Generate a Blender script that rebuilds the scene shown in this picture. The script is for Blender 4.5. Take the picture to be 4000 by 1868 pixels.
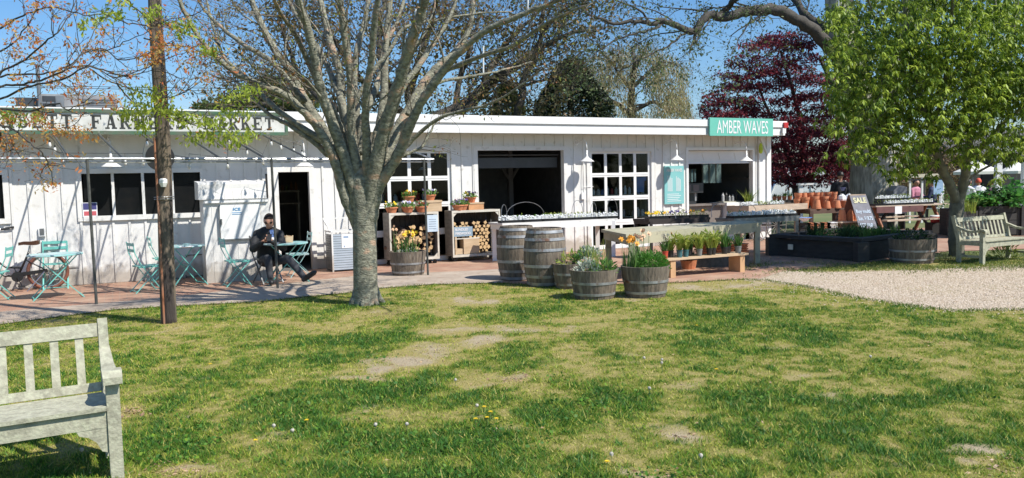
import bpy, bmesh, math, random
import numpy as np
from mathutils import Vector, Matrix, Quaternion, noise
random.seed(7); RNG = np.random.default_rng(7)
for o in list(bpy.data.objects): bpy.data.objects.remove(o)
S = bpy.context.scene
COL = S.collection
R = math.radians
pi = math.pi

# ------------------------------------------------------------------ camera
F, PITCH, ROLL, CH = 3081.0, .068, .024, 1.652          # focal length in photo pixels, tilt, roll, eye height
fw = Vector((0, math.cos(PITCH), -math.sin(PITCH)))
up0 = Vector((0, math.sin(PITCH), math.cos(PITCH))); rt0 = Vector((1, 0, 0))
rt = rt0 * math.cos(ROLL) - up0 * math.sin(ROLL)
up = rt0 * math.sin(ROLL) + up0 * math.cos(ROLL)
cam = bpy.data.cameras.new('camera'); camo = bpy.data.objects.new('camera', cam); COL.objects.link(camo)
cam.sensor_fit = 'HORIZONTAL'; cam.sensor_width = 36; cam.lens = 36 * F / 4000
cam.clip_start = .1; cam.clip_end = 2000
m = Matrix.Identity(4)
for i in range(3): m[i][0] = rt[i]; m[i][1] = up[i]; m[i][2] = -fw[i]
m[2][3] = CH; camo.matrix_world = m
S.camera = camo

# ------------------------------------------------------------------ sky, sun, exposure
SUNV = Vector((.72, -.42, 1.0)).normalized()
EL = math.asin(SUNV.z); AZ = math.atan2(SUNV.x, SUNV.y)
W = bpy.data.worlds.new("World"); S.world = W; W.use_nodes = True
wn = W.node_tree.nodes; wl = W.node_tree.links
bg = wn['Background']
sky = wn.new('ShaderNodeTexSky'); sky.sky_type = 'NISHITA'; sky.sun_disc = False
sky.sun_elevation = EL; sky.sun_rotation = AZ
sky.air_density = 1.25; sky.dust_density = .35; sky.ozone_density = 3.0
hsv = wn.new('ShaderNodeHueSaturation'); hsv.inputs['Saturation'].default_value = 1.12; hsv.inputs['Hue'].default_value = .496
tcw = wn.new('ShaderNodeTexCoord'); mpw = wn.new('ShaderNodeMapping'); mpw.inputs['Scale'].default_value = (1.0, 1.0, 4.0); mpw.inputs['Rotation'].default_value = (.25, .35, 0)
nzw = wn.new('ShaderNodeTexNoise'); nzw.inputs['Scale'].default_value = 2.2; nzw.inputs['Detail'].default_value = 9; nzw.inputs['Roughness'].default_value = .55
rw = wn.new('ShaderNodeValToRGB'); rw.color_ramp.elements[0].position = .50; rw.color_ramp.elements[0].color = (0, 0, 0, 1); rw.color_ramp.elements[1].position = .82; rw.color_ramp.elements[1].color = (.42, .42, .42, 1)
mxw = wn.new('ShaderNodeMix'); mxw.data_type = 'RGBA'; mxw.inputs[7].default_value = (6.5, 7.2, 8.2, 1)
wl.new(tcw.outputs['Generated'], mpw.inputs[0]); wl.new(mpw.outputs[0], nzw.inputs[0]); wl.new(nzw.outputs[0], rw.inputs[0]); wl.new(rw.outputs[0], mxw.inputs[0])
tint = wn.new('ShaderNodeMix'); tint.data_type = 'RGBA'; tint.blend_type = 'MULTIPLY'; tint.inputs[0].default_value = 1; tint.inputs[7].default_value = (.90, 1.04, 1.30, 1)
wl.new(sky.outputs[0], tint.inputs[6]); wl.new(tint.outputs[2], hsv.inputs['Color']); wl.new(hsv.outputs[0], mxw.inputs[6]); wl.new(mxw.outputs[2], bg.inputs[0]); bg.inputs[1].default_value = .086
sl = bpy.data.lights.new('sun', 'SUN'); sl.energy = 5.0; sl.angle = R(.5); sl.color = (1, .955, .88)
so = bpy.data.objects.new('sun', sl); COL.objects.link(so)
so.rotation_euler = SUNV.to_track_quat('Z', 'Y').to_euler(); so.location = SUNV * 50
S.view_settings.view_transform = 'Standard'; S.view_settings.look = 'None'
S.view_settings.exposure = 0.38; S.view_settings.gamma = 1.0
S.render.engine = 'CYCLES'
S.cycles.max_bounces = 6; S.cycles.diffuse_bounces = 3; S.cycles.transparent_max_bounces = 12

# ------------------------------------------------------------------ places
def ray(u, v):
    X = (u - 2000) / F; Y = (934 - v) / F
    return fw + rt * X + up * Y
def gp(u, v, z=0.0):                       # the ground (or height z) point seen at a photo pixel
    r = ray(u, v); t = (z - CH) / r.z; return Vector((r.x * t, r.y * t, z))
def py(u, v, Y):                           # the point at depth Y
    r = ray(u, v); t = Y / r.y; return Vector((r.x * t, Y, CH + r.z * t))
TH = .458; D = Vector((math.cos(TH), math.sin(TH), 0)); N = Vector((math.sin(TH), -math.cos(TH), 0)); O0 = Vector((0, 18.348, 0))
def L(s, o, z=0.0): return O0 + D * s + N * o + Vector((0, 0, z))      # shop frame: along the wall, out from it, up
def toL(P): q = P - O0; return (q.dot(D), q.dot(N), P.z)
def wo(u, v, o):                           # (along, up) on a plane parallel to the shop wall
    r = ray(u, v); c = Vector((0, 0, CH)); t = ((O0 + N * o - c).dot(N)) / r.dot(N); p = c + r * t
    return (p - O0).dot(D), p.z

# ------------------------------------------------------------------ materials
def newmat(name):
    m = bpy.data.materials.new(name); m.use_nodes = True
    return m, m.node_tree.nodes, m.node_tree.links, m.node_tree.nodes['Principled BSDF']
def ramp(n, stops):
    r = n.new('ShaderNodeValToRGB'); e = r.color_ramp.elements
    while len(e) < len(stops): e.new(.5)
    for k, (p, c) in enumerate(stops): e[k].position = p; e[k].color = (*c, 1) if len(c) == 3 else c
    return r
def mapping(n, l, scale=(1, 1, 1), coord='Object'):
    tc = n.new('ShaderNodeTexCoord'); mp = n.new('ShaderNodeMapping'); mp.inputs['Scale'].default_value = scale
    l.new(tc.outputs[coord], mp.inputs[0]); return mp
def M(name, c1, c2=None, scale=6, rough=.6, bump=0, bscale=None, metal=0, spec=.5, stretch=(1, 1, 1), lo=.35, hi=.65, detail=5, c3=None, scale3=20, lo3=.6, hi3=.66):
    m, n, l, b = newmat(name)
    b.inputs['Roughness'].default_value = rough; b.inputs['Metallic'].default_value = metal
    b.inputs['Specular IOR Level'].default_value = spec
    mp = mapping(n, l, stretch)
    if c2 is None: c2 = tuple(x * .82 for x in c1)
    t = n.new('ShaderNodeTexNoise'); t.inputs['Scale'].default_value = scale; t.inputs['Detail'].default_value = detail
    l.new(mp.outputs[0], t.inputs[0])
    r = ramp(n, [(lo, c1), (hi, c2)]); l.new(t.outputs[0], r.inputs[0])
    out = r.outputs[0]
    if c3:
        t3 = n.new('ShaderNodeTexNoise'); t3.inputs['Scale'].default_value = scale3; t3.inputs['Detail'].default_value = 6
        l.new(mp.outputs[0], t3.inputs[0]); r3 = ramp(n, [(lo3, (0, 0, 0)), (hi3, (1, 1, 1))]); l.new(t3.outputs[0], r3.inputs[0])
        mx = n.new('ShaderNodeMix'); mx.data_type = 'RGBA'; l.new(r3.outputs[0], mx.inputs[0]); l.new(out, mx.inputs[6]); mx.inputs[7].default_value = (*c3, 1)
        out = mx.outputs[2]
    l.new(out, b.inputs['Base Color'])
    if bump:
        t2 = n.new('ShaderNodeTexNoise'); t2.inputs['Scale'].default_value = bscale or scale * 4; t2.inputs['Detail'].default_value = 6
        l.new(mp.outputs[0], t2.inputs[0])
        bp = n.new('ShaderNodeBump'); bp.inputs['Strength'].default_value = bump; bp.inputs['Distance'].default_value = .02
        l.new(t2.outputs[0], bp.inputs['Height']); l.new(bp.outputs[0], b.inputs['Normal'])
    return m
def leafmat(name, cols, trans=.4, scale=1.3, rough=.5):
    """leaf colours picked per clump (noise) and per leaf (white noise on a per-leaf attribute)"""
    m, n, l, b = newmat(name)
    at = n.new('ShaderNodeAttribute'); at.attribute_name = 'rnd'
    k = len(cols); r = ramp(n, [(i / max(1, k - 1) * .9 + .05, c) for i, c in enumerate(cols)])
    l.new(at.outputs['Fac'], r.inputs[0]); l.new(r.outputs[0], b.inputs['Base Color'])
    b.inputs['Roughness'].default_value = rough; b.inputs['Specular IOR Level'].default_value = .35
    tr = n.new('ShaderNodeBsdfTranslucent'); l.new(r.outputs[0], tr.inputs[0])
    mx = n.new('ShaderNodeMixShader'); mx.inputs[0].default_value = trans
    l.new(b.outputs[0], mx.inputs[1]); l.new(tr.outputs[0], mx.inputs[2])
    l.new(mx.outputs[0], n['Material Output'].inputs[0])
    return m

# ------------------------------------------------------------------ tags, empties, copies
def tag(o, label=None, cat=None, group=None, kind=None):
    if label: o['label'] = label
    if cat: o['category'] = cat
    if group: o['group'] = group
    if kind: o['kind'] = kind
    return o
def thing(name, label, cat, loc=(0, 0, 0), rz=0.0, group=None, sc=1.0):
    o = bpy.data.objects.new(name, None); COL.objects.link(o); o.empty_display_size = .1
    o.location = loc; o.rotation_euler = (0, 0, rz); o.scale = (sc, sc, sc)
    return tag(o, label, cat, group)
KIDS = {}
def copy_tree(o, label=None, loc=None, rz=None, sc=None, parent=None):
    c = o.copy(); COL.objects.link(c)
    if parent is not None: c.parent = parent; KIDS.setdefault(parent.name, []).append(c)
    if label: c['label'] = label
    if loc is not None: c.location = loc
    if rz is not None: c.rotation_euler = (0, 0, rz)
    if sc is not None: c.scale = (sc, sc, sc) if not isinstance(sc, (tuple, list)) else sc
    for ch in list(KIDS.get(o.name, [])): copy_tree(ch, parent=c)
    return c

# ------------------------------------------------------------------ mesh builder
class MB:
    def __init__(s): s.v = []; s.f = []; s.r = []
    def add(s, vs, fs, rnd=None):
        b = len(s.v); s.v.extend([tuple(p) for p in vs]); s.f.extend([tuple(i + b for i in f) for f in fs])
        s.r.extend([random.random() if rnd is None else rnd] * len(vs)); return s
    def box(s, lo, hi, mat=None):
        x0, y0, z0 = lo; x1, y1, z1 = hi
        vs = [Vector(p) for p in [(x0, y0, z0), (x1, y0, z0), (x1, y1, z0), (x0, y1, z0), (x0, y0, z1), (x1, y0, z1), (x1, y1, z1), (x0, y1, z1)]]
        if mat: vs = [mat @ p for p in vs]
        return s.add(vs, [(0, 3, 2, 1), (4, 5, 6, 7), (0, 1, 5, 4), (1, 2, 6, 5), (2, 3, 7, 6), (3, 0, 4, 7)])
    def cbox(s, c, size, mat=None):
        h = [a / 2 for a in size]; return s.box([c[i] - h[i] for i in range(3)], [c[i] + h[i] for i in range(3)], mat)
    def bar(s, p, q, w, t, side=None):
        """rectangular bar from p to q; w across 'side', t across the other"""
        p = Vector(p); q = Vector(q); d = (q - p).normalized()
        a = Vector(side) if side is not None else (Vector((0, 0, 1)).cross(d) if abs(d.z) < .95 else Vector((1, 0, 0)))
        a = (a - d * a.dot(d)).normalized(); b = d.cross(a)
        vs = [e + a * (i * w / 2) + b * (j * t / 2) for e in (p, q) for (i, j) in ((-1, -1), (1, -1), (1, 1), (-1, 1))]
        return s.add(vs, [(3, 2, 1, 0), (4, 5, 6, 7), (0, 1, 5, 4), (1, 2, 6, 5), (2, 3, 7, 6), (3, 0, 4, 7)])
    def tube(s, pts, rs, n=6, cap=True, rnd=None):
        pts = [Vector(p) for p in pts]
        if not isinstance(rs, (list, tuple)): rs = [rs] * len(pts)
        vs = []; fs = []; a = None
        for i, p in enumerate(pts):
            d = (pts[min(i + 1, len(pts) - 1)] - pts[max(i - 1, 0)])
            d = d.normalized() if d.length > 1e-9 else Vector((0, 0, 1))
            if a is None: a = d.orthogonal().normalized()
            a = (a - d * a.dot(d)); a = a.normalized() if a.length > 1e-6 else d.orthogonal().normalized()
            b = d.cross(a)
            for k in range(n):
                t = 2 * pi * k / n; vs.append(p + (a * math.cos(t) + b * math.sin(t)) * rs[i])
        for i in range(len(pts) - 1):
            for k in range(n):
                k2 = (k + 1) % n; fs.append((i * n + k, i * n + k2, (i + 1) * n + k2, (i + 1) * n + k))
        if cap: fs.append(tuple(range(n))[::-1]); fs.append(tuple((len(pts) - 1) * n + k for k in range(n)))
        return s.add(vs, fs, rnd)
    def lathe(s, prof, c=(0, 0, 0), n=20, ax=None, cap0=True, cap1=True):
        """profile of (radius, height) round z at c; ax = optional matrix"""
        vs = []; fs = []; c = Vector(c)
        for (r, z) in prof:
            for k in range(n):
                t = 2 * pi * k / n; p = Vector((r * math.cos(t), r * math.sin(t), z))
                if ax: p = ax @ p
                vs.append(p + c)
        for i in range(len(prof) - 1):
            for k in range(n):
                k2 = (k + 1) % n; fs.append((i * n + k, i * n + k2, (i + 1) * n + k2, (i + 1) * n + k))
        if cap0: fs.append(tuple(range(n))[::-1])
        if cap1: fs.append(tuple((len(prof) - 1) * n + k for k in range(n)))
        return s.add(vs, fs)
    def prism(s, pts, ext):
        """flat polygon pts extruded by vector ext"""
        pts = [Vector(p) for p in pts]; e = Vector(ext); n = len(pts)
        return s.add(pts + [p + e for p in pts], [tuple(range(n))[::-1], tuple(range(n, 2 * n))] + [(i, (i + 1) % n, (i + 1) % n + n, i + n) for i in range(n)])
    def ball(s, c, r, nu=8, nv=6, sq=(1, 1, 1)):
        c = Vector(c); prof = []
        vs = []; fs = []
        for i in range(nv + 1):
            a = -pi / 2 + pi * i / nv
            for k in range(nu):
                t = 2 * pi * k / nu
                vs.append(c + Vector((r * sq[0] * math.cos(a) * math.cos(t), r * sq[1] * math.cos(a) * math.sin(t), r * sq[2] * math.sin(a))))
        for i in range(nv):
            for k in range(nu):
                k2 = (k + 1) % nu; fs.append((i * nu + k, i * nu + k2, (i + 1) * nu + k2, (i + 1) * nu + k))
        return s.add(vs, fs)
    def leaf(s, p, d, ln, w, nrm=None, rnd=None, bend=.15):
        """one pointed leaf from p along d"""
        d = Vector(d).normalized(); p = Vector(p)
        a = Vector(nrm) if nrm is not None else Vector((random.gauss(0, 1), random.gauss(0, 1), random.gauss(0, 1)))
        a = d.cross(a); a = a.normalized() if a.length > 1e-6 else d.orthogonal().normalized(); b = a.cross(d)
        vs = [p, p + d * ln * .45 + a * w / 2 - b * ln * bend * .3, p + d * ln - b * ln * bend, p + d * ln * .45 - a * w / 2 - b * ln * bend * .3]
        return s.add(vs, [(0, 1, 2), (0, 2, 3)], rnd)
    def blade(s, p, tip, w, rnd=None, mid=.5):
        p = Vector(p); tip = Vector(tip); d = tip - p
        a = Vector((-d.y, d.x, 0)); a = a.normalized() if a.length > 1e-4 else Vector((1, 0, 0)).copy()
        ang = random.random() * pi; a = Vector((math.cos(ang), math.sin(ang), 0))
        mpt = p + d * .55 + Vector((-d.x, -d.y, 0)) * .18
        return s.add([p - a * w / 2, p + a * w / 2, mpt + a * w * .45, tip, mpt - a * w * .45], [(0, 1, 2, 4), (4, 2, 3)], rnd)
    def xf(s, mat): s.v = [tuple(mat @ Vector(p)) for p in s.v]; return s
    def build(s, name, mat, parent=None, smooth=False, world=False):
        me = bpy.data.meshes.new(name)
        vs = s.v
        if world and parent is not None:
            loc = Vector(parent.location); iv = Matrix.Rotation(-parent.rotation_euler.z, 3, 'Z'); vs = [tuple(iv @ (Vector(p) - loc)) for p in vs]
        me.from_pydata(vs, [], s.f); me.update()
        a = me.attributes.new('rnd', 'FLOAT', 'POINT'); a.data.foreach_set('value', s.r)
        if smooth: me.polygons.foreach_set('use_smooth', [True] * len(me.polygons))
        me.materials.append(mat)
        o = bpy.data.objects.new(name, me); COL.objects.link(o)
        if parent is not None: o.parent = parent; KIDS.setdefault(parent.name, []).append(o)
        return o
def npmesh(name, V, Fc, mat, rnd=None, parent=None, extra=None):
    """fast mesh from numpy arrays; Fc is (n,k)"""
    me = bpy.data.meshes.new(name); n, k = Fc.shape
    me.vertices.add(len(V)); me.vertices.foreach_set('co', np.ascontiguousarray(V, dtype=np.float32).ravel())
    me.loops.add(n * k); me.loops.foreach_set('vertex_index', Fc.astype(np.int32).ravel())
    me.polygons.add(n); me.polygons.foreach_set('loop_start', np.arange(0, n * k, k, dtype=np.int32))
    try: me.polygons.foreach_set('loop_total', np.full(n, k, dtype=np.int32))
    except Exception: pass
    me.update(calc_edges=True)
    for nm, val in ((extra or {}) | ({'rnd': rnd} if rnd is not None else {})).items():
        a = me.attributes.new(nm, 'FLOAT', 'POINT'); a.data.foreach_set('value', np.ascontiguousarray(val, dtype=np.float32))
    me.materials.append(mat)
    o = bpy.data.objects.new(name, me); COL.objects.link(o)
    if parent is not None: o.parent = parent; KIDS.setdefault(parent.name, []).append(o)
    return o
def leafcloud(name, C, size, mat, parent=None, aspect=.5, droop=0.0, dirs=None, rnd=None, base=(0, 0, 0), jitter=.35, flat=0.0):
    """one mesh of pointed leaves at centres C (n,3)"""
    C = np.asarray(C, dtype=float) - np.asarray(base, dtype=float); n = len(C)
    d = RNG.normal(size=(n, 3)) if dirs is None else np.asarray(dirs) + RNG.normal(size=(n, 3)) * .35
    d[:, 2] = d[:, 2] * (1 - flat) - droop; d /= np.linalg.norm(d, axis=1)[:, None] + 1e-9
    q = RNG.normal(size=(n, 3)); q[:, 2] += flat * 3
    a = np.cross(d, q); a /= np.linalg.norm(a, axis=1)[:, None] + 1e-9
    b = np.cross(a, d)
    ln = size * (1 + jitter * RNG.normal(size=n)).clip(.4, 1.8)
    w = ln * aspect
    V = np.stack([C, C + d * (ln * .5)[:, None] + a * (w / 2)[:, None] - b * (ln * .06)[:, None], C + d * ln[:, None] - b * (ln * .15)[:, None], C + d * (ln * .5)[:, None] - a * (w / 2)[:, None] - b * (ln * .06)[:, None]], 1).reshape(-1, 3)
    i = np.arange(n)[:, None] * 4
    Fc = np.concatenate([i + [0, 1, 2], i + [0, 2, 3]])
    r = RNG.random(n) if rnd is None else np.asarray(rnd)
    return npmesh(name, V, Fc, mat, np.repeat(r, 4), parent)
def skin(joints, edges, side=None):
    """one continuous surface grown round a skeleton: joints {name: (x, y, z, r)}; tapered limbs fused by remeshing, then smoothed"""
    b = MB(); wide = {'pelvis': .055, 'waist': .05, 'chest': .065, 'upper': .06}
    offs = lambda k: [side * w for w in (-wide[k], 0, wide[k])] if side is not None and k in wide else [Vector((0, 0, 0))]
    for k, v in joints.items():
        for o_ in offs(k): b.ball(Vector(v[:3]) + o_, v[3], 14, 10)
    for p, q in edges:
        P, Q = joints[p], joints[q]
        A, B = offs(p), offs(q); m_ = max(len(A), len(B))
        for t in range(m_): b.tube([Vector(P[:3]) + (A[t] if len(A) == m_ else A[0]), Vector(Q[:3]) + (B[t] if len(B) == m_ else B[0])], [P[3], Q[3]], 14)
    me = bpy.data.meshes.new('sk'); me.from_pydata(b.v, [], b.f); o = bpy.data.objects.new('sk', me); COL.objects.link(o)
    rm = o.modifiers.new('r', 'REMESH'); rm.mode = 'VOXEL'; rm.voxel_size = .013; sm_ = o.modifiers.new('m', 'SMOOTH'); sm_.factor = .5; sm_.iterations = 7
    dg = bpy.context.evaluated_depsgraph_get(); ev = o.evaluated_get(dg)
    m2 = ev.to_mesh(); vs = [tuple(v.co) for v in m2.vertices]; fs = [tuple(p.vertices) for p in m2.polygons]
    ev.to_mesh_clear(); bpy.data.objects.remove(o); bpy.data.meshes.remove(me)
    return vs, fs
def text_mb(txt, h, width=None, depth=.004, bold=0.0, spacing=1.0):
    """letters in the xz plane facing -y, lower-left at the origin, capital height h"""
    cu = bpy.data.curves.new('t', 'FONT'); cu.body = txt; cu.size = 1; cu.offset = bold; cu.space_character = spacing
    cu.extrude = 0; cu.resolution_u = 4
    o = bpy.data.objects.new('t', cu); COL.objects.link(o)
    dg = bpy.context.evaluated_depsgraph_get(); ev = o.evaluated_get(dg); me = ev.to_mesh()
    vs = [Vector(v.co) for v in me.vertices]; fs = [tuple(p.vertices) for p in me.polygons]
    ev.to_mesh_clear(); bpy.data.objects.remove(o); bpy.data.curves.remove(cu)
    x0 = min(v.x for v in vs); x1 = max(v.x for v in vs); y0 = min(v.y for v in vs); y1 = max(v.y for v in vs)
    sx = (width / (x1 - x0)) if width else h / (y1 - y0); sz = h / (y1 - y0)
    mb = MB(); mb.add([((v.x - x0) * sx, -depth, (v.y - y0) * sz) for v in vs], fs, .5)
    return mb
TOH = Matrix.Rotation(TH, 4, 'Z')
GRASS_N = 480000
# ------------------------------------------------------------------ common materials
WHITE = M('white_paint', (.76, .75, .72), (.67, .66, .63), scale=2.2, rough=.55, bump=.12, bscale=30, lo=.3, hi=.75, c3=(.46, .44, .39), scale3=7, lo3=.59, hi3=.80)
def splash_dirt(m):                        # rain splash on the lowest boards
    n, l = m.node_tree.nodes, m.node_tree.links; b = n['Principled BSDF']; src = b.inputs['Base Color'].links[0].from_socket
    tc = n.new('ShaderNodeTexCoord'); sx = n.new('ShaderNodeSeparateXYZ'); l.new(tc.outputs['Object'], sx.inputs[0]); nz = n.new('ShaderNodeTexNoise'); nz.inputs['Scale'].default_value = 7; nz.inputs['Detail'].default_value = 8; l.new(tc.outputs['Object'], nz.inputs[0])
    ma = n.new('ShaderNodeMath'); ma.operation = 'MULTIPLY_ADD'; l.new(nz.outputs[0], ma.inputs[0]); ma.inputs[1].default_value = -.45; l.new(sx.outputs[2], ma.inputs[2])
    r = ramp(n, [(0, (.75, .75, .75)), (.16, (0, 0, 0))]); l.new(ma.outputs[0], r.inputs[0]); mx = n.new('ShaderNodeMix'); mx.data_type = 'RGBA'; l.new(r.outputs[0], mx.inputs[0]); l.new(src, mx.inputs[6]); mx.inputs[7].default_value = (.34, .29, .23, 1); l.new(mx.outputs[2], b.inputs['Base Color'])
splash_dirt(WHITE)
WHITEC = M('white_clean', (.82, .82, .80), (.77, .77, .75), scale=3, rough=.45)
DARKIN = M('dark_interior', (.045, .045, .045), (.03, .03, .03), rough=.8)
BLACK = M('black_matt', (.012, .012, .012), (.02, .02, .02), rough=.5)
METAL = M('grey_metal', (.28, .29, .29), (.2, .2, .2), rough=.4, metal=.6)
DARKPIPE = M('dark_pipe', (.05, .055, .05), (.09, .09, .08), scale=14, rough=.5)
TEAL = M('teal_paint', (.13, .46, .40), (.17, .50, .44), scale=8, rough=.4)
TEALW = M('teal_worn', (.22, .52, .50), (.50, .60, .60), scale=5, rough=.35)
TERRA = M('terracotta', (.62, .24, .11), (.50, .18, .09), scale=9, rough=.8, bump=.1)
SOIL = M('potting_soil', (.035, .025, .018), (.06, .045, .03), scale=30, rough=.95, bump=.6)
BARK = M('grey_bark', (.30, .29, .215), (.14, .135, .10), scale=16, rough=.9, bump=1.0, bscale=34, stretch=(1, 1, 1.6), lo=.38, hi=.62, detail=8, c3=(.40, .28, .19), scale3=4, lo3=.58, hi3=.66)
BARKD = M('dark_bark', (.085, .075, .06), (.05, .045, .038), scale=8, rough=.9, bump=.8, bscale=22)
WOODRAW = M('raw_lumber', (.56, .42, .27), (.46, .33, .20), scale=3, rough=.7, bump=.15, stretch=(1, 1, 6))
WOODOLD = M('old_boards', (.36, .35, .28), (.27, .25, .20), scale=4, rough=.8, bump=.3, c3=(.45, .46, .36), scale3=12)
PAPER = M('paper_card', (.82, .82, .82), (.78, .78, .78), rough=.6)

def glassmat():
    m, n, l, b = newmat('window_glass'); out = n['Material Output']
    tr = n.new('ShaderNodeBsdfTransparent'); tr.inputs[0].default_value = (.78, .82, .82, 1)
    gl = n.new('ShaderNodeBsdfGlossy'); gl.inputs['Roughness'].default_value = .02
    fr = n.new('ShaderNodeFresnel'); fr.inputs[0].default_value = 1.25
    mx = n.new('ShaderNodeMixShader'); l.new(fr.outputs[0], mx.inputs[0]); l.new(tr.outputs[0], mx.inputs[1]); l.new(gl.outputs[0], mx.inputs[2]); l.new(mx.outputs[0], out.inputs[0])
    return m
GLASS = glassmat()

# ------------------------------------------------------------------ ground, lawn, gravel, patio
def fnoise(x, y, scale, seed, octv=4):
    out = np.zeros_like(x); amp = 1; tot = 0
    for k in range(octv):
        g = np.random.default_rng(seed + k).random((256, 256))
        fx = x / scale * 2 ** k + 1000; fy = y / scale * 2 ** k + 1000
        ix = np.floor(fx).astype(int); iy = np.floor(fy).astype(int); tx = fx - ix; ty = fy - iy
        tx = tx * tx * (3 - 2 * tx); ty = ty * ty * (3 - 2 * ty)
        a = g[ix % 256, iy % 256]; b = g[(ix + 1) % 256, iy % 256]; c = g[ix % 256, (iy + 1) % 256]; d = g[(ix + 1) % 256, (iy + 1) % 256]
        out += amp * ((a * (1 - tx) + b * tx) * (1 - ty) + (c * (1 - tx) + d * tx) * ty); tot += amp; amp *= .5
    return out / tot
# worn patches and lush clumps where the lawn has them: (pixel u, v, half width, half height, strength)
BARE = [(1760, 1300, 80, 22, 1), (1690, 1370, 110, 24, 1), (1600, 1412, 110, 20, 1), (1500, 1440, 90, 14, .9), (1390, 1470, 80, 12, .9), (1900, 1330, 90, 20, .8), (2000, 1290, 90, 14, .7),
        (2180, 1290, 60, 14, .8), (2240, 1360, 60, 18, .8), (1880, 1510, 60, 14, .8), (2020, 1480, 80, 18, .7), (650, 1830, 130, 26, 1), (760, 1850, 70, 20, .8), (3950, 1790, 90, 14, .8), (3890, 1830, 80, 16, .8), (3830, 1795, 70, 10, .6),
        (1850, 1180, 120, 12, .6), (1950, 1160, 120, 10, .6), (2700, 1120, 140, 12, .8), (2900, 1115, 120, 14, .8), (2460, 1165, 30, 12, .5), (2680, 1700, 70, 10, .6), (2600, 1860, 120, 20, .6), (520, 1600, 60, 16, .6), (1120, 1390, 90, 8, .6), (3250, 1450, 120, 8, .6),
        (2980, 1425, 60, 6, .6), (800, 1360, 100, 8, .4), (550, 1300, 120, 10, .4), (680, 1275, 60, 10, .7), (1430, 1225, 90, 10, .5), (3000, 1655, 60, 8, .6), (3000, 1110, 120, 14, .7)]
LUSH = [(1000, 1285, 60, 10, 1), (1400, 1325, 90, 22, 1), (1560, 1300, 60, 16, .9), (1330, 1400, 150, 24, 1), (1500, 1390, 60, 20, .8), (1160, 1345, 60, 12, .9), (1500, 1520, 200, 50, 1), (1100, 1560, 160, 40, .8), (1250, 1650, 260, 60, .7), (1500, 1740, 220, 50, .8), (760, 1690, 130, 50, .9), (700, 1590, 120, 40, .6),
        (2050, 1250, 150, 22, .9), (2100, 1215, 120, 12, .8), (2400, 1560, 150, 60, 1), (2250, 1600, 150, 50, .8), (2080, 1430, 60, 12, 1), (2180, 1480, 60, 20, .7), (2900, 1250, 120, 26, .7), (3270, 1150, 40, 14, 1), (3160, 1290, 110, 24, .8), (3230, 1320, 80, 20, .9), (2860, 1240, 80, 18, .8), (3500, 1420, 110, 26, .9), (3650, 1270, 100, 16, .6),
        (2950, 1530, 160, 34, .9), (3150, 1560, 70, 24, .9), (3800, 1540, 120, 20, .8), (1450, 1860, 160, 30, 1), (2600, 1850, 200, 30, .7), (2800, 1460, 50, 14, .9), (1750, 1850, 200, 30, .8), (640, 1750, 200, 60, .7), (1900, 1700, 300, 60, .6), (2700, 1290, 60, 8, .9), (2960, 1370, 60, 8, .8), (1620, 1240, 60, 10, .7), (1430, 1195, 120, 12, .8), (3600, 1560, 140, 16, .7), (3150, 1700, 300, 60, .4), (2900, 1180, 90, 14, .8), (960, 1350, 50, 8, .8), (400, 1400, 90, 14, .5)]
def blobs(x, y, lst):
    out = np.zeros_like(x)
    for (u, v, a, b, s) in lst:
        c = gp(u, v); e1 = gp(u + a, v); e2 = gp(u, v - b)
        rx = (e1 - c).length; ry = max((e2 - c).length, .05)
        dd = ((x - c.x) / rx) ** 2 + ((y - c.y) / ry) ** 2
        out = np.maximum(out, s * np.exp(-dd * .9))
    return out
def inpoly(x, y, poly):
    ins = np.zeros(x.shape, bool); n = len(poly)
    for i in range(n):
        x1, y1 = poly[i]; x2, y2 = poly[(i + 1) % n]
        c = ((y1 > y) != (y2 > y)) & (x < (x2 - x1) * (y - y1) / (y2 - y1 + 1e-12) + x1); ins ^= c
    return ins
LAWN_EDGE = [(-700, 1325), (-300, 1300), (0, 1271), (137, 1253), (457, 1212), (700, 1198), (1000, 1183), (1200, 1161), (1373, 1146), (1475, 1130), (1680, 1114), (1960, 1108), (2150, 1122), (2400, 1115), (2640, 1107), (2900, 1093), (2990, 1097), (3100, 1115), (3200, 1132), (3350, 1166), (3500, 1188), (3620, 1205), (3720, 1216), (4000, 1212), (4400, 1200), (4900, 1190)]
edge = [gp(u, v) for u, v in LAWN_EDGE]
lawn_poly = [(p.x, p.y) for p in edge] + [(edge[-1].x + 3, .6), (edge[0].x - 2, .6)]
def greenness(x, y):
    w = x + (fnoise(x, y, .5, 90) - .5) * .6; z = y + (fnoise(x, y, .5, 95) - .5) * .6
    g = fnoise(w, z, .95, 10) * .28 + fnoise(w, z, .30, 20) * .34 + fnoise(x, y, .08, 25, 3) * .38
    base = .52 + (g - .5) * 3.1 + .10 * np.clip((6.5 - y) / 3, 0, 1) + np.clip(5.5 - y, -1.5, 3) * .035
    lush = blobs(w, z, LUSH); bare = blobs(w, z, BARE)
    far = np.clip((y - 8.5) / 3, 0, 1) * .12
    return np.clip(base - far + lush * .55 - bare * .75, 0, 1), np.clip((bare * 1.6 + (fnoise(w, z, .35, 50) - .66) * 3.0) * (.25 + 1.5 * fnoise(x, y, .10, 61, 3)) - .12, 0, 1)

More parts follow.
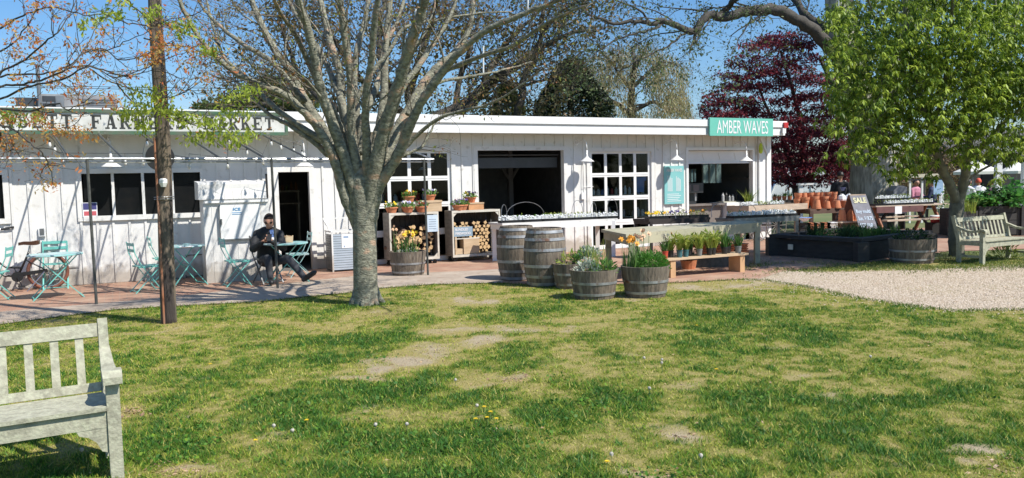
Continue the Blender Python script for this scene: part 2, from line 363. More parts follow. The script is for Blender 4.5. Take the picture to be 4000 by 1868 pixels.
def attrmix(name, lo, mid, hi, bare):
    m, n, l, b = newmat(name)
    ag = n.new('ShaderNodeAttribute'); ag.attribute_name = 'green'; ab = n.new('ShaderNodeAttribute'); ab.attribute_name = 'bare'
    nz = n.new('ShaderNodeTexNoise'); nz.inputs['Scale'].default_value = 60; nz.inputs['Detail'].default_value = 10; nz.inputs['Roughness'].default_value = .75
    tc = n.new('ShaderNodeTexCoord'); l.new(tc.outputs['Object'], nz.inputs[0])
    ad = n.new('ShaderNodeMath'); ad.operation = 'MULTIPLY_ADD'; l.new(nz.outputs[0], ad.inputs[0]); ad.inputs[1].default_value = 1.9; ad.inputs[2].default_value = -.95
    sm = n.new('ShaderNodeMath'); l.new(ag.outputs['Fac'], sm.inputs[0]); l.new(ad.outputs[0], sm.inputs[1])
    r = ramp(n, [(.1, lo), (.5, mid), (.9, hi)]); l.new(sm.outputs[0], r.inputs[0])
    n2 = n.new('ShaderNodeTexNoise'); n2.inputs['Scale'].default_value = 140; n2.inputs['Detail'].default_value = 5; l.new(tc.outputs['Object'], n2.inputs[0])
    rb = ramp(n, [(.3, tuple(c * .6 for c in bare)), (.7, tuple(min(1, c * 1.25) for c in bare))]); l.new(n2.outputs[0], rb.inputs[0])
    mx = n.new('ShaderNodeMix'); mx.data_type = 'RGBA'; l.new(ab.outputs['Fac'], mx.inputs[0]); l.new(r.outputs[0], mx.inputs[6]); l.new(rb.outputs[0], mx.inputs[7])
    l.new(mx.outputs[2], b.inputs['Base Color']); b.inputs['Roughness'].default_value = .95; b.inputs['Specular IOR Level'].default_value = .1
    bp = n.new('ShaderNodeBump'); bp.inputs['Strength'].default_value = .8; bp.inputs['Distance'].default_value = .02; l.new(n2.outputs[0], bp.inputs['Height']); l.new(bp.outputs[0], b.inputs['Normal'])
    return m
LAWNM = attrmix('lawn_thatch', (.34, .285, .11), (.19, .20, .045), (.08, .125, .025), (.44, .36, .24))
gnd = MB(); gnd.add([(-400, -120, 0), (400, -120, 0), (400, 700, 0), (-400, 700, 0)], [(0, 1, 2, 3)])
tag(gnd.build('ground', M('distant_grass', (.10, .13, .04), (.16, .16, .06), scale=.6, rough=1)), kind='structure')

x0, x1, y0, y1 = -10.5, 13.5, .6, 15.5; cell = .045
nx = int((x1 - x0) / cell); ny = int((y1 - y0) / cell)
gx, gy = np.meshgrid(np.linspace(x0, x1, nx), np.linspace(y0, y1, ny), indexing='ij')
gg, gb = greenness(gx, gy)
gz = .004 + (fnoise(gx, gy, .6, 70) - .5) * .0
V = np.stack([gx, gy, gz], -1).reshape(-1, 3)
ii = (np.arange(nx - 1)[:, None] * ny + np.arange(ny - 1)[None, :]).reshape(-1)
Fq = np.stack([ii, ii + ny, ii + ny + 1, ii + 1], 1)
tag(npmesh('lawn', V, Fq, LAWNM, extra={'green': gg.ravel(), 'bare': gb.ravel()}), kind='structure')

# grass blades
def blademat():
    m, n, l, b = newmat('grass_blades')
    ag = n.new('ShaderNodeAttribute'); ag.attribute_name = 'green'
    r = ramp(n, [(.0, (.56, .48, .16)), (.25, (.42, .43, .065)), (.48, (.27, .36, .035)), (.72, (.12, .26, .025)), (1.0, (.05, .15, .025))]); l.new(ag.outputs['Fac'], r.inputs[0])
    l.new(r.outputs[0], b.inputs['Base Color']); b.inputs['Roughness'].default_value = .55; b.inputs['Specular IOR Level'].default_value = .3
    tr = n.new('ShaderNodeBsdfTranslucent'); l.new(r.outputs[0], tr.inputs[0]); mx = n.new('ShaderNodeMixShader'); mx.inputs[0].default_value = .35
    l.new(b.outputs[0], mx.inputs[1]); l.new(tr.outputs[0], mx.inputs[2]); l.new(mx.outputs[0], n['Material Output'].inputs[0]); return m
BLADEM = blademat()
def grass(nb):
    # more blades where the eye is near
    yy = 2.0 + (13.6 - 2.0) * RNG.random(nb * 3) ** 1.45
    half = .75 * yy + 1.2
    xx = (RNG.random(nb * 3) * 2 - 1) * half
    ok = inpoly(xx + RNG.normal(size=len(xx)) * .06, yy + RNG.normal(size=len(xx)) * .05, lawn_poly)
    g, bare = greenness(xx, yy)
    keep = ok & (RNG.random(len(xx)) < (1 - bare * .93) * (.42 + .58 * g))
    xx, yy, g = xx[keep][:nb], yy[keep][:nb], g[keep][:nb]; n = len(xx)
    cl = fnoise(xx, yy, .12, 33, 2)
    h = (.011 + .022 * g ** 1.5) * (.5 + RNG.random(n)) * (.5 + 1.0 * cl)
    tall = RNG.random(n) < .012; h = np.where(tall, h * 2.0, h)
    w = (.004 + .0045 * RNG.random(n)) * (1 + .10 * np.clip(yy - 3, 0, 9))
    an = RNG.random(n) * 2 * pi; ax = np.cos(an) * w / 2; ay = np.sin(an) * w / 2
    ln = h * (.2 + 1.3 * RNG.random(n)); la = RNG.random(n) * 2 * pi
    V = np.stack([np.stack([xx - ax, yy - ay, np.full(n, .003)], 1), np.stack([xx + ax, yy + ay, np.full(n, .003)], 1), np.stack([xx + np.cos(la) * ln, yy + np.sin(la) * ln, .004 + h], 1)], 1).reshape(-1, 3)
    Fc = np.arange(n * 3).reshape(-1, 3)
    c = np.clip(g + RNG.normal(size=n) * .22, 0, 1); c = np.where(RNG.random(n) < .10, RNG.random(n) * .25, c)
    tag(npmesh('grass', V, Fc, BLADEM, extra={'green': np.repeat(c, 3)}), 'short patchy lawn grass mixed with dry yellow blades', 'grass', kind='stuff')
grass(GRASS_N)
# broad-leaved weeds in the lush clumps
def weeds():
    C = []
    for (u, v, a, b, s) in LUSH:
        for k in range(int(a * b / 55 * s)):
            t = random.random() * 2 * pi; q = math.sqrt(random.random()); C.append(gp(u + a * q * math.cos(t), v + b * q * math.sin(t), .02 + .02 * random.random()))
    C = np.array([tuple(c) for c in C]); dirs = RNG.normal(size=(len(C), 3)); dirs[:, 2] = .5
    o = leafcloud('clover', C, .022, BLADEM, aspect=.75, dirs=dirs)
    a = o.data.attributes.new('green', 'FLOAT', 'POINT'); v = np.repeat(np.clip(.85 + RNG.normal(size=len(C)) * .12, 0, 1), 4).astype(np.float32); a.data.foreach_set('value', v)
    tag(o, 'low broad leaved clover and weeds in the greenest lawn clumps', 'weeds', kind='stuff')
weeds()

def sheet(name, pts, z, mat, label=None):
    mb = MB(); mb.add([(p[0], p[1], z) for p in pts], [tuple(range(len(pts)))]); o = mb.build(name, mat); bm = bmesh.new(); bm.from_mesh(o.data)
    bmesh.ops.triangulate(bm, faces=bm.faces[:]); bmesh.ops.recalc_face_normals(bm, faces=bm.faces[:]); 
    if bm.faces and bm.faces[0].normal.z < 0: bmesh.ops.reverse_faces(bm, faces=bm.faces[:])
    bm.to_mesh(o.data); bm.free(); return tag(o, kind='structure')
# brick
def brickmat():
    m, n, l, b = newmat('patio_brick'); tc = n.new('ShaderNodeTexCoord'); mp = n.new('ShaderNodeMapping'); mp.inputs['Rotation'].default_value = (0, 0, -TH)
    l.new(tc.outputs['Object'], mp.inputs[0])
    br = n.new('ShaderNodeTexBrick'); br.inputs['Scale'].default_value = 1; br.inputs['Brick Width'].default_value = .21; br.inputs['Row Height'].default_value = .105; br.inputs['Mortar Size'].default_value = .006
    br.inputs['Color1'].default_value = (.38, .20, .13, 1); br.inputs['Color2'].default_value = (.27, .135, .09, 1); br.inputs['Mortar'].default_value = (.28, .22, .17, 1); br.inputs['Bias'].default_value = -.1
    l.new(mp.outputs[0], br.inputs[0])
    nz = n.new('ShaderNodeTexNoise'); nz.inputs['Scale'].default_value = 1.6; nz.inputs['Detail'].default_value = 6; l.new(mp.outputs[0], nz.inputs[0])
    mx = n.new('ShaderNodeMix'); mx.data_type = 'RGBA'; r = ramp(n, [(.4, (0, 0, 0)), (.75, (.75, .75, .75))]); l.new(nz.outputs[0], r.inputs[0]); l.new(r.outputs[0], mx.inputs[0]); l.new(br.outputs[0], mx.inputs[6]); mx.inputs[7].default_value = (.47, .33, .225, 1)
    l.new(mx.outputs[2], b.inputs['Base Color']); b.inputs['Roughness'].default_value = .85
    bp = n.new('ShaderNodeBump'); bp.inputs['Strength'].default_value = .5; bp.inputs['Distance'].default_value = .006; bp.invert = True; l.new(br.outputs['Fac'], bp.inputs['Height']); l.new(bp.outputs[0], b.inputs['Normal']); return m
BRICKM = brickmat()
patio = [tuple(L(-18, 0))[:2], tuple(L(22, 0))[:2], tuple(L(22, 5))[:2], tuple(gp(4400, 960))[:2], tuple(gp(3700, 985))[:2], tuple(gp(3300, 1040))[:2], tuple(gp(3060, 1062))[:2], tuple(gp(2975, 1090))[:2]]
patio += [(p.x, p.y) for (p, (u, v)) in zip(edge, LAWN_EDGE) if u <= 2900][::-1]
sheet('brick_patio', patio, .012, BRICKM)
CONC = M('concrete_path', (.42, .345, .27), (.33, .265, .205), scale=3, rough=.9, bump=.25, bscale=60, c3=(.30, .21, .15), scale3=7)
bc = [(-700, 1262), (-300, 1240), (0, 1222), (389, 1189), (700, 1161), (1230, 1098), (1373, 1083), (1475, 1075), (1811, 1062), (2000, 1052)]
strip = [gp(u, v) for u, v in bc] + [p for (p, (u, v)) in zip(edge, LAWN_EDGE) if u <= 1960][::-1]
sheet('concrete_path', [(p.x, p.y) for p in strip], .016, CONC)
# gravel
def gravelmat():
    m, n, l, b = newmat('pale_gravel'); tc = n.new('ShaderNodeTexCoord')
    vo = n.new('ShaderNodeTexVoronoi'); vo.inputs['Scale'].default_value = 42; l.new(tc.outputs['Object'], vo.inputs[0])
    r = ramp(n, [(.0, (.47, .38, .27)), (.5, (.34, .265, .185)), (1, (.56, .48, .37))]); sp = n.new('ShaderNodeSeparateColor'); l.new(vo.outputs['Color'], sp.inputs[0]); l.new(sp.outputs[0], r.inputs[0])
    nz = n.new('ShaderNodeTexNoise'); nz.inputs['Scale'].default_value = 1.1; nz.inputs['Detail'].default_value = 7; l.new(tc.outputs['Object'], nz.inputs[0])
    r2 = ramp(n, [(.48, (0, 0, 0)), (.7, (.8, .8, .8))]); l.new(nz.outputs[0], r2.inputs[0]); mx = n.new('ShaderNodeMix'); mx.data_type = 'RGBA'; l.new(r2.outputs[0], mx.inputs[0]); l.new(r.outputs[0], mx.inputs[6]); mx.inputs[7].default_value = (.36, .31, .15, 1)
    l.new(mx.outputs[2], b.inputs['Base Color']); b.inputs['Roughness'].default_value = .95
    bp = n.new('ShaderNodeBump'); bp.inputs['Strength'].default_value = 1; bp.inputs['Distance'].default_value = .03; bp.invert = True; l.new(vo.outputs['Distance'], bp.inputs['Height']); l.new(bp.outputs[0], b.inputs['Normal']); return m
gl_ = [p for (p, (u, v)) in zip(edge, LAWN_EDGE) if u >= 2900]
gu = [(4900, 1010), (4400, 1025), (4000, 1038), (3600, 1058), (3200, 1066), (3060, 1062), (2975, 1088)]
gpoly = [(p.x, p.y) for p in gl_] + [tuple(gp(u, v))[:2] for u, v in gu]
GRAVM = gravelmat(); sheet('gravel_path', gpoly, .008, GRAVM)
def pebbles(n):
    bx = [p[0] for p in gpoly]; by = [p[1] for p in gpoly]
    x = RNG.uniform(min(bx) - 1.2, max(bx), n * 3); y = RNG.uniform(min(by) - .5, max(by), n * 3)
    x += RNG.normal(size=len(x)) * .12; y += RNG.normal(size=len(x)) * .12
    sp = np.where(RNG.random(len(x)) < .12, .5, .10); k = inpoly(x + RNG.normal(size=len(x)) * sp, y + RNG.normal(size=len(x)) * sp, gpoly); x = x[k][:n]; y = y[k][:n]; n = len(x)
    s = RNG.uniform(.006, .014, n); a = RNG.random(n) * 6
    dx = np.cos(a) * s; dy = np.sin(a) * s; z = np.full(n, .008)
    V = np.stack([np.stack([x - dx, y - dy, z], 1), np.stack([x + dy, y - dx, z], 1), np.stack([x + dx, y + dy, z], 1), np.stack([x - dy, y + dx, z], 1), np.stack([x, y, z + s * .9], 1)], 1).reshape(-1, 3)
    i = np.arange(n)[:, None] * 5; Fc = np.concatenate([i + [0, 1, 4], i + [1, 2, 4], i + [2, 3, 4], i + [3, 0, 4]])
    tag(npmesh('gravel', V, Fc, leafmat('pebble_stone', [(.32, .25, .18), (.47, .385, .29), (.56, .48, .385), (.37, .29, .21)], trans=0, rough=.9), np.repeat(RNG.random(n), 5)), 'loose pale pinkish gravel stones on the path', 'gravel', kind='stuff')
pebbles(52000)
def strip_weeds():
    pts = []
    for k in range(9000):
        u = random.uniform(2900, 4150); v = 1046 + random.gauss(0, 13) + (3060 - u) * .012; p = gp(u, v, .01)
        if noise.noise(p * 1.6) + random.gauss(0, .12) > .02 - (.25 if 3150 < u < 3650 else 0): pts.append(p)
    for k in range(5000):
        p = gp(random.uniform(3660, 4150), random.uniform(985, 1050), .01); 
        if noise.noise(p * 2) > -.25: pts.append(p)
    for (p, q) in zip(edge[:-1], edge[1:]):
        for k in range(int((q - p).length * 260)): w_ = p.lerp(q, random.random()) + Vector((random.gauss(0, .045), random.gauss(0, .045) - .02, 0)); pts.append(w_)
    mb = MB()
    for p in pts: mb.blade(p, p + Vector((random.gauss(0, .03), random.gauss(0, .03), random.uniform(.012, .05))), .009)
    tag(mb.build('ground_weeds', leafmat('weed_green', [(.05, .10, .02), (.14, .20, .04), (.3, .32, .08)])), 'shaded weeds growing between the planters and the gravel', 'weeds', kind='stuff')
strip_weeds()
# dandelions
DY = M('dandelion_yellow', (.85, .62, .02), (.8, .5, .02), rough=.6); DP = M('dandelion_seed', (.50, .47, .40), (.42, .39, .33), rough=1, spec=0)
STEM = M('flower_stem', (.14, .22, .06), (.2, .25, .1), rough=.6)
def dandelion(u, v, kind, label, r=.017, h=.05):
    p = gp(u, v, 0); t = thing('dandelion', label, 'dandelion', p, random.random() * 6, 'dandelions scattered in the lawn')
    s = MB(); s.tube([(0, 0, 0), (.004, .002, h * .6), (.0, .004, h)], .002, 4); s.build('stem', STEM, t)
    b = MB()
    if kind == 'y':
        for k in range(26):
            a = k * 2.4; q = r * (k / 26) ** .5; b.leaf((0, .004, h), (math.cos(a), math.sin(a), .55 - .5 * k / 26), r * (.7 + .5 * k / 26), r * .35, (0, 0, 1))
        b.build('blossom', DY, t)
    else:
        b.ball((0, .004, h + r * .6), r * .85, 10, 8)
        for k in range(14):
            d = Vector((random.gauss(0, 1), random.gauss(0, 1), random.gauss(0, 1))).normalized(); b.leaf(Vector((0, .004, h + r * .6)) + d * r * .6, d, r * .55, r * .4)
        b.build('seed_head', DP, t)
for (u, v, k, lab) in [(823, 1458, 'y', 'lone yellow dandelion on the lawn right of the foreground bench'), (1895, 1630, 'y', 'topmost yellow dandelion of the cluster low in the lawn centre'), (1915, 1648, 'y', 'yellow dandelion just under the topmost of the cluster'), (1905, 1672, 'y', 'yellow dandelion low in the middle of the cluster'), (1860, 1680, 'y', 'yellow dandelion at the left of the cluster'), (1942, 1665, 'y', 'yellow dandelion at the right of the cluster'),
                     (2372, 1856, 'y', 'yellow dandelion at the lower edge of the lawn right of centre'), (186, 1758, 'y', 'yellow dandelion below the seat of the foreground bench'), (325, 1866, 'y', 'yellow dandelion by the foreground bench leg in the bottom corner'), (1200, 1675, 'y', 'pale yellow dandelion left of the white seed heads'), (1000, 1748, 'y', 'faint yellow dandelion in the lush grass at lower left centre'), (2800, 1468, 'y', 'yellow dandelion right of the seed head pair'), (2720, 1292, 'y', 'tiny yellow dandelion in the lawn in front of the half barrels'),
                     (1782, 1512, 'w', 'white dandelion seed head below the bare worn track'), (1863, 1622, 'w', 'white dandelion seed head beside the yellow cluster'), (1074, 1708, 'w', 'large white dandelion seed head in the lush grass'), (1142, 1722, 'w', 'small white seed head right of the large one'), (1470, 1712, 'w', 'white dandelion seed head below the lawn middle'), (1590, 1692, 'w', 'white dandelion seed head left of the yellow cluster'), (2585, 1438, 'w', 'upper seed head of the pair in the right lawn'), (2587, 1458, 'w', 'lower seed head of the pair in the right lawn'), (2518, 1428, 'w', 'seed head left of the pair in the right lawn'), (2535, 1548, 'w', 'seed head beside the lush clump right of centre'), (325, 1815, 'w', 'seed head in front of the dark shade under the foreground bench'), (2392, 1820, 'w', 'seed head above the yellow dandelion on the lower lawn edge'), (2740, 1835, 'w', 'seed head on the lower lawn edge further right'), (3400, 1420, 'w', 'seed head over the leafy weed patch on the right')]:
    dandelion(u, v, k, lab, r=.0145 if k == 'w' else .018, h=random.uniform(.05, .09))
LITTER = leafmat('dry_leaf', [(.35, .22, .12), (.5, .35, .2), (.42, .28, .2), (.25, .15, .09)], trans=.1)
def litter():
    C = [tuple(gp(u + random.gauss(0, a * .7), v + random.gauss(0, b * .7), .008)) for (u, v, a, b, s) in BARE for _ in range(int(a * b / 40))]
    for k in range(240):
        y = 2.8 + 9 * random.random() ** 1.3; x = random.uniform(-.72, .72) * y
        if inpoly(np.array([x]), np.array([y]), lawn_poly)[0]: C.append((x, y, .02))
    for k in range(160): C.append(tuple(gp(random.uniform(2950, 4000), 1075 + random.random() * 120, .02)))
    for (u, v, n) in [(530, 1600, 60), (3640, 1335, 30), (2020, 1475, 30), (2980, 1310, 20)]:
        for k in range(n): C.append(tuple(gp(u + random.gauss(0, 28), v + random.gauss(0, 9), .02)))
    tag(leafcloud('fallen_leaves', C, .026, LITTER, aspect=.5, flat=.8), 'dry brown fallen leaves lying on the lawn', 'dead leaves', kind='stuff')
litter()
# ------------------------------------------------------------------ the long white shop
shop = thing('shop_building', 'long low white board and batten farm shop with open serving bays', 'building', O0, TH)
S0, S1, HT, DP_ = -17.0, 7.92, 2.86, 3.95
def openings_wall(mb, s0, s1, z0, z1, y0, y1, ops):
    """wall from s0 to s1 with rectangular holes (a, b, low, high); y0..y1 thickness"""
    xs = sorted({s0, s1} | {a for o in ops for a in o[:2]})
    for a, b in zip(xs[:-1], xs[1:]):
        c = (a + b) / 2; holes = sorted([(o[2], o[3]) for o in ops if o[0] < c < o[1]]); z = z0
        for lo, hi in holes:
            if lo > z: mb.box((a, y0, z), (b, y1, lo))
            z = hi
        if z < z1: mb.box((a, y0, z), (b, y1, z1))
OPS = [(-13.2, -9.97, 1.28, 2.05), (-8.75, -6.72, 1.27, 2.05), (-5.25, -4.63, 0, 2.03), (-3.42, -1.48, 0, 2.45), (-.83, 1.42, .0, 2.46), (2.16, 3.98, 0, 2.42), (5.16, 7.36, 0, 2.45)]
wmb = MB(); openings_wall(wmb, S0, S1, 0, HT, 0, .12, OPS)
# battens
s = S0 + .1
while s < S1:
    inn = [o for o in OPS if o[0] - .1 < s < o[1] + .1]
    z = .0
    for lo, hi in sorted([(o[2] - .1, o[3] + .1) for o in inn]):
        if lo > z: wmb.box((s - .02, -.022, max(z, .02)), (s + .02, 0, lo))
        z = hi
    if z < HT - .05: wmb.box((s - .02, -.022, max(z, .02)), (s + .02, 0, HT - .04))
    s += .262 + random.choice((0, 0, .01, -.012))
wmb.build('wall', WHITE, shop)
# side and back walls, with bright windows at the back of the right-hand bay
sd = MB(); sd.box((S0, .12, 0), (S0 + .12, DP_, HT)); sd.build('wall', WHITE, shop)
EOPS = [(1.72, 2.62, 1.58, 2.24), (2.86, 3.34, 1.62, 2.02)]     # two curtained windows in the sunny end wall
sd = MB(); ys = [.12, 1.72, 2.62, 2.86, 3.34, DP_]
for k in range(5):
    if k in (1, 3): lo, hi = EOPS[k // 2][2:]; sd.box((S1 - .12, ys[k], 0), (S1, ys[k + 1], lo)); sd.box((S1 - .12, ys[k], hi), (S1, ys[k + 1], HT))
    else: sd.box((S1 - .12, ys[k], 0), (S1, ys[k + 1], HT))
sd.build('wall', WHITE, shop)
ln_ = MB()
for k in range(5):
    if k in (1, 3): lo, hi = EOPS[k // 2][2:]; ln_.box((S1 - .135, ys[k], .03), (S1 - .1203, ys[k + 1], lo)); ln_.box((S1 - .135, ys[k], hi), (S1 - .1203, ys[k + 1], 2.6))
    else: ln_.box((S1 - .135, max(ys[k], .14), .03), (S1 - .1203, min(ys[k + 1], 3.59), 2.6))
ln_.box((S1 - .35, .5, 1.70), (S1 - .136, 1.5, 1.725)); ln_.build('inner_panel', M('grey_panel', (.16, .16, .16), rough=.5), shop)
for (a, b_, lo, hi) in EOPS:
    cu_ = MB(); cu_.box((S1 - .06, a, lo), (S1 - .056, b_, hi)); cu_.build('curtain', leafmat('curtain_cloth', [(.62, .72, .70), (.50, .62, .64)], trans=.6), shop)
    w = MB()
    for p, q in (((a, lo), (a + .04, hi)), ((b_ - .04, lo), (b_, hi)), ((a + (b_ - a) * .3, lo), (a + (b_ - a) * .3 + .03, hi)), ((a + (b_ - a) * .62, lo), (a + (b_ - a) * .62 + .05, hi))): w.box((S1 - .115, p[0], p[1]), (S1 - .075, q[0], q[1]))
    w.build('end_window_frame', WHITEC, shop)
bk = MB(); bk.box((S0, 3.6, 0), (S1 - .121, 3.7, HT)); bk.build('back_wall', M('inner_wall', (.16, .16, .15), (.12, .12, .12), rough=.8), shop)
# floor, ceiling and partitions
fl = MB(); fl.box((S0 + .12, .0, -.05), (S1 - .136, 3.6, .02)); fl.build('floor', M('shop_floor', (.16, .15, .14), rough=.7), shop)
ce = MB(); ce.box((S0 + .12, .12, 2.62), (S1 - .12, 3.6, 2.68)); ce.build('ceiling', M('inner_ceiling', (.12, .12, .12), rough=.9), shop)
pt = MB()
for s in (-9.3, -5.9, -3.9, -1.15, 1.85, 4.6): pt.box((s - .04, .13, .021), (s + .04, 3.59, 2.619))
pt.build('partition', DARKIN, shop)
# roof with its two-step fascia
rf = MB(); rf.box((S0, -.42, 3.10), (8.06, DP_, 3.16)); rf.build('roof', M('roof_felt', (.35, .35, .34), rough=.9), shop)
fa = MB(); fa.box((S0, -.50, 2.82), (8.06, -.42, 3.03)); fa.box((S0, -.535, 3.035), (8.10, -.42, 3.20)); fa.box((8.06, -.42, 2.82), (8.10, DP_, 3.20)); fa.box((S0, -.515, 3.012), (8.08, -.50, 3.035))
fa.build('fascia', WHITEC, shop)
sf = MB(); sf.box((S0, -.42, 2.86), (8.06, -.0, 2.90)); sf.build('soffit', WHITE, shop)
# trims
def frame(mb, a, b, lo, hi, w=.09, p=.035, sill=True, bottom=True):
    mb.box((a - w, -p, lo if not bottom else lo - w), (a, .0, hi + w)); mb.box((b, -p, lo if not bottom else lo - w), (b + w, .0, hi + w)); mb.box((a, -p, hi), (b, .0, hi + w))
    if bottom: mb.box((a, -p - (.02 if sill else 0), lo - w), (b, .0, lo))
def window(a, b, lo, hi, nmull, glass=BLACK):
    f = MB(); frame(f, a, b, lo, hi)
    for k in range(1, nmull): x = a + (b - a) * k / nmull; f.box((x - .025, -.02, lo), (x + .025, .06, hi))
    fo = f.build('window_frame', WHITE, shop)
    for k in range(nmull):
        x = a + (b - a) * k / nmull; y = a + (b - a) * (k + 1) / nmull
        g = MB(); g.box((x + .026, .055, lo), (y - .026, .062, hi)); g.build('window_pane', glass, fo)
DG = M('dark_glass', (.008, .009, .01), (.012, .012, .012), rough=.25, spec=.12)
window(-8.75, -6.72, 1.27, 2.05, 4, DG); window(-13.2, -9.97, 1.28, 2.05, 5, DG)
# open doorway
df = MB(); frame(df, -5.25, -4.63, 0, 2.03, .10, .03, bottom=False); df.box((-5.56, -.028, 0.02), (-5.355, 0, 2.13)); df.build('door_frame', WHITE, shop)
dn = MB(); dn.box((-5.5, -.034, .9), (-5.46, -.028, 2.0)); dn.build('door_sidelight', BLACK, shop)  # narrow dark sidelight strip left of the doorway
sh = MB()
for z in (1.35, 1.62): sh.box((-5.2, 1.6, z), (-4.5, 1.9, z + .025))
sh.build('shelf', WOODOLD, shop)
# glazed garage doors
def garage(a, b, hi, name='garage_door'):
    f = MB(); frame(f, a, b, 0, hi, .10, .03, bottom=False); f.build('door_frame', WHITE, shop)
    d = MB(); n = 4; side = .075; mull = .075; rows = [(.0, .10, None), (.10, .62, 0), (.70, 1.20, 1), (1.31, 1.80, 1), (1.90, hi - .06, 1)]
    d.box((a, .02, 0), (a + side, .06, hi)); d.box((b - side, .02, 0), (b, .06, hi))
    zs = [0, .12, .60, .74, 1.22, 1.33, 1.80, 1.90, hi - .05, hi]
    for k in range(0, len(zs) - 1, 2): d.box((a + side, .02, zs[k]), (b - side, .06, zs[k + 1]))
    w = (b - a - 2 * side - (n - 1) * mull) / n
    for k in range(1, n):
        x = a + side + k * w + (k - 1) * mull; d.box((x, .022, .12), (x + mull, .058, hi - .05))
    for k in (2, 4, 6): z = (zs[k] + zs[k + 1]) / 2; d.box((a + side, .012, z - .006), (b - side, .0199, z + .006))
    do = d.build(name, WHITEC, shop)
    for k in range(n):
        x = a + side + k * (w + mull)
        for (lo, hi2) in ((.12, .60), (.74, 1.22), (1.33, 1.80), (1.90, hi - .05)):
            g = MB(); g.box((x, .038, lo), (x + w, .042, hi2)); g.build('pane', GLASS, do)
garage(-3.42, -1.48, 2.45); garage(2.16, 3.98, 2.42)
# dark open bay
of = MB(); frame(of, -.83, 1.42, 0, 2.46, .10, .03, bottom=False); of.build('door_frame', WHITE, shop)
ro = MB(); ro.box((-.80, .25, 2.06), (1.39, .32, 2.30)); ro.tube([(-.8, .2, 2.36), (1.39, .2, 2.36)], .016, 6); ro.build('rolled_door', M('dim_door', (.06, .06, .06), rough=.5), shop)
iw = MB()
for s in (-.1, 1.1):
    iw.box((s - .06, 2.2, .03), (s + .06, 2.32, 2.6)); iw.bar((s, 2.26, 1.75), (s - .35, 2.26, 2.3), .08, .06); iw.bar((s, 2.26, 1.75), (s + .35, 2.26, 2.3), .08, .06)
iw.build('inner_post', M('inner_wood', (.12, .11, .10), rough=.7), shop)
lw = MB(); lw.box((-.78, .05, 0), (1.38, .10, .82)); lw.box((-.78, -.01, .82), (1.38, .4, .86)); lw.build('low_counter', WHITE, shop)
# serving bay on the right
of = MB(); frame(of, 5.16, 7.36, 0, 2.45, .07, .03, bottom=False); of.build('door_frame', WHITEC, shop)
pn = MB(); pn.box((5.18, .10, 2.13), (7.34, .14, 2.44)); pn.box((5.18, .07, 2.10), (7.34, .15, 2.13)); 
for s in (5.75, 6.3, 6.85): pn.bar((s - .04, .095, 2.38), (s + .02, .095, 2.2), .015, .012)
pn.build('rolled_door', WHITEC, shop)
ct = MB(); ct.box((5.18, .35, .02), (6.6, .95, .98)); ct.box((5.18, .25, .98), (6.62, 1.0, 1.03)); ct.build('counter', M('counter_wood', (.22, .19, .17), rough=.5), shop)
c2 = MB(); c2.box((6.64, .2, .02), (7.3, .9, 1.04)); c2.build('counter', WHITEC, shop)
# corner boards and post
cb = MB(); cb.box((7.56, -.06, 0), (7.80, -.0005, 2.86)); cb.box((7.80, -.10, 0), (7.95, -.0005, 2.86)); cb.build('corner_board', WHITEC, shop)
kb = MB(); kb.prism([(7.8, -.1, 2.35), (7.8, -.1, 2.45), (7.62, -.1, 2.78), (7.55, -.1, 2.78)], (0, .03, 0)); kb.build('bracket', WHITEC, shop)
# access door and small boxes on the left wall
ad = MB(); ad.box((-9.18, -.026, .35), (-8.86, -.0225, 1.03)); ad.box((-9.16, -.032, .37), (-8.88, -.0262, 1.01)); ad.build('access_hatch', WHITE, shop)

def onwall(name, label, cat, s, z, o=0.0, group=None): return thing(name, label, cat, L(s, o, z), TH, group)
t = onwall('outlet_box', 'small white electrical outlet box on the wall above the bicycle', 'outlet box', -9.42, 1.02)
b = MB(); b.box((-.055, -.05, -.08), (.055, -.023, .08)); ob = b.build('box', WHITEC, t); b = MB(); b.box((-.035, -.056, -.06), (.035, -.0505, .06)); b.build('cover', METAL, t)
t = onwall('outlet_box', 'small white outlet box with a cord beside the right glazed door', 'outlet box', 1.93, 1.37)
b = MB(); b.box((-.045, -.06, -.10), (.045, -.023, .06)); b.build('box', WHITEC, t); b = MB(); b.tube([(0, -.04, .06), (.0, -.04, .35), (.02, -.04, .8)], .008, 6); b.tube([(0.0, -.04, .2), (.3, -.04, .2)], .006, 6); b.build('conduit', WHITEC, t)
t = onwall('fire_alarm', 'red alarm horn on the end of the roof fascia', 'alarm', 8.02, 3.06, .54)
b = MB(); b.box((-.07, -.05, -.04), (.07, 0, .1)); b.build('horn', M('alarm_red', (.55, .03, .03), rough=.35), t); b = MB(); b.box((-.11, -.035, -.19), (.0, 0, -.05)); b.build('strobe_box', PAPER, t)

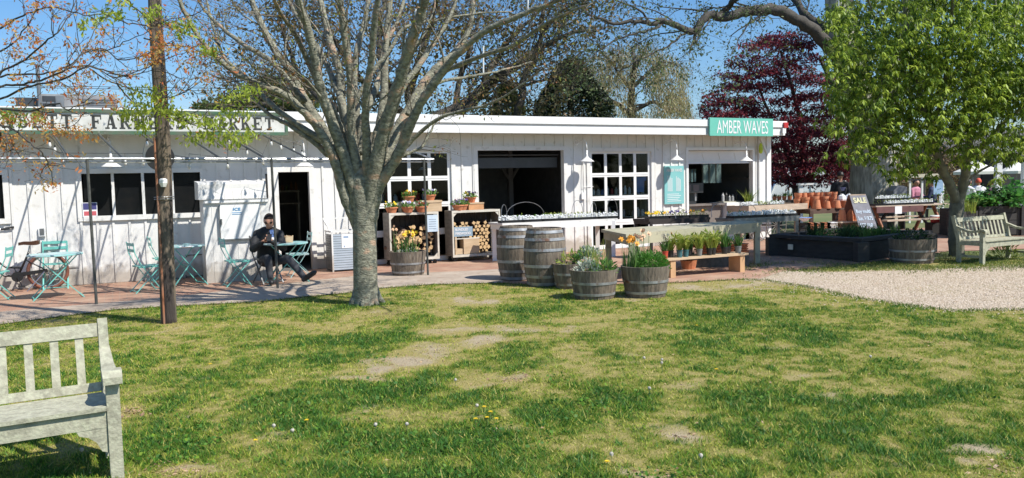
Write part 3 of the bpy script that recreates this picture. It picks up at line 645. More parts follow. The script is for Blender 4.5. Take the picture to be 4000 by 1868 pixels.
# ------------------------------------------------------------------ lettered signs
SLAB = {  # strokes as polygons in a unit cell (0..1 wide, 0..1 high)
 'bar': lambda x0, y0, x1, y1: [(x0, y0), (x1, y0), (x1, y1), (x0, y1)]}
def glyph(ch):
    B = SLAB['bar']; P = []; sw = .24; se = .1
    def stem(x, w=sw, top=1, bot=0, ser=.11):
        P.append(B(x - w / 2, bot, x + w / 2, top))
        P.append(B(x - w / 2 - ser, bot, x + w / 2 + ser, bot + se)); P.append(B(x - w / 2 - ser, top - se, x + w / 2 + ser, top))
    def dia(x0, y0, x1, y1, w): P.append([(x0 - w / 2, y0), (x0 + w / 2, y0), (x1 + w / 2, y1), (x1 - w / 2, y1)])
    def arc(cx, cy, rx, ry, a0, a1, w, n=10):
        for k in range(n):
            t0 = R(a0 + (a1 - a0) * k / n); t1 = R(a0 + (a1 - a0) * (k + 1) / n)
            P.append([(cx + rx * math.cos(t0), cy + ry * math.sin(t0)), (cx + rx * math.cos(t1), cy + ry * math.sin(t1)), (cx + (rx - w) * math.cos(t1), cy + (ry - w * .62) * math.sin(t1)), (cx + (rx - w) * math.cos(t0), cy + (ry - w * .62) * math.sin(t0))])
    if ch == 'F': stem(.27); P.append(B(.27, .86, .9, 1)); P.append(B(.82, .66, .9, 1)); P.append(B(.27, .45, .66, .57)); P.append(B(.60, .36, .68, .66))
    elif ch == 'E': stem(.27); P.append(B(.27, .86, .9, 1)); P.append(B(.82, .68, .9, 1)); P.append(B(.27, .45, .66, .57)); P.append(B(.60, .37, .67, .65)); P.append(B(.27, 0, .9, .14)); P.append(B(.82, 0, .9, .32))
    elif ch == 'T': stem(.5, top=1, ser=.13); P.append(B(.08, .86, .92, 1)); P.append(B(.08, .66, .16, 1)); P.append(B(.84, .66, .92, 1))
    elif ch == 'A': dia(.2, 0, .47, 1, .12); dia(.76, 0, .52, 1, .25); P.append(B(.27, .28, .7, .38)); P.append(B(.02, 0, .38, .1)); P.append(B(.55, 0, .98, .1))
    elif ch in 'RP': stem(.25); arc(.5, .74, .36, .26, -90, 90, .22); P.append(B(.25, .90, .52, 1)); P.append(B(.25, .46, .52, .56)); dia(.86, 0, .52, .48, .22); P.append(B(.70, 0, 1.0, .1))
    elif ch == 'M': stem(.16, .13, ser=.08); stem(.84, .2, ser=.06); dia(.5, .12, .2, 1, .2); dia(.5, .12, .78, 1, .12)
    elif ch == 'N': stem(.17, .12, ser=.09); stem(.83, .12, ser=.09); dia(.8, 0, .22, 1, .24)
    elif ch == 'K': stem(.25); dia(.36, .42, .82, 1, .12); dia(.86, 0, .5, .58, .24); P.append(B(.66, .9, .98, 1)); P.append(B(.64, 0, 1.0, .1))
    elif ch == 'G': arc(.5, .5, .42, .5, 40, 320, .24, 14); P.append(B(.5, .38, .98, .48)); P.append(B(.68, .05, .88, .45)); P.append(B(.76, .7, .86, 1))
    elif ch == 'S': arc(.5, .73, .36, .27, 20, 270, .2, 12); arc(.5, .28, .38, .28, -160, 90, .22, 12); P.append(B(.78, .7, .86, 1)); P.append(B(.12, 0, .2, .32))
    return P
INK = M('sign_ink', (.018, .022, .02), (.05, .055, .05), scale=18, rough=.7)
t = onwall('market_sign', 'long weathered white sign with black slab letters in a green frame', 'sign', -5.12, 2.74, .54)
x0_ = -8.6; b = MB(); b.box((x0_, -.04, .0), (0, 0, .42)); b.build('board', M('sign_board', (.70, .70, .66), (.50, .50, .45), scale=3.5, rough=.8, c3=(.34, .34, .29), scale3=9, lo3=.60, hi3=.72), t)
b = MB(); FG = .052
b.box((x0_, -.062, -.012), (0, -.0405, FG)); b.box((x0_, -.062, .42 - FG), (0, -.0405, .432)); b.box((-FG, -.0615, FG), (0, -.0405, .42 - FG)); b.build('sign_frame', M('frame_green', (.055, .14, .08), (.11, .13, .09), scale=6, rough=.7, c3=(.2, .22, .17), scale3=12), t)
b = MB(); hgt = .245; zb = .09
def put(word, s_left, s_right):
    n = len(word); p = (s_right - s_left) / n; w = p * .86
    for k, ch in enumerate(word):
        for poly in glyph(ch):
            b.prism([(s_left + k * p + x * w, -.041, zb + z * hgt) for x, z in poly], (0, -.003 - .0001 * random.random(), 0))
put('FARMERS', -3.46, -1.30); put('MARKET', -1.16 + .0, -.20); b2 = b
b.v = []; b.f = []; b.r = []
# word positions read off the board
sF, _ = wo(352, 480, .58); sS, _ = wo(735, 480, .58); sM, _ = wo(795, 480, .58); sT, _ = wo(1078, 480, .58); sN, _ = wo(5, 480, .58); sT0, _ = wo(293, 480, .58)
ww = (sT0 - sN) / 5
put('AMAGANSETT', sT0 + 5.12 - ww * 10, sT0 + 5.12); put('FARMERS', sF + 5.12, sS + 5.12 ); put('MARKET', sM + 5.12, sT + 5.12)
b.build('lettering', INK, t)
# teal shop sign
t = onwall('shop_sign', 'teal sign with white AMBER WAVES lettering on the roof edge', 'sign', 5.40, 2.79, .54)
AQ = M('sign_aqua', (.16, .52, .40), (.14, .49, .39), scale=2, rough=.4)
b = MB(); b.box((0, -.05, 0), (2.14, 0, .46)); b.build('board', AQ, t)
tx = text_mb('AMBER WAVES', .34, 1.74, bold=0, spacing=1.0); tx.xf(Matrix.Translation((.22, -.051, .06))); tx.build('lettering', PAPER, t)
# teal menu board
t = onwall('menu_board', 'light teal menu board with white lists hanging between the bays', 'sign', 4.36, 1.07, .03)
b = MB(); b.box((0, -.03, 0), (.62, 0, .98)); b.build('board', M('menu_aqua', (.20, .50, .50), (.24, .52, .52), scale=2, rough=.35), t)
tx = text_mb('AMBER WAVES', .075, .50, bold=.01); tx.xf(Matrix.Translation((.06, -.031, .83)))
for r_ in range(2):
    for k in range(5): tx.box((.10 + r_ * .27 + k * .032, -.034, .33), (.112 + r_ * .27 + k * .032, -.0305, .33 + random.uniform(.3, .42)))
for k in range(5): tx.box((.08, -.034, .07 + k * .045), (random.uniform(.4, .54), -.0305, .082 + k * .045))
tx.build('lettering', PAPER, t)
# barn lamps
ENAM = M('white_enamel', (.84, .84, .82), rough=.2)
def barn_lamp(s, z, o, label, scroll=True, arm='up', up_=.32):
    t = onwall('barn_lamp', label, 'wall lamp', s, z, 0, 'white enamel gooseneck lamps along the shop front')
    b = MB(); pr = [(.02, .26), (.025, .12), (.045, .09), (.07, .07), (.165, .0), (.178, -.012), (.16, -.008), (.06, .055), (.001, .065)]
    b.lathe(pr, (0, -o, 0), 20, cap0=True, cap1=False); b.build('shade', ENAM, t, smooth=True)
    b = MB(); b.tube([(0, -o, .26), (0, -o, up_ + .02), (0, -o + .03, up_ + .14), (-.02, -o + .12, up_ + .2), (-.05, -.04, up_ + .16), (-.05, -.0, up_ + .16)], .012, 6)
    if scroll:
        pts = [(-.13 + (.03 + .05 * k / 14) * math.cos(k * .55), -.06, up_ + .14 + (.03 + .05 * k / 14) * math.sin(k * .55)) for k in range(15)]; b.tube(pts, .010, 5)
    b.build('arm', ENAM if not scroll else WHITEC, t, smooth=True)
    b = MB(); b.ball((0, -o, .02), .03, 8, 6); b.build('bulb', M('bulb_glass', (.7, .7, .68), rough=.1) if 'bulb_glass' not in bpy.data.materials else bpy.data.materials['bulb_glass'], t)
for (u, v, o, lab, sc_) in [(2293, 630, .34, 'white enamel lamp between the dark bay and the right glazed door', True), (2644, 625, .34, 'white enamel lamp hanging above the teal menu board', True), (2916, 628, .40, 'white enamel lamp under the AMBER WAVES sign', False), (1190, 648, .36, 'white enamel lamp above the open doorway', True), (435, 650, .36, 'white enamel lamp above the four pane window', True)]:
    s, z = wo(u, v, o); barn_lamp(s, z, o, lab, sc_)
# yellow plant tag on the corner and roof kit
t = onwall('plastic_bag', 'bright yellow green bag hung on the white corner post', 'bag', *wo(2972, 580, .12), .12)
b = MB(); b.lathe([(.02, .14), (.04, .1), (.055, 0), (.05, -.1), (.02, -.14)], (0, 0, 0), 8); b.build('bag_body', M('lime_plastic', (.55, .7, .05), rough=.4), t)
s, z = wo(235, 400, -1.6); z = 3.16
t = onwall('rooftop_unit', 'grey louvred air conditioning unit on the roof at the left', 'air conditioner', s, z, -1.6)
b = MB(); b.box((-.32, 0, .04), (1.02, .8, .50)); b.box((-.30, .02, 0), (-.2, .78, .04)); b.box((.9, .02, 0), (1.0, .78, .04)); b.build('cabinet', M('unit_grey', (.30, .31, .31), (.25, .25, .25), rough=.5), t)
b = MB()
for k in range(7): b.box((.40, -.012, .10 + k * .05), (.98, -.001, .125 + k * .05))
b.build('louvre', METAL, t)
b = MB(); b.box((-.30, -.01, .08), (-.02, -.001, .46)); b.box((-.75, 0, 0), (-.34, .5, .42)); b.build('dark_panel', M('dark_panel', (.05, .055, .06), rough=.4), t)
s, z = wo(150, 330, -1.5)
t = onwall('vent_mast', 'thin grey mast with a meter box on the roof beside the unit', 'mast', s, 3.16, -1.5); b = MB(); b.tube([(0, 0, 0), (0, 0, 1.05)], .035, 8); b.build('pole', METAL, t); b = MB(); b.box((.28, -.1, .15), (.42, 0, .45)); b.box((.03, -.05, .3), (.28, -.02, .33)); b.build('meter_box', METAL, t)

# ------------------------------------------------------------------ things seen inside the shop
def goods(s0, s1, o, z, n, cols, label, hmax=.25, name='shop_goods'):
    t = onwall(name, label, 'shelf of goods', s0, z, o)
    b = MB(); b.box((0, 0, -.03), (s1 - s0, .3, 0)); b.box((0, .02, -z + .021), (.03, .28, -.03)); b.box((s1 - s0 - .03, .02, -z + .021), (s1 - s0, .28, -.03)); b.build('shelf', WOODOLD, t)
    w = (s1 - s0) / n
    for k in range(n):
        b = MB(); h = hmax * random.uniform(.55, 1); r = w * random.uniform(.25, .42); c = cols[k % len(cols)]
        b.lathe([(r, 0), (r, h * .7), (r * .5, h * .85), (r * .5, h)], (w * (k + .5), .1, 0), 8); b.build('bottle', c, t)
CB = M('goods_blue', (.05, .22, .62), rough=.3); CR = M('goods_red', (.5, .06, .06), rough=.4); CG = M('goods_grey', (.45, .45, .45), rough=.3); CW = M('goods_white', (.75, .75, .74), rough=.4); CBR = M('goods_brown', (.25, .12, .05), rough=.3)
goods(2.3, 3.9, -.07, 1.36, 12, [CW, CG, CB, CW, CR, CG, CB, CW], 'shelf of bottles and jars behind the right glazed door')
goods(2.3, 3.9, -.07, .80, 11, [CW, CG, BLACK, CG, CW], 'lower shelf of pale jars behind the right glazed door')
t = onwall('blue_shirt', 'blue shirt hanging inside the top right of the glazed door', 'shirt', 3.70, 1.40, -.08); b = MB(); b.prism([(-.12, 0, 0), (.12, 0, 0), (.13, 0, .28), (.2, 0, .3), (.2, 0, .38), (.06, 0, .46), (-.06, 0, .46), (-.2, 0, .38), (-.2, 0, .3), (-.13, 0, .28)], (0, .08, 0)); b.build('shirt_body', CB, t)
b = MB(); b.tube([(0, .04, .46), (0, .04, .56), (0, .04, 1.25)], .005, 5); b.build('hanger', METAL, t)
goods(6.66, 7.25, -.35, 1.07, 5, [CG, BLACK, CG], 'row of steel bottles on the white counter in the serving bay', .28)
t = onwall('coffee_machine', 'dark coffee machines and boxes stacked on the serving counter', 'coffee machine', 5.25, 1.03, -.4)
b = MB(); b.box((.05, 0, 0), (.5, .4, .08)); b.box((.05, 0, .30), (.75, .4, .56)); b.box((.05, .25, .08), (.75, .4, .30)); b.build('body', M('machine_dark', (.03, .03, .032), rough=.35), t)
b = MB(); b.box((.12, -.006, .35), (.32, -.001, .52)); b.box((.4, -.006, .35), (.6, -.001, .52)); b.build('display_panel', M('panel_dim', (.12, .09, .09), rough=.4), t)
b = MB(); b.lathe([(.03, .08), (.035, .3)], (.2, .1, 0), 8); b.lathe([(.03, .08), (.035, .3)], (.55, .1, 0), 8); b.build('spout', CG, t)
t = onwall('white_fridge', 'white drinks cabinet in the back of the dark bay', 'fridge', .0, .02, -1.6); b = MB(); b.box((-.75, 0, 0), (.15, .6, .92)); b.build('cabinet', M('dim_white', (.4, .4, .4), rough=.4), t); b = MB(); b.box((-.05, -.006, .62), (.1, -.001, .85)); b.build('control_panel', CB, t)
goods(-5.2, -4.5, -1.7, 1.66, 7, [CBR, M('jar_green', (.15, .2, .05), rough=.2), CBR], 'dim row of jars on the shelf inside the doorway', .2)
goods(-3.3, -1.6, -.7, 1.36, 10, [CW, CBR, CG, CR], 'shelf of jars behind the left glazed door')
t = onwall('pendant_lamp', 'small pendant lamp glimpsed behind the left glazed door', 'lamp', -1.95, 2.05, -.6); b = MB(); b.tube([(0, 0, .0), (0, 0, .56)], .006, 5); b.build('cord', BLACK, t); b = MB(); b.lathe([(.02, .06), (.1, 0)], (0, 0, 0), 12); b.build('shade', CW, t)
# ------------------------------------------------------------------ awning frame with string bulbs
t = thing('awning_frame', 'thin dark pipe awning frame standing over the cafe patio', 'awning frame', L(-8.53, 3.1), TH)
def LA(s, o, z): return (s + 8.53, -(o - 3.1), z)
posts = [(-8.53, 3.10), (-5.83, 2.86), (-3.05, 2.60)]
for (s, o), g in zip(posts, ((.2), .2, .2)):
    b = MB(); b.tube([LA(s, o, 0), LA(s - .01, o, 2.2)], .021, 8); b.build('post', DARKPIPE, t)
def orail(s): return 2.60 + (-3.05 - s) / (5.48) * .5
PIPE = M('silver_pipe', (.55, .56, .56), (.22, .24, .24), scale=9, rough=.3, metal=.5, lo=.45, hi=.55, stretch=(1, 1, 1))
b = MB(); b.tube([LA(-13.5, orail(-13.5), 2.22), LA(-2.86, orail(-2.86), 2.17)], .020, 8); b.build('front_rail', PIPE, t)
b = MB(); b.tube([LA(-13.5, orail(-13.5) - .02, 2.165), LA(-2.86, orail(-2.86) - .02, 2.125)], .012, 6); b.build('lower_rail', PIPE, t)
for k in range(10):
    s = -8.42 + .70 * (k - 4)
    if k > 3: s = -8.42 + (k - 4) * .705
    o1 = orail(s + .36)
    b = MB(); b.tube([LA(s, .56, 2.74), LA(s + .36, o1, 2.20)], .016, 6); b.build('strut', DARKPIPE, t)
b = MB(); b.tube([LA(-3.4, .5, 2.72), LA(-2.86, orail(-2.86), 2.17)], .016, 6); b.build('strut', PIPE, t)
bt = thing('string_lights', 'string of clear glass bulbs hanging under the awning rails', 'string lights', L(-8.53, 1.8, 2.4), TH)
BULB = M('clear_bulb', (.75, .75, .7), rough=.08)
w = MB(); pts = []
for (u, v) in [(195, 570), (215, 590), (250, 640), (490, 640), (575, 565), (640, 640), (740, 640), (895, 560), (930, 580), (965, 600), (1060, 565), (1098, 580), (1148, 592), (1180, 605), (740, 655), (890, 655), (1028, 640), (560, 640)]:
    o = 2.75 if v > 620 else 1.9
    s, z = wo(u, v, o); P = (s + 8.53, -(o - 1.8), z - 2.4)
    b = MB(); b.lathe([(.012, .055), (.02, .03), (.024, 0), (.012, -.025), (.002, -.03)], P, 8, cap0=True); b.build('bulb', BULB, bt, smooth=True)
    b = MB(); b.tube([(P[0], P[1], P[2] + .055), (P[0], P[1], P[2] + .09)], .012, 6); b.tube([(P[0], P[1], P[2] + .09), (P[0], P[1], P[2] + .16)], .003, 4); b.build('socket', BLACK, bt)
    pts.append((P[0], P[1], P[2] + .16))
pts.sort(); w.tube([p for p in pts], .004, 4); w.build('wire', BLACK, bt)
s, z = wo(624, 616, 2.9)
t = thing('round_disc', 'round black disc hung on the awning rail behind the utility pole', 'disc', L(s, 3.0, z), TH); b = MB(); b.lathe([(.205, -.01), (.21, 0), (.205, .012)], (0, 0, 0), 32, Matrix.Rotation(pi / 2, 3, 'X')); b.build('face', BLACK, t); b = MB(); b.box((-.02, .012, -.02), (.02, .08, .02)); b.build('hook', METAL, t)

# ------------------------------------------------------------------ ice chest cabinet and slatted bin
t = thing('ice_cabinet', 'white board clad ICE cabinet standing against the shop wall', 'ice cabinet', L(-6.80, 1.28), TH)
b = MB(); b.box((0, .0, 0), (1.14, .72, 1.52))
for k in range(1, 8): b.box((k * .1425 - .006, -.006, .0), (k * .1425 + .006, -.0003, 1.52))
b.build('body', WHITE, t)
b = MB()
for k in range(8): b.prism([(-.075 + k * .1475, -.03, 1.525), (-.075 + k * .1475, .72, 1.525), (-.075 + k * .1475, .72, 1.87), (-.075 + k * .1475, .02, 1.83 + .012 * (k % 3))], (.1435, 0, 0))
b.box((-.07, .0, 1.524), (1.09, .715, 1.80))
b.build('hood', WHITE, t)
b = MB(); b.box((.02, -.05, 1.46), (1.12, -.007, 1.50)); b.build('ledge', WHITEC, t)
b = MB(); b.box((.27, -.045, .80), (.97, -.007, 1.42)); dr = b.build('door', WHITEC, t)
b = MB(); b.box((.25, -.058, .78), (.985, -.046, .80)); b.box((.25, -.058, .8), (.27, -.046, 1.42)); b.build('door_seal', METAL, dr)
b = MB(); b.box((.275, -.085, 1.07), (.30, -.046, 1.17)); b.build('latch', METAL, dr)
tx = text_mb('ICE', .055, .13, bold=.03); tx.xf(Matrix.Translation((.50, -.046, 1.31)))
for k in range(2): tx.box((.48, -.049, 1.27 - k * .03), (.65, -.0458, 1.28 - k * .03))
tx.build('lettering', M('ice_blue', (.06, .28, .55), rough=.4), dr)
t = thing('slatted_bin', 'grey slatted recycling bin with its lid frame propped open by the doorway', 'bin', L(-4.42, .86), TH)
BINM = M('bin_blue', (.42, .48, .54), (.36, .42, .48), scale=5, rough=.5)
b = MB()
for k in range(15): b.box((.03, -.004, .05 + k * .048), (.61, .01, .09 + k * .048))
b.build('front_slats', BINM, t)
b = MB()
for k in range(15): b.box((-.004, .03, .05 + k * .048), (.01, .50, .09 + k * .048)); b.box((.63, .03, .05 + k * .048), (.644, .50, .09 + k * .048))
b.build('side_slats', METAL, t)
b = MB(); b.box((.02, .02, .02), (.62, .5, .74)); b.build('liner', BLACK, t)
b = MB()
for (x, y) in ((0, 0), (.61, 0), (0, .49), (.61, .49)): b.box((x, y - .012, 0), (x + .03, y + .02, .80))
b.box((-.01, -.016, .80), (.65, .01, .83)); b.box((-.01, .5, .80), (.65, .53, .83)); b.box((-.01, .0101, .80), (.02, .4999, .83)); b.box((.62, .0101, .80), (.65, .4999, .83)); b.build('corner_frame', WHITE, t)
b = MB()
for x in (0, .62): b.bar((x, .1, .83), (x - .04, .45, 1.06), .03, .015); b.bar((x, .0, .83), (x - .1, .2, 1.06), .02, .012)
b.bar((-.12, .2, 1.07), (.66, .2, 1.07), .03, .02); b.bar((-.06, .46, 1.07), (.66, .46, 1.07), .03, .02); b.build('lid_frame', WHITE, t)
b = MB(); b.box((.2, -.012, .48), (.5, -.006, .76)); nt = b.build('notice', PAPER, t); b = MB(); b.box((.24, -.0135, .68), (.34, -.0122, .72)); b.box((.24, -.0135, .5), (.27, -.0122, .53)); b.build('notice_print', M('print_blue', (.3, .4, .55)), nt)
t = onwall('window_poster', 'small red white and blue poster in the corner of the four pane window', 'poster', *wo(324, 848, .06), .04); b = MB(); b.box((0, -.012, 0), (.24, -.004, .26)); po = b.build('sheet', PAPER, t); b = MB(); b.box((.01, -.014, .13), (.23, -.0122, .25)); b.build('blue_band', M('poster_blue', (.06, .06, .2)), po); b = MB(); b.box((.02, -.014, .02), (.22, -.0122, .10)); b.build('red_band', M('poster_red', (.6, .12, .14)), po)

# ------------------------------------------------------------------ folding bistro furniture
def bistro_table(label, loc, rz, r=.36, group='teal folding bistro tables'):
    t = thing('bistro_table', label, 'table', loc, rz, group)
    b = MB(); b.lathe([(r - .01, .70), (r, .705), (r, .722), (r - .01, .728), (.0, .728)], (0, 0, 0), 32, cap1=False); b.build('tabletop', TEALW, t, smooth=False)
    for y in (-.19, .19):
        for sgn in (-1, 1):
            b = MB(); b.bar((-sgn * r * .72, y, .70), (sgn * r * .92, y * 1.15, .0), .028, .014, (0, 1, 0)); b.build('leg', TEAL, t)
    b = MB(); b.tube([(-r * .85, -.21, .04), (-r * .85, .21, .04)], .008, 5); b.tube([(r * .85, -.21, .04), (r * .85, .21, .04)], .008, 5); b.tube([(.03, -.2, .37), (.03, .2, .37)], .008, 5); b.build('cross_rod', TEAL, t)
    return t
def bistro_chair(label, loc, rz, mat=None, group='teal folding bistro chairs'):
    """faces +x"""
    mat = mat or TEAL
    t = thing('bistro_chair', label, 'chair', loc, rz, group)
    for y in (-.19, .19):
        b = MB(); b.bar((.22, y, .0), (-.12, y, .50), .022, .012, (0, 1, 0)); b.bar((-.12, y, .50), (-.20, y, .68), .022, .012, (0, 1, 0)); b.bar((-.20, y, .68), (-.22, y, .86), .022, .012, (0, 1, 0)); b.build('back_leg', mat, t)
        b = MB(); b.bar((-.22, y * .88, .0), (.20, y * .88, .44), .022, .012, (0, 1, 0)); b.build('front_leg', mat, t)
    b = MB()
    for k in range(6): b.box((-.15 + k * .064, -.19, .445), (-.105 + k * .064, .19, .458))
    b.box((-.15, -.185, .43), (.22, -.165, .445)); b.box((-.15, .165, .43), (.22, .185, .445)); b.build('seat', mat, t)
    b = MB()
    for z in (.70, .80): b.bar((-.205 - (z - .7) * .1, -.19, z + .02), (-.205 - (z - .7) * .1, .19, z + .02), .008, .05, (1, 0, 0))
    b.build('backrest', mat, t)
    b = MB(); b.tube([(.19, -.19, .04), (.19, .19, .04)], .007, 5); b.tube([(-.19, -.17, .04), (-.19, .17, .04)], .007, 5); b.build('stretcher', mat, t)
    return t
bistro_table('pale teal bistro table in front of the parked bicycle', gp(187, 1176) + Vector((0, .28, 0)), TH + .15, .40)
bistro_table('teal bistro table half hidden behind the utility pole', gp(718, 1120) + Vector((0, .1, 0)), TH + .3, .34)
T3 = gp(1120, 1106); bistro_table('teal bistro table with a cup and snack where the man sits', T3, TH + .05, .40)
bistro_chair('teal bistro chair cut off by the left edge of the photo', gp(-10, 1172), TH + pi - .15)
bistro_chair('teal bistro chair tucked between the left table and the bicycle', gp(222, 1128) + Vector((0, 0, 0)), TH - pi / 2)
bistro_chair('teal bistro chair standing alone between the left table and the utility pole', gp(572, 1142), TH + .25)
bistro_chair('teal bistro chair mostly hidden behind the utility pole', gp(640, 1102), TH + .1)
bistro_chair('teal bistro chair in front of the ICE cabinet', gp(925, 1118), TH + .1)
CHM = bistro_chair('dark folding chair the seated man sits on', gp(1045, 1106), TH - pi / 2 + .35, METAL)
bistro_chair('dark folded chair in the shade behind the half hidden table', gp(765, 1082), TH - pi / 2, DARKPIPE)
bistro_chair('pale chair on the far side of the man with only its feet in view', gp(1172, 1082), TH + pi, TEALW)
P3 = lambda u, v: gp(u, v, .728)
t = thing('coffee_cup', 'white cup standing on the bistro table by the man', 'cup', P3(1064, 955)); b = MB(); b.lathe([(.03, 0), (.042, .10), (.044, .115), (.04, .118), (.036, .1), (.001, .09)], (0, 0, 0), 16, cap1=False); b.build('cup_body', PAPER, t, smooth=True); b = MB(); b.tube([(.04, 0, .03), (.065, 0, .045), (.065, 0, .08), (.04, 0, .09)], .006, 5); b.build('handle', PAPER, t)
t = thing('snack_box', 'open brown cardboard snack box on the bistro table', 'box', P3(1110, 948), TH); CARD = M('card', (.42, .27, .15), (.36, .23, .13), rough=.8)
b = MB(); b.box((-.11, -.07, 0), (.11, -.062, .12)); b.box((-.11, .062, 0), (.11, .07, .12)); b.box((-.11, -.062, 0), (-.102, .062, .12)); b.box((.102, -.062, 0), (.11, .062, .12)); b.box((-.102, -.062, 0), (.102, .062, .008)); b.build('tray', CARD, t); b = MB(); b.prism([(-.0, -.075, .02), (.14, -.075, .0), (.15, -.075, .13), (.09, -.075, .10), (.03, -.075, .14)], (0, .01, 0)); b.build('flap', WOODRAW, t)
t = thing('sauce_tub', 'tiny white tub beside the snack box', 'tub', P3(1083, 957)); b = MB(); b.lathe([(.02, 0), (.028, .04), (.024, .04), (.018, .01), (.001, .01)], (0, 0, 0), 12, cap1=False); b.build('tub_body', PAPER, t)
for k in range(1):
    t = thing('plate', 'pale plate and bowl left on the half hidden bistro table', 'plate', gp(728, 968, .728)); b = MB(); b.lathe([(.06, 0), (.12, .02), (.115, .024), (.05, .006)], (0, 0, 0), 20); b.build('rim', PAPER, t); b = MB(); b.lathe([(.03, .02), (.06, .07), (.055, .07), (.025, .03)], (.0, 0, 0), 14); b.build('bowl', TEALW, t)

# ------------------------------------------------------------------ cruiser bicycle
t = thing('bicycle', 'black cruiser bicycle with brown tyres and saddle leaning near the shop wall', 'bicycle', L(toL(gp(203, 1118))[0], .34), TH)
TYRE = M('brown_tyre', (.26, .09, .05), (.12, .05, .035), rough=.8); CHR = M('chrome', (.6, .6, .6), rough=.2, metal=.9); FRB = M('frame_black', (.02, .02, .022), rough=.25)
def ring(mb, c, R_, r, n=40, m=6):
    pts = [(c[0] + R_ * math.cos(2 * pi * k / n), c[1], c[2] + R_ * math.sin(2 * pi * k / n)) for k in range(n + 1)]; mb.tube(pts, r, m, cap=False)
for hx in (0, -1.16):
    b = MB(); ring(b, (hx, 0, .335), .305, .028); wh = b.build('wheel', TYRE, t, smooth=True)
    b = MB(); ring(b, (hx, 0, .335), .272, .010); b.build('rim', CHR, wh)
    b = MB()
    for k in range(18):
        a = 2 * pi * k / 18; b.tube([(hx, .02 * (-1) ** k, .335), (hx + .27 * math.cos(a), 0, .335 + .27 * math.sin(a))], .002, 3)
    b.build('spokes', CHR, wh)
    b = MB(); b.tube([(hx, -.05, .335), (hx, .05, .335)], .025, 10); b.build('hub', CHR, wh)
b = MB(); q = .02
b.tube([(-.46, 0, .27), (-.30, 0, .62), (-.27, 0, .70)], .018, 8)
b.tube([(-.40, 0, .42), (-.62, 0, .44), (-.80, 0, .60), (-.95, 0, .82)], .018, 8)
b.tube([(-.46, 0, .27), (-.66, 0, .30), (-.84, 0, .46), (-.99, 0, .74)], .020, 8)
b.tube([(-.93, 0, .86), (-1.02, 0, .66)], .022, 8)
for y in (-.06, .06): b.tube([(-1.02, y * .6, .64), (-1.08, y, .5), (-1.16, y, .335)], .012, 6); b.tube([(-.46, y * .4, .27), (0, y, .335)], .010, 6); b.tube([(-.34, y * .3, .56), (0, y, .335)], .008, 6)
b.build('frame', FRB, t, smooth=True)
b = MB(); b.tube([(-.28, 0, .68), (-.255, 0, .80)], .014, 8); b.build('seat_post', CHR, t)
b = MB(); b.add(*(lambda: ([(x, y * w, z) for (x, w, z) in ((-.42, .02, .86), (-.34, .05, .875), (-.24, .09, .87), (-.14, .125, .885), (-.10, .12, .88)) for y in (-1, 1)] + [(x, y * w, z - .05) for (x, w, z) in ((-.42, .02, .86), (-.34, .04, .87), (-.24, .08, .86), (-.14, .115, .86), (-.10, .11, .87)) for y in (-1, 1)], [(0, 1, 3, 2), (2, 3, 5, 4), (4, 5, 7, 6), (6, 7, 9, 8), (10, 12, 13, 11), (12, 14, 15, 13), (14, 16, 17, 15), (16, 18, 19, 17), (0, 2, 12, 10), (2, 4, 14, 12), (4, 6, 16, 14), (6, 8, 18, 16), (1, 11, 13, 3), (3, 13, 15, 5), (5, 15, 17, 7), (7, 17, 19, 9), (0, 10, 11, 1), (8, 9, 19, 18)]))())
b.build('saddle', M('saddle_brown', (.10, .045, .025), rough=.5), t)
b = MB(); b.tube([(-.94, 0, .82), (-.90, 0, 1.0), (-.92, 0, 1.06)], .014, 8); b.tube([(-.52, .30, 1.12), (-.70, .30, 1.10), (-.90, .16, 1.08), (-.92, 0, 1.06), (-.90, -.16, 1.08), (-.70, -.30, 1.10), (-.52, -.30, 1.12)], .012, 8); hb = b.build('handlebar', CHR, t, smooth=True)
for y in (-.3, .3): b = MB(); b.tube([(-.50, y, 1.125), (-.63, y, 1.11)], .018, 8); b.build('grip', BLACK, hb)
b = MB(); b.lathe([(.02, -.008), (.09, -.008), (.09, .008), (.02, .008)], (-.46, -.06, .27), 20, Matrix.Rotation(pi / 2, 3, 'X')); b.tube([(-.46, -.08, .27), (-.40, -.09, .11)], .010, 6); b.tube([(-.46, .05, .27), (-.52, .09, .43)], .010, 6); b.build('crank', FRB, t)
b = MB(); b.box((-.45, -.15, .095), (-.35, -.08, .115)); b.box((-.57, .08, .42), (-.47, .15, .44)); b.build('pedals', BLACK, t)
b = MB(); b.bar((-.42, -.06, .31), (0, -.06, .35), .01, .06, (0, 1, 0)); b.build('chain_guard', FRB, t)
b = MB(); b.tube([(-.05, -.06, .33), (-.32, -.16, .01)], .010, 6); b.build('kickstand', CHR, t)
b = MB(); pts = [(.355 * math.cos(a), 0, .335 + .355 * math.sin(a)) for a in [R(x) for x in range(15, 150, 9)]]
for k in range(len(pts) - 1): b.bar(pts[k], pts[k + 1], .06, .006, (0, 1, 0))
b.build('mudguard', FRB, t)

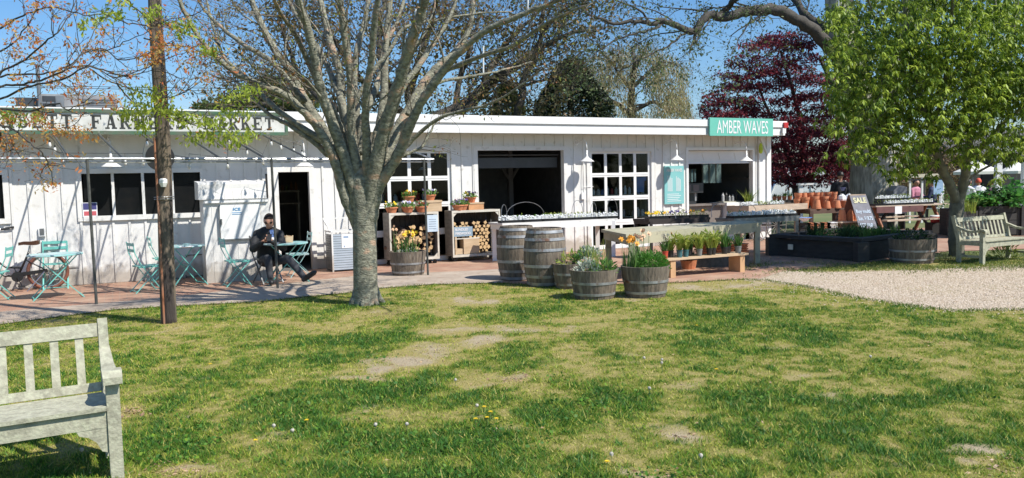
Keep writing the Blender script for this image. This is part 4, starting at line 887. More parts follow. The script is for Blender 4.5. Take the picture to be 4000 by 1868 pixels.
# ------------------------------------------------------------------ garden benches
LICH = M('weathered_teak', (.40, .385, .285), (.27, .26, .19), scale=14, rough=.9, bump=.3, bscale=60, stretch=(1, 1, 1), detail=10, c3=(.46, .46, .33), scale3=30, lo3=.45, hi3=.72)
def garden_bench(name_label, loc, rz, ln, nsl, hb=.90):
    """right front leg foot at origin; bench runs to -x; back at +y"""
    t = thing('garden_bench', name_label, 'bench', loc, rz, 'weathered slatted garden benches')
    dp = .47
    for x in (0, -ln):
        g = 1 if x == 0 else -1
        b = MB(); b.box((x - .035, -.035, 0), (x + .035, .035, .60)); b.build('front_leg', LICH, t)
        b = MB(); b.bar((x, dp - .02, 0), (x, dp - .02, .44), .06, .07, (1, 0, 0)); b.bar((x, dp - .02, .43), (x, dp + .10, hb), .055, .065, (1, 0, 0)); b.build('back_post', LICH, t)
        arm = [(x - .045, dp + .03, .66), (x + .045, dp + .03, .66), (x + .05, .25, .635), (x + .06, .06, .655), (x + .06, -.07, .63), (x - .06, -.07, .63), (x - .06, .06, .655), (x - .05, .25, .635)]
        b = MB(); prof = [(dp + .04, .70, .030), (dp - .05, .672, .032), (.30, .625, .036), (.20, .612, .040), (.10, .622, .048), (.02, .648, .052), (-.05, .646, .052), (-.085, .612, .050)]
        vs = []; fs = []
        for (y, z, w_) in prof: vs += [(x - w_, y, z), (x + w_, y, z), (x + w_, y, z - .04), (x - w_, y, z - .04)]
        for k in range(len(prof) - 1):
            for j in range(4): j2 = (j + 1) % 4; fs.append((k * 4 + j, k * 4 + 4 + j, k * 4 + 4 + j2, k * 4 + j2))
        fs += [(0, 1, 2, 3), tuple(len(vs) - 4 + j for j in (3, 2, 1, 0))]; b.add(vs, fs); b.build('armrest', LICH, t)
        b = MB(); b.box((x - .02, .036, .34), (x + .02, dp - .05, .41)); b.box((x - .018, .036, .12), (x + .018, dp - .05, .16)); b.build('side_rail', LICH, t)
    b = MB(); b.box((-ln + .036, -.022, .315), (-.036, .022, .415))
    for (sx, g) in ((-.036, -1), (-ln + .036, 1)):
        q = [(sx, -.020, .315), (sx + g * .16, -.020, .315), (sx + g * .145, -.020, .285), (sx + g * .10, -.020, .27), (sx + g * .06, -.020, .235), (sx + g * .035, -.020, .18), (sx, -.020, .165)]
        b.prism(q, (0, .04, 0))
    b.build('front_apron', LICH, t)
    b = MB()
    for k in range(5): y = -.045 + k * .094; b.box((-ln + .037 if k < 1 else -ln + .0, y, .416 - .003 * k), (-.037 if k < 1 else 0.0, y + .084, .44 - .003 * k))
    b.build('seat', LICH, t)
    b = MB(); b.bar((-ln + .03, dp + .075, .80), (-.03, dp + .075, .80), .03, .085, (0, 1, -.25)); b.build('top_rail', LICH, t)
    b = MB(); b.bar((-ln + .03, dp - .012, .455), (-.03, dp - .012, .455), .03, .055, (0, 1, -.25)); b.build('lower_rail', LICH, t)
    for k in range(nsl):
        x = -(k + 1) * ln / (nsl + 1) + (.0)
        b = MB(); b.bar((x, dp - .005, .48), (x, dp + .067, .765), .046, .013, (1, 0, 0)); b.build('back_slat', LICH, t)
    return t
garden_bench('weathered grey green slatted bench in the left foreground, its left half outside the photo', gp(459, 1868), R(31), 1.50, 10, .865)
garden_bench('weathered slatted bench under the bright green tree at the right edge', gp(3978, 1020) + D * .42, TH, 1.50, 12, .88)

# ------------------------------------------------------------------ barrels and half barrels
STAVE = M('barrel_stave', (.215, .17, .125), (.105, .085, .066), scale=10, rough=.85, bump=.5, stretch=(3, 3, .35), c3=(.27, .235, .18), scale3=6, lo3=.55, hi3=.7)
HOOP = M('barrel_hoop', (.42, .43, .44), (.26, .26, .26), scale=7, rough=.5, metal=.4, c3=(.20, .10, .055), scale3=5, lo3=.55, hi3=.68)
def barrel(label, loc, rz=0, h=.95, r0=.28, r1=.35):
    t = thing('wine_barrel', label, 'barrel', loc, rz, 'full wine barrels')
    rad = lambda z: r0 + (r1 - r0) * (1 - ((z - h / 2) / (h / 2)) ** 2)
    b = MB(); b.lathe([(rad(h * k / 16), h * k / 16) for k in range(17)] + [(r0 - .025, h), (r0 - .025, h - .03), (.001, h - .03)], (0, 0, 0), 36, cap1=False); b.build('staves', STAVE, t)
    for z in (.03, .15, .32, .58, .75, .87):
        b = MB(); b.lathe([(rad(z) + .002, z), (rad(z) + .008, z), (rad(z + .045) + .008, z + .045), (rad(z + .045) + .002, z + .045)], (0, 0, 0), 36, cap0=False, cap1=False); b.build('hoop', HOOP, t)
    return t
barrel('full wine barrel standing in front of the dark bay, left of the pair', gp(2022, 1098) + Vector((0, .2, 0)), .3)
barrel('full wine barrel in front, right of the pair', gp(2133, 1122) + Vector((0, .22, 0)), 1.1)
def half_barrel(label, loc, rz=0, h=.44, rb=.27, rtp=.345, hoops=(.06, .22, .36), gr='half barrel planters'):
    t = thing('half_barrel', label, 'planter', loc, rz, gr)
    rad = lambda z: rb + (rtp - rb) * (z / h) ** .8
    b = MB(); b.lathe([(rad(h * k / 6), h * k / 6) for k in range(7)] + [(rtp - .03, h), (rtp - .04, h - .06)], (0, 0, 0), 36, cap1=False); b.build('staves', STAVE, t)
    for z in hoops[:2]:
        b = MB(); b.lathe([(rad(z) + .001, z), (rad(z) + .007, z), (rad(z + .035) + .007, z + .035), (rad(z + .035) + .001, z + .035)], (0, 0, 0), 36, cap0=False, cap1=False); b.build('hoop', HOOP, t)
    b = MB(); b.lathe([(rtp - .035, h - .05), (.001, h - .03)], (0, 0, 0), 24, cap1=False); b.build('soil', SOIL, t)
    return t
HB = [('half barrel of daffodils beside the left firewood crate', gp(1587, 1082) + Vector((0, .3, 0)), .46, .29, .35),
      ('shaded half barrel behind, partly hidden by the nearer left half barrel', gp(2235, 1133) + Vector((0, .25, 0)), .40, .24, .29),
      ('half barrel on the lawn, left of the front pair, with silver foliage', gp(2330, 1175) + Vector((0, .28, 0)), .42, .28, .35),
      ('half barrel on the lawn, right of the front pair, with a green mound', gp(2535, 1168) + Vector((0, .28, 0)), .45, .28, .355),
      ('half barrel in deep shade left of the right hand bench', gp(3600, 1032) + Vector((0, .35, 0)), .46, .36, .42)]
HBO = [half_barrel(l, p, random.random() * 3, h, a, c) for (l, p, h, a, c) in HB]

# ------------------------------------------------------------------ plants for pots
GSTRAP = leafmat('strap_leaf', [(.05, .13, .03), (.09, .2, .04), (.15, .27, .06)]); GYEL = leafmat('yellow_green_leaf', [(.30, .36, .06), (.42, .45, .10), (.20, .32, .05)]); GSIL = leafmat('silver_leaf', [(.34, .40, .31), (.50, .54, .45), (.18, .25, .17)], trans=.2)
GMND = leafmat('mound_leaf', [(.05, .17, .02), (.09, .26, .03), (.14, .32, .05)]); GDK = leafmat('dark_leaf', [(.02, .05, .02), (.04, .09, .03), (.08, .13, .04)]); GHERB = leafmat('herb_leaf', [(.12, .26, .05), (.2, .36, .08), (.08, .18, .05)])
FY = M('petal_yellow', (.86, .62, .02), (.85, .5, .02), rough=.6); FO = M('petal_orange', (.85, .36, .03), rough=.6); FW = M('petal_white', (.85, .82, .75), rough=.6); FP = M('petal_purple', (.13, .07, .3), (.3, .2, .5), rough=.6); FR = M('petal_red', (.45, .05, .03), rough=.6); FPK = M('petal_apricot', (.8, .5, .3), rough=.6); FL = M('petal_lilac', (.5, .45, .75), rough=.6)
def plant(name, label, cat, loc, rz=0, group=None): return thing(name, label, cat, loc, rz, group)
def straps(n, rad, h, w, spread=.5, c=(0, 0)):
    b = MB()
    for k in range(n):
        a = random.random() * 2 * pi; q = rad * math.sqrt(random.random()); p = Vector((c[0] + q * math.cos(a), c[1] + q * math.sin(a), 0)); hh = h * random.uniform(.6, 1.05); ln = spread * hh * random.random()
        a2 = random.random() * 2 * pi; b.blade(p, p + Vector((math.cos(a2) * ln, math.sin(a2) * ln, hh)), w, random.random())
    return b
def flowerhead(b, p, r, d=None):
    d = d or Vector((random.gauss(0, .6), -.8, .35)).normalized(); a = d.orthogonal().normalized(); c = d.cross(a)
    for k in range(6):
        t = 2 * pi * k / 6; q = a * math.cos(t) + c * math.sin(t); b.leaf(p, q + d * .25, r, r * .75, d)
    b.tube([p, p + d * r * .5], [r * .2, r * .35], 6)
def daffodil(label, loc, n=26, h=.32, rad=.12, nf=5, col=None, fr=.04, group=None, sc=1.0):
    t = plant('daffodil_clump', label, 'daffodils', loc, 0, group)
    straps(n, rad, h, .014).build('leaves', GSTRAP, t)
    b = MB(); st = MB()
    for k in range(nf):
        a = random.random() * 2 * pi; q = rad * random.random() * 1.2; z = h * random.uniform(1.0, 1.35); p = Vector((q * math.cos(a), q * math.sin(a), z)); st.tube([(p.x * .6, p.y * .6, 0), p], .004, 4); flowerhead(b, p, fr)
    st.build('stems', STEM, t); b.build('blossoms', col or FY, t); return t
def mound(label, loc, n, rx, rz_, mat, leaf, cat='plant', name='mound_plant', flat=.0, droop=-.2, aspect=.45, group=None):
    t = plant(name, label, cat, loc, 0, group)
    C = []
    while len(C) < n:
        p = RNG.normal(size=3); p /= np.linalg.norm(p); p[2] = abs(p[2]); q = RNG.uniform(.55, 1.02); C.append((p[0] * rx * q, p[1] * rx * q, p[2] * rz_ * q))
    C = np.array(C); d = C / (np.linalg.norm(C, axis=1)[:, None] + 1e-6); leafcloud('foliage', C, leaf, mat, t, aspect=aspect, dirs=d, droop=droop); return t
top = lambda i: Vector(HB[i][1]) + Vector((0, 0, HB[i][2] - .04))
daffodil('clump of yellow daffodils in the half barrel by the firewood', top(0) + Vector((.02, 0, 0)), 60, .33, .17, 9, FY, .045)
daffodil('faded apricot tulips at the left of the daffodil half barrel', top(0) + Vector((-.22, -.05, 0)), 10, .40, .05, 3, FPK, .035)
mound('low grey green herbs in the daffodil half barrel', top(0) + Vector((.0, -.12, -.02)), 160, .2, .12, GSIL, .03)
mound('grey green and yellow foliage in the shaded half barrel', top(1) + Vector((0, 0, 0)), 170, .22, .20, GYEL, .06, aspect=.3)
mound('dark rosette foliage at the right of the shaded half barrel', top(1) + Vector((.22, -.02, .06)), 260, .2, .20, GHERB, .06)
mound('silvery woolly leaves spilling between the half barrels', top(1) + Vector((.30, -.05, .10)), 240, .17, .18, GSIL, .06, aspect=.45)
mound('silver leaved plant in the left front half barrel', top(2) + Vector((-.10, -.02, 0)), 320, .17, .17, GSIL, .05)
mound('green leafy plant in the left front half barrel', top(2) + Vector((.14, -.02, 0)), 260, .19, .15, GHERB, .07, aspect=.3)
t = plant('grass_stalks', 'thin upright stalks in the left front half barrel', 'plant', top(2) + Vector((.05, .1, 0))); straps(40, .18, .50, .008, .55).build('stalks', GYEL, t)
mound('round bright green mound in the right front half barrel', top(3) + Vector((.09, 0, -.02)), 2600, .26, .27, GMND, .03, aspect=.4)
daffodil('white and orange daffodils in the right front half barrel', top(3) + Vector((-.2, .0, 0)), 50, .34, .13, 9, FO, .045)
daffodil('tall apricot daffodils behind the green mound', top(3) + Vector((-.02, .16, 0)), 36, .40, .14, 8, FPK, .04)
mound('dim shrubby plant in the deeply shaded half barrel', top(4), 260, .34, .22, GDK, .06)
mound('yellow green sprouting plant behind the right hand bench', L(7.2, 7.0), 200, .2, .34, GYEL, .09, aspect=.2)

# ------------------------------------------------------------------ firewood crates
GREYWOOD = M('crate_boards', (.28, .25, .21), (.19, .17, .145), scale=5, rough=.85, bump=.3, stretch=(1, 1, 3)); CRDK = M('crate_inside', (.07, .055, .045), rough=.9); CEDGE = M('crate_edge', (.62, .58, .50), (.5, .46, .38), rough=.8)
def crate(label, loc, w=1.14, dp=.42, h=.96):
    t = thing('firewood_crate', label, 'crate', loc, TH, 'open wooden crates holding firewood')
    z0 = .14
    b = MB(); n = 5
    for k in range(n): b.box((0, k * dp / n + .002, z0), (.025, (k + 1) * dp / n - .004, z0 + h)); b.box((w - .025, k * dp / n + .002, z0), (w, (k + 1) * dp / n - .004, z0 + h))
    b.build('side_boards', GREYWOOD, t)
    b = MB(); n = 6
    for k in range(9): b.box((.026 + k * (w - .05) / 9, dp - .02, z0), (.026 + (k + 1) * (w - .05) / 9 - .012, dp, z0 + h))
    b.build('back_boards', CRDK, t)
    b = MB(); b.box((.026, 0.01, z0), (w - .026, dp - .021, z0 + .03)); b.box((0, .0, z0 + h + .001), (w, dp, z0 + h + .028)); b.build('deck_boards', GREYWOOD, t)
    b = MB()
    b.box((0, -.03, z0 + h - .02), (w, -.001, z0 + h + .03)); b.box((0, -.03, z0 - .03), (w, -.001, z0 + .02)); b.box((0, -.03, z0 + .021), (.035, -.001, z0 + h - .021)); b.box((w - .035, -.03, z0 + .021), (w, -.001, z0 + h - .021))
    for (x, g, zz, hh) in ((.036, 1, z0 + h - .021, -1), (w - .036, -1, z0 + h - .021, -1), (w - .036, -1, z0 + .021, 1)): b.prism([(x, -.02, zz), (x + g * .09, -.02, zz), (x, -.02, zz + hh * .09)], (0, .015, 0))
    b.build('face_frame', CEDGE, t)
    for x in (.08, w - .08):
        for y in (.06, dp - .06): c = MB(); c.lathe([(.04, -.02), (.045, -.01), (.045, .01), (.04, .02)], (x, y, .045), 12, Matrix.Rotation(pi / 2, 3, 'X')); c.box((x - .03, y - .03, .09), (x + .03, y + .03, .11)); c.build('caster', BLACK, t)
    return t
C1 = L(-3.12, .52); C2 = L(-1.70, .50)
crate('left open crate of jumbled firewood behind the daffodils', C1, 1.10); crate('right open crate stacked with split firewood', C2, 1.16)
LOGB = M('log_bark', (.20, .13, .09), (.12, .08, .055), rough=.9, bump=.5); LOGE = M('log_end', (.66, .46, .24), (.54, .36, .18), scale=14, rough=.8)
def logproto(k):
    t = thing('firewood_log', 'x', 'firewood', (0, 0, 0), 0)
    n = random.choice((3, 4, 5)); r = .05; pts = [(r * random.uniform(.8, 1.2) * math.cos(2 * pi * i / n + k), r * random.uniform(.8, 1.2) * math.sin(2 * pi * i / n + k)) for i in range(n)]
    b = MB(); b.prism([(x, 0, z) for x, z in pts], (0, .30, 0)); b.build('bark', LOGB, t)
    b = MB(); b.prism([(x * .97, -.004, z * .97) for x, z in pts], (0, .0035, 0)); b.build('cut_end', LOGE, t); return t
protos = [logproto(k) for k in range(6)]; used = set()
def put_log(k, P, rz, tilt, label, group, sc=1.0):
    pr = protos[k]
    o = pr if k not in used else copy_tree(pr); used.add(k)
    o['label'] = label; o['group'] = group; o.location = P; o.rotation_euler = (tilt, random.random() * 6.28, rz); o.scale = (sc, 1, sc)
cnt = 0
for row in range(9):                       # right crate: neat stack, thinner towards the lower left
    z = .14 + .075 + row * .078
    for c in range(10):
        x = .10 + c * .094 + (row % 2) * .045
        if x > .92 or (x > .45 and x < .55 and row > 4) : continue
        if row < 4 and x < .50: continue
        if row == 8 and (c % 3 == 1): continue
        put_log(random.randrange(6), C2 + D * x + N * (-.06 - .05 * random.random()) + Vector((0, 0, z)), TH + random.gauss(0, .06), 0, 'split log with a pale cut end in the neat stack of the right crate', 'logs stacked in the right crate', random.uniform(.8, 1.05)); cnt += 1
for k in range(78):                         # left crate: heap, pale split faces on the right
    x = random.uniform(.16, .98); z = .22 + random.random() * (.60 if x > .45 else .50); sc = random.uniform(.8, 1.15)
    if x > .85 and z > .7: continue
    put_log(random.randrange(6), C1 + D * x + N * (-.08 - .04 * random.random()) + Vector((0, 0, z)), TH + random.gauss(0, .3), random.gauss(0, .25), 'rough log in the jumbled heap of the left crate', 'logs heaped in the left crate', sc)
# backing heap so that the stacks are not hollow
t = thing('log_pile', 'dark logs packed at the back of the left crate', 'firewood', C1 + Vector((0, 0, 0)), TH); b = MB()
for k in range(40): x = random.uniform(.08, 1.0); z = .2 + random.random() * .5; b.tube([(x, .28, z), (x + .05, .38, z)], .05, 6)
b.build('packed_logs', LOGB, t)
t = thing('log_sign', 'blue chalk sign lettered FIREWOOD propped in the right crate', 'sign', C2 + D * .05 + N * .0 + Vector((0, 0, .56)), TH); b = MB(); b.box((0, 0, 0), (.44, .015, .21)); b.build('board', M('chalk_blue', (.22, .32, .40), (.28, .36, .42), scale=12, rough=.8), t)
tx = text_mb('BUNDLED', .055, .30, bold=.02); tx.xf(Matrix.Translation((.03, -.001, .125))); t2 = text_mb('FIREWOOD', .055, .36, bold=.02); t2.xf(Matrix.Translation((.03, -.001, .04))); b = MB(); b.v = tx.v + t2.v; b.f = tx.f + [tuple(i + len(tx.v) for i in f) for f in t2.f]; b.r = [.5] * len(b.v); b.build('lettering', PAPER, t)
b = MB(); b.box((.02, .001, -.40), (.06, .012, 0)); b.build('prop', WOODRAW, t)
t = thing('firewood_box', 'pale board box standing at the bottom of the right crate', 'box', C2 + D * .12 + N * .0 + Vector((0, 0, .17)), TH); b = MB(); b.box((.15, .0, 0), (.52, .02, .33)); b.box((.15, .02, 0), (.17, .24, .33)); b.box((.50, .02, 0), (.52, .24, .33)); b.box((-.05, .03, 0), (.14, .2, .12)); b.build('boards', WOODRAW, t); b = MB(); b.box((-.05, .0, .33), (.54, .25, .35)); b.build('lid', CEDGE, t)
t = thing('price_card', 'light blue instruction card on the corner of the left crate', 'card', C1 + D * .84 + N * .035 + Vector((0, 0, .70)), TH); b = MB(); b.box((0, 0, 0), (.24, .004, .36)); cdo = b.build('card_sheet', M('card_blue', (.55, .66, .76), rough=.5), t); b = MB()
for k in range(5): b.box((.03, -.002, .06 + k * .05), (.2, -.0005, .07 + k * .05))
b.build('print', M('print_grey', (.2, .25, .3)), cdo)
# small boxes and pansy bowls on the crates
t = thing('raised_box', 'raw plywood box on the left crate under a pansy bowl', 'box', C1 + D * .78 + N * -.12 + Vector((0, 0, 1.129)), TH); b = MB(); b.box((0, 0, 0), (.46, .26, .24)); b.build('panels', WOODRAW, t); b = MB(); b.box((-.01, -.012, .19), (.47, -.001, .24)); b.build('rim', WOODRAW, t)
t = thing('raised_box', 'orange box at the back of the right crate', 'box', C2 + D * .46 + N * -.1 + Vector((0, 0, 1.129)), TH); b = MB(); b.box((0, 0, 0), (.36, .26, .16)); b.build('panels', M('orange_ply', (.62, .32, .15), rough=.7), t); b = MB(); b.box((-.008, -.01, .13), (.368, -.001, .16)); b.build('rim', WOODRAW, t)
t = thing('raised_box', 'low plank raising the topmost pansy bowl over the left crate', 'box', C1 + D * .34 + N * -.16 + Vector((0, 0, 1.129)), TH); b = MB(); b.box((0, 0, 0), (.44, .22, .22)); b.build('panels', WOODOLD, t); b = MB(); b.box((-.008, -.01, .19), (.448, -.001, .22)); b.build('rim', WOODOLD, t)
def pansy(label, loc, cols, r=.13):
    t = thing('pansy_bowl', label, 'potted pansies', loc, random.random() * 3, 'terracotta bowls of pansies on the crates')
    b = MB(); b.lathe([(r * .68, 0), (r * .98, .10), (r * 1.06, .10), (r * 1.06, .125), (r * .95, .125), (r * .9, .09)], (0, 0, 0), 20, cap1=False); b.build('pot', TERRA, t)
    b = MB(); b.lathe([(r * .95, .1), (.001, .115)], (0, 0, 0), 12, cap1=False); b.build('soil', SOIL, t)
    C = [((q := r * 1.15 * math.sqrt(random.random())) * math.cos(a := random.random() * 6.28), q * math.sin(a), .12 + .09 * random.random()) for _ in range(150)]
    leafcloud('foliage', C, .045, GHERB, t, aspect=.6)
    for c, mt in enumerate(cols):
        b = MB()
        for k in range(11 // len(cols) + 3):
            a = random.random() * 6.28; q = r * 1.15 * math.sqrt(random.random()); flowerhead(b, Vector((q * math.cos(a), q * math.sin(a), .17 + .07 * random.random())), .03)
        b.build('blossoms', mt, t)
ct_ = 1.129
for (lab, P, cols) in [('bowl of yellow pansies, leftmost on the left crate', C1 + D * .10 + N * -.10, [FY]), ('bowl of white and lilac pansies, second from the left on the left crate', C1 + D * .43 + N * -.02, [FW, FL]), ('bowl of red and white pansies, third on the left crate', C1 + D * .73 + N * .0, [FW, FR]),
                       ('bowl of orange and yellow pansies raised highest on the left crate', C1 + D * .55 + N * -.27 + Vector((0, 0, .22)), [FY, FO, FPK]), ('bowl of lilac pansies on the raw plywood box', C1 + D * 1.02 + N * -.25 + Vector((0, 0, .24)), [FL, FW]),
                       ('bowl of pale and dark pansies on the left of the right crate', C2 + D * .18 + N * -.05, [FW, FP]), ('bowl of dark purple pansies behind on the orange box', C2 + D * .56 + N * -.24 + Vector((0, 0, .16)), [FP, FY]), ('bowl of dark pansies low beside the orange box', C2 + D * .32 + N * -.16 + Vector((0, 0, 0)), [FP, FR])]:
    pansy(lab, P + Vector((0, 0, ct_)), cols)

# ------------------------------------------------------------------ sale tables and seedling trays
def table(label, corners, z, th=.045, apron=.10, legw=.09, mat=None, name='sale_table', apm=None, legs=True, group=None):
    c = [Vector(p) for p in corners]; base = c[0].copy(); base.z = 0; t = thing(name, label, 'table', base, 0, group); mat = mat or WHITE
    q = [p - base for p in c]; q = [Vector((p.x, p.y, 0)) for p in q]; cen = sum(q, Vector()) / 4
    ins = lambda f: [cen + (p - cen) * f for p in q]
    b = MB(); n = 5                          # boards run along the long side
    for k in range(n):
        a0, a1 = k / n + .004, (k + 1) / n - .004
        P = [q[0].lerp(q[3], a0), q[1].lerp(q[2], a0), q[1].lerp(q[2], a1), q[0].lerp(q[3], a1)]
        b.prism([p + Vector((0, 0, z - th)) for p in P], (0, 0, th))
    b.build('tabletop', mat, t)
    if apron:
        b = MB(); i = ins(.96)
        for k in range(4): b.bar(i[k] + Vector((0, 0, z - th - apron / 2 - .001)), i[(k + 1) % 4] + Vector((0, 0, z - th - apron / 2 - .001)), .035, apron)
        b.build('apron', apm or mat, t)
    if legs:
        i = ins(.92)
        for p in i: b = MB(); b.box((p.x - legw / 2, p.y - legw / 2, 0), (p.x + legw / 2, p.y + legw / 2, z - th - .002)); b.build('leg', apm or mat, t)
    return t
za = .85
W0, W1 = L(-.98, 1.55), L(1.78, 1.75)
table('long white sale table of seedlings behind the wine barrels', [W0, W1, W1 - N * .7, W0 - N * .7], .86, apm=WHITEC)
GREENWOOD = M('treated_lumber', (.42, .39, .27), (.34, .32, .22), scale=3, rough=.8, bump=.3, c3=(.27, .25, .19), scale3=7)
WT = [Vector((1.85, 12.75, 0)), Vector((4.92, 15.45, 0)), Vector((4.75, 16.3, 0)), Vector((1.62, 14.3, 0))]
table('long unpainted lumber table in front of the serving bay', WT, .815, .05, .13, .10, GREENWOOD)
LB = [Vector((2.58, 13.28, 0)), Vector((4.22, 14.02, 0)), Vector((4.08, 14.36, 0)), Vector((2.45, 13.62, 0))]
t = table('low raw plank bench carrying pots of daffodils', LB, .345, .035, 0, .0, WOODRAW, 'plank_bench', legs=False)
for f in (.10, .93):
    a = LB[0].lerp(LB[1], f) - LB[0]; c_ = LB[3].lerp(LB[2], f) - LB[0]; b = MB(); b.bar(a.lerp(c_, .06) + Vector((0, 0, .155)), a.lerp(c_, .94) + Vector((0, 0, .155)), .10, .308); b.build('leg', M('new_lumber', (.60, .37, .19), (.5, .3, .15), rough=.7, stretch=(1, 1, .3)) if 'new_lumber' not in bpy.data.materials else bpy.data.materials['new_lumber'], t)
TRAYM = M('black_tray', (.014, .014, .014), rough=.5); CELL = M('label_white', (.80, .80, .80), (.7, .72, .72), rough=.6)
def tray(label, loc, rz, w=.52, d=.26, plants=('w', 3), group='black seedling trays', stick=True, nx=9, ny=4, h=.05, leg=None, gm=None, ph=.09):
    t = thing('seedling_tray', label, 'seedling tray', loc, rz, group)
    b = MB(); b.box((0, 0, 0), (w, d, .01)); b.box((0, 0, .01), (w, .008, h)); b.box((0, d - .008, .01), (w, d, h)); b.box((0, .008, .01), (.008, d - .008, h)); b.box((w - .008, .008, .01), (w, d - .008, h)); b.box((-.012, -.012, h), (w + .012, -.0, h + .006)); b.build('tray_shell', TRAYM, t)
    b = MB(); b.box((.009, .009, .011), (w - .009, d - .009, h - .008)); b.build('soil', SOIL, t)
    if plants[0] == 'w':
        b = MB()
        for i in range(nx):
            for j in range(ny):
                x = (i + .5) * w / nx + random.gauss(0, .004); y = (j + .5) * d / ny; a = .015 + .009 * random.random(); z1_ = h + random.uniform(.03, .085); b.bar((x, y, h * .5), (x + random.gauss(0, .008), y + random.gauss(0, .008), z1_), a * 2, .006, (random.gauss(1, .3), random.gauss(0, .3), 0)); 
                if random.random() < .6: b.ball((x, y, z1_), .021, 5, 4, (1.2, 1, .8))
        b.build('white_labels', CELL, t)
    n = int(plants[1] * 26)
    if n:
        C = [(random.uniform(.0, w), random.uniform(0, d), h + ph * random.random() ** 1.5) for _ in range(n)]
        dirs = np.tile([0, 0, .7], (n, 1)); leafcloud('seedlings', C, .035 if ph < .12 else .06, gm or GHERB, t, aspect=.4, dirs=dirs)
    return t
def tray_at(label, a, bb, z, fr, side, **k):
    """tray lying along the edge a->bb of a table at fraction fr"""
    d = (bb - a); d.z = 0; ang = math.atan2(d.y, d.x); p = a + d * fr + Vector((-math.sin(ang), math.cos(ang), 0)) * side; p = Vector((p.x, p.y, z)); return tray(label, p, ang, **k)
labs = ['leftmost tray on the white table, full of white plant labels', 'second tray from the left on the white table, white labels', 'third tray on the white table with a few pale seedlings', 'fourth tray on the white table with bright lettuce seedlings', 'fifth tray on the white table, mixed labels and seedlings']
for k in range(5): tray_at(labs[k], W0, W1, .861, .005 + k * .165, .04, plants=('w', (.6, 1.2, 2.4, 6, 3.5)[k]), gm=GYEL if k >= 3 else GHERB)
tray_at('rightmost tray on the white table, tightly packed white labels', W0, W1, .861, .83, .04, plants=('w', .8))
for k, lb in enumerate(['back row tray behind the wine barrels on the white table', 'back row tray with yellow green lettuces on the white table', 'back row tray near the right glazed door on the white table']): tray_at(lb, W0, W1, .861, (.06, .42, .66)[k], .34, plants=('w', (1, 9, 3)[k]), gm=GYEL, ph=.10)
# tray shelf behind the lumber table
B0, B1 = L(1.90, 2.75), L(3.30, 3.05)
t = table('dark slatted stand of pansy trays behind the lumber table', [B0, B1, B1 - N * .6, B0 - N * .6], .86, .05, .06, .06, M('dark_slats', (.05, .04, .035), rough=.8), 'tray_stand')
for k, (lb, cm) in enumerate([('tray of orange and yellow pansies at the left of the dark stand', FY), ('tray of purple pansies in the middle of the dark stand', FP), ('tray of yellow green and orange bedding plants at the right of the dark stand', FO)]):
    o = tray_at(lb, B0, B1, .862, .02 + k * .33, .03, w=.44, d=.28, plants=('g', 6), gm=(GYEL if k else GHERB), ph=.10); b = MB()
    for q in range(26 if k == 0 else 10): flowerhead(b, Vector((random.uniform(0, .44), random.uniform(0, .28), .10 + .05 * random.random())), .03)
    b.build('blossoms', cm, o)
E0, E1 = WT[3].lerp(WT[0], .10), WT[2].lerp(WT[1], .10)
labs2 = ['tray of bright seedlings at the left end of the lumber table row', 'second tray on the lumber table with white labels', 'third tray on the lumber table with pale blue labels', 'fourth tray on the lumber table with closely set labels', 'tray of purple and white labels at the right end of the lumber table']
for k in range(5):
    P = gp(2660 + k * 60, 862 - k * 4, .86); a = gp(2640, 862, .86); c_ = gp(2950, 846, .86)
SB0, SB1 = L(3.55, 3.50), L(5.35, 3.62)
t = table('low dark table behind the lumber table with rows of seedlings', [SB0, SB1, SB1 - N * .6, SB0 - N * .6], .83, .04, .07, .06, METAL, 'seedling_table')
for k in range(4): tray_at(labs2[k], SB0, SB1, .831, .01 + k * .245, .02, w=.42, d=.27, plants=('w', (5, .8, 1.5, .3)[k]), gm=GHERB, nx=8)
tray_at(labs2[4], SB0, SB1, .831, .70, .33, w=.42, d=.25, plants=('w', .5), nx=8)
# wire hoops over the trays
def hoop(label, u0, u1, vb, vt, o):
    s0, z0_ = wo(u0, vb, o); s1, _ = wo(u1, vb, o); sm, z1_ = wo((u0 + u1) / 2, vt, o); t = thing('wire_hoop', label, 'hoop', L(s0, o, z0_), TH, 'wire hoops arched over the seedling trays')
    w_ = s1 - s0; hh = z1_ - z0_; b = MB(); b.tube([(w_ / 2 - w_ / 2 * math.cos(a), .25 * k / 14, hh * math.sin(a) ** .8) for k in range(15) for a in [pi * k / 14]], .006, 5); b.build('wire', METAL, t)
for (lb, a) in [('wire hoop at the left end of the white table', (1960, 2000, 870, 800, 1.5)), ('wide wire hoop over the left of the white table', (1975, 2150, 870, 790, 1.5)), ('wire hoop before the white pier', (2235, 2300, 865, 783, 1.6)), ('small wire hoop before the right glazed door', (2310, 2352, 850, 792, 1.6)), ('wire hoop before the right glazed door, larger', (2372, 2435, 850, 777, 1.7)), ('wire hoop leaning over the pansy trays', (2640, 2700, 855, 815, 3.2)), ('wire hoop in front of the wooden counter', (2780, 2850, 850, 798, 3.3)), ('wire hoop in front of the white counter', (2885, 2985, 855, 798, 3.3))]: hoop(lb, *a)
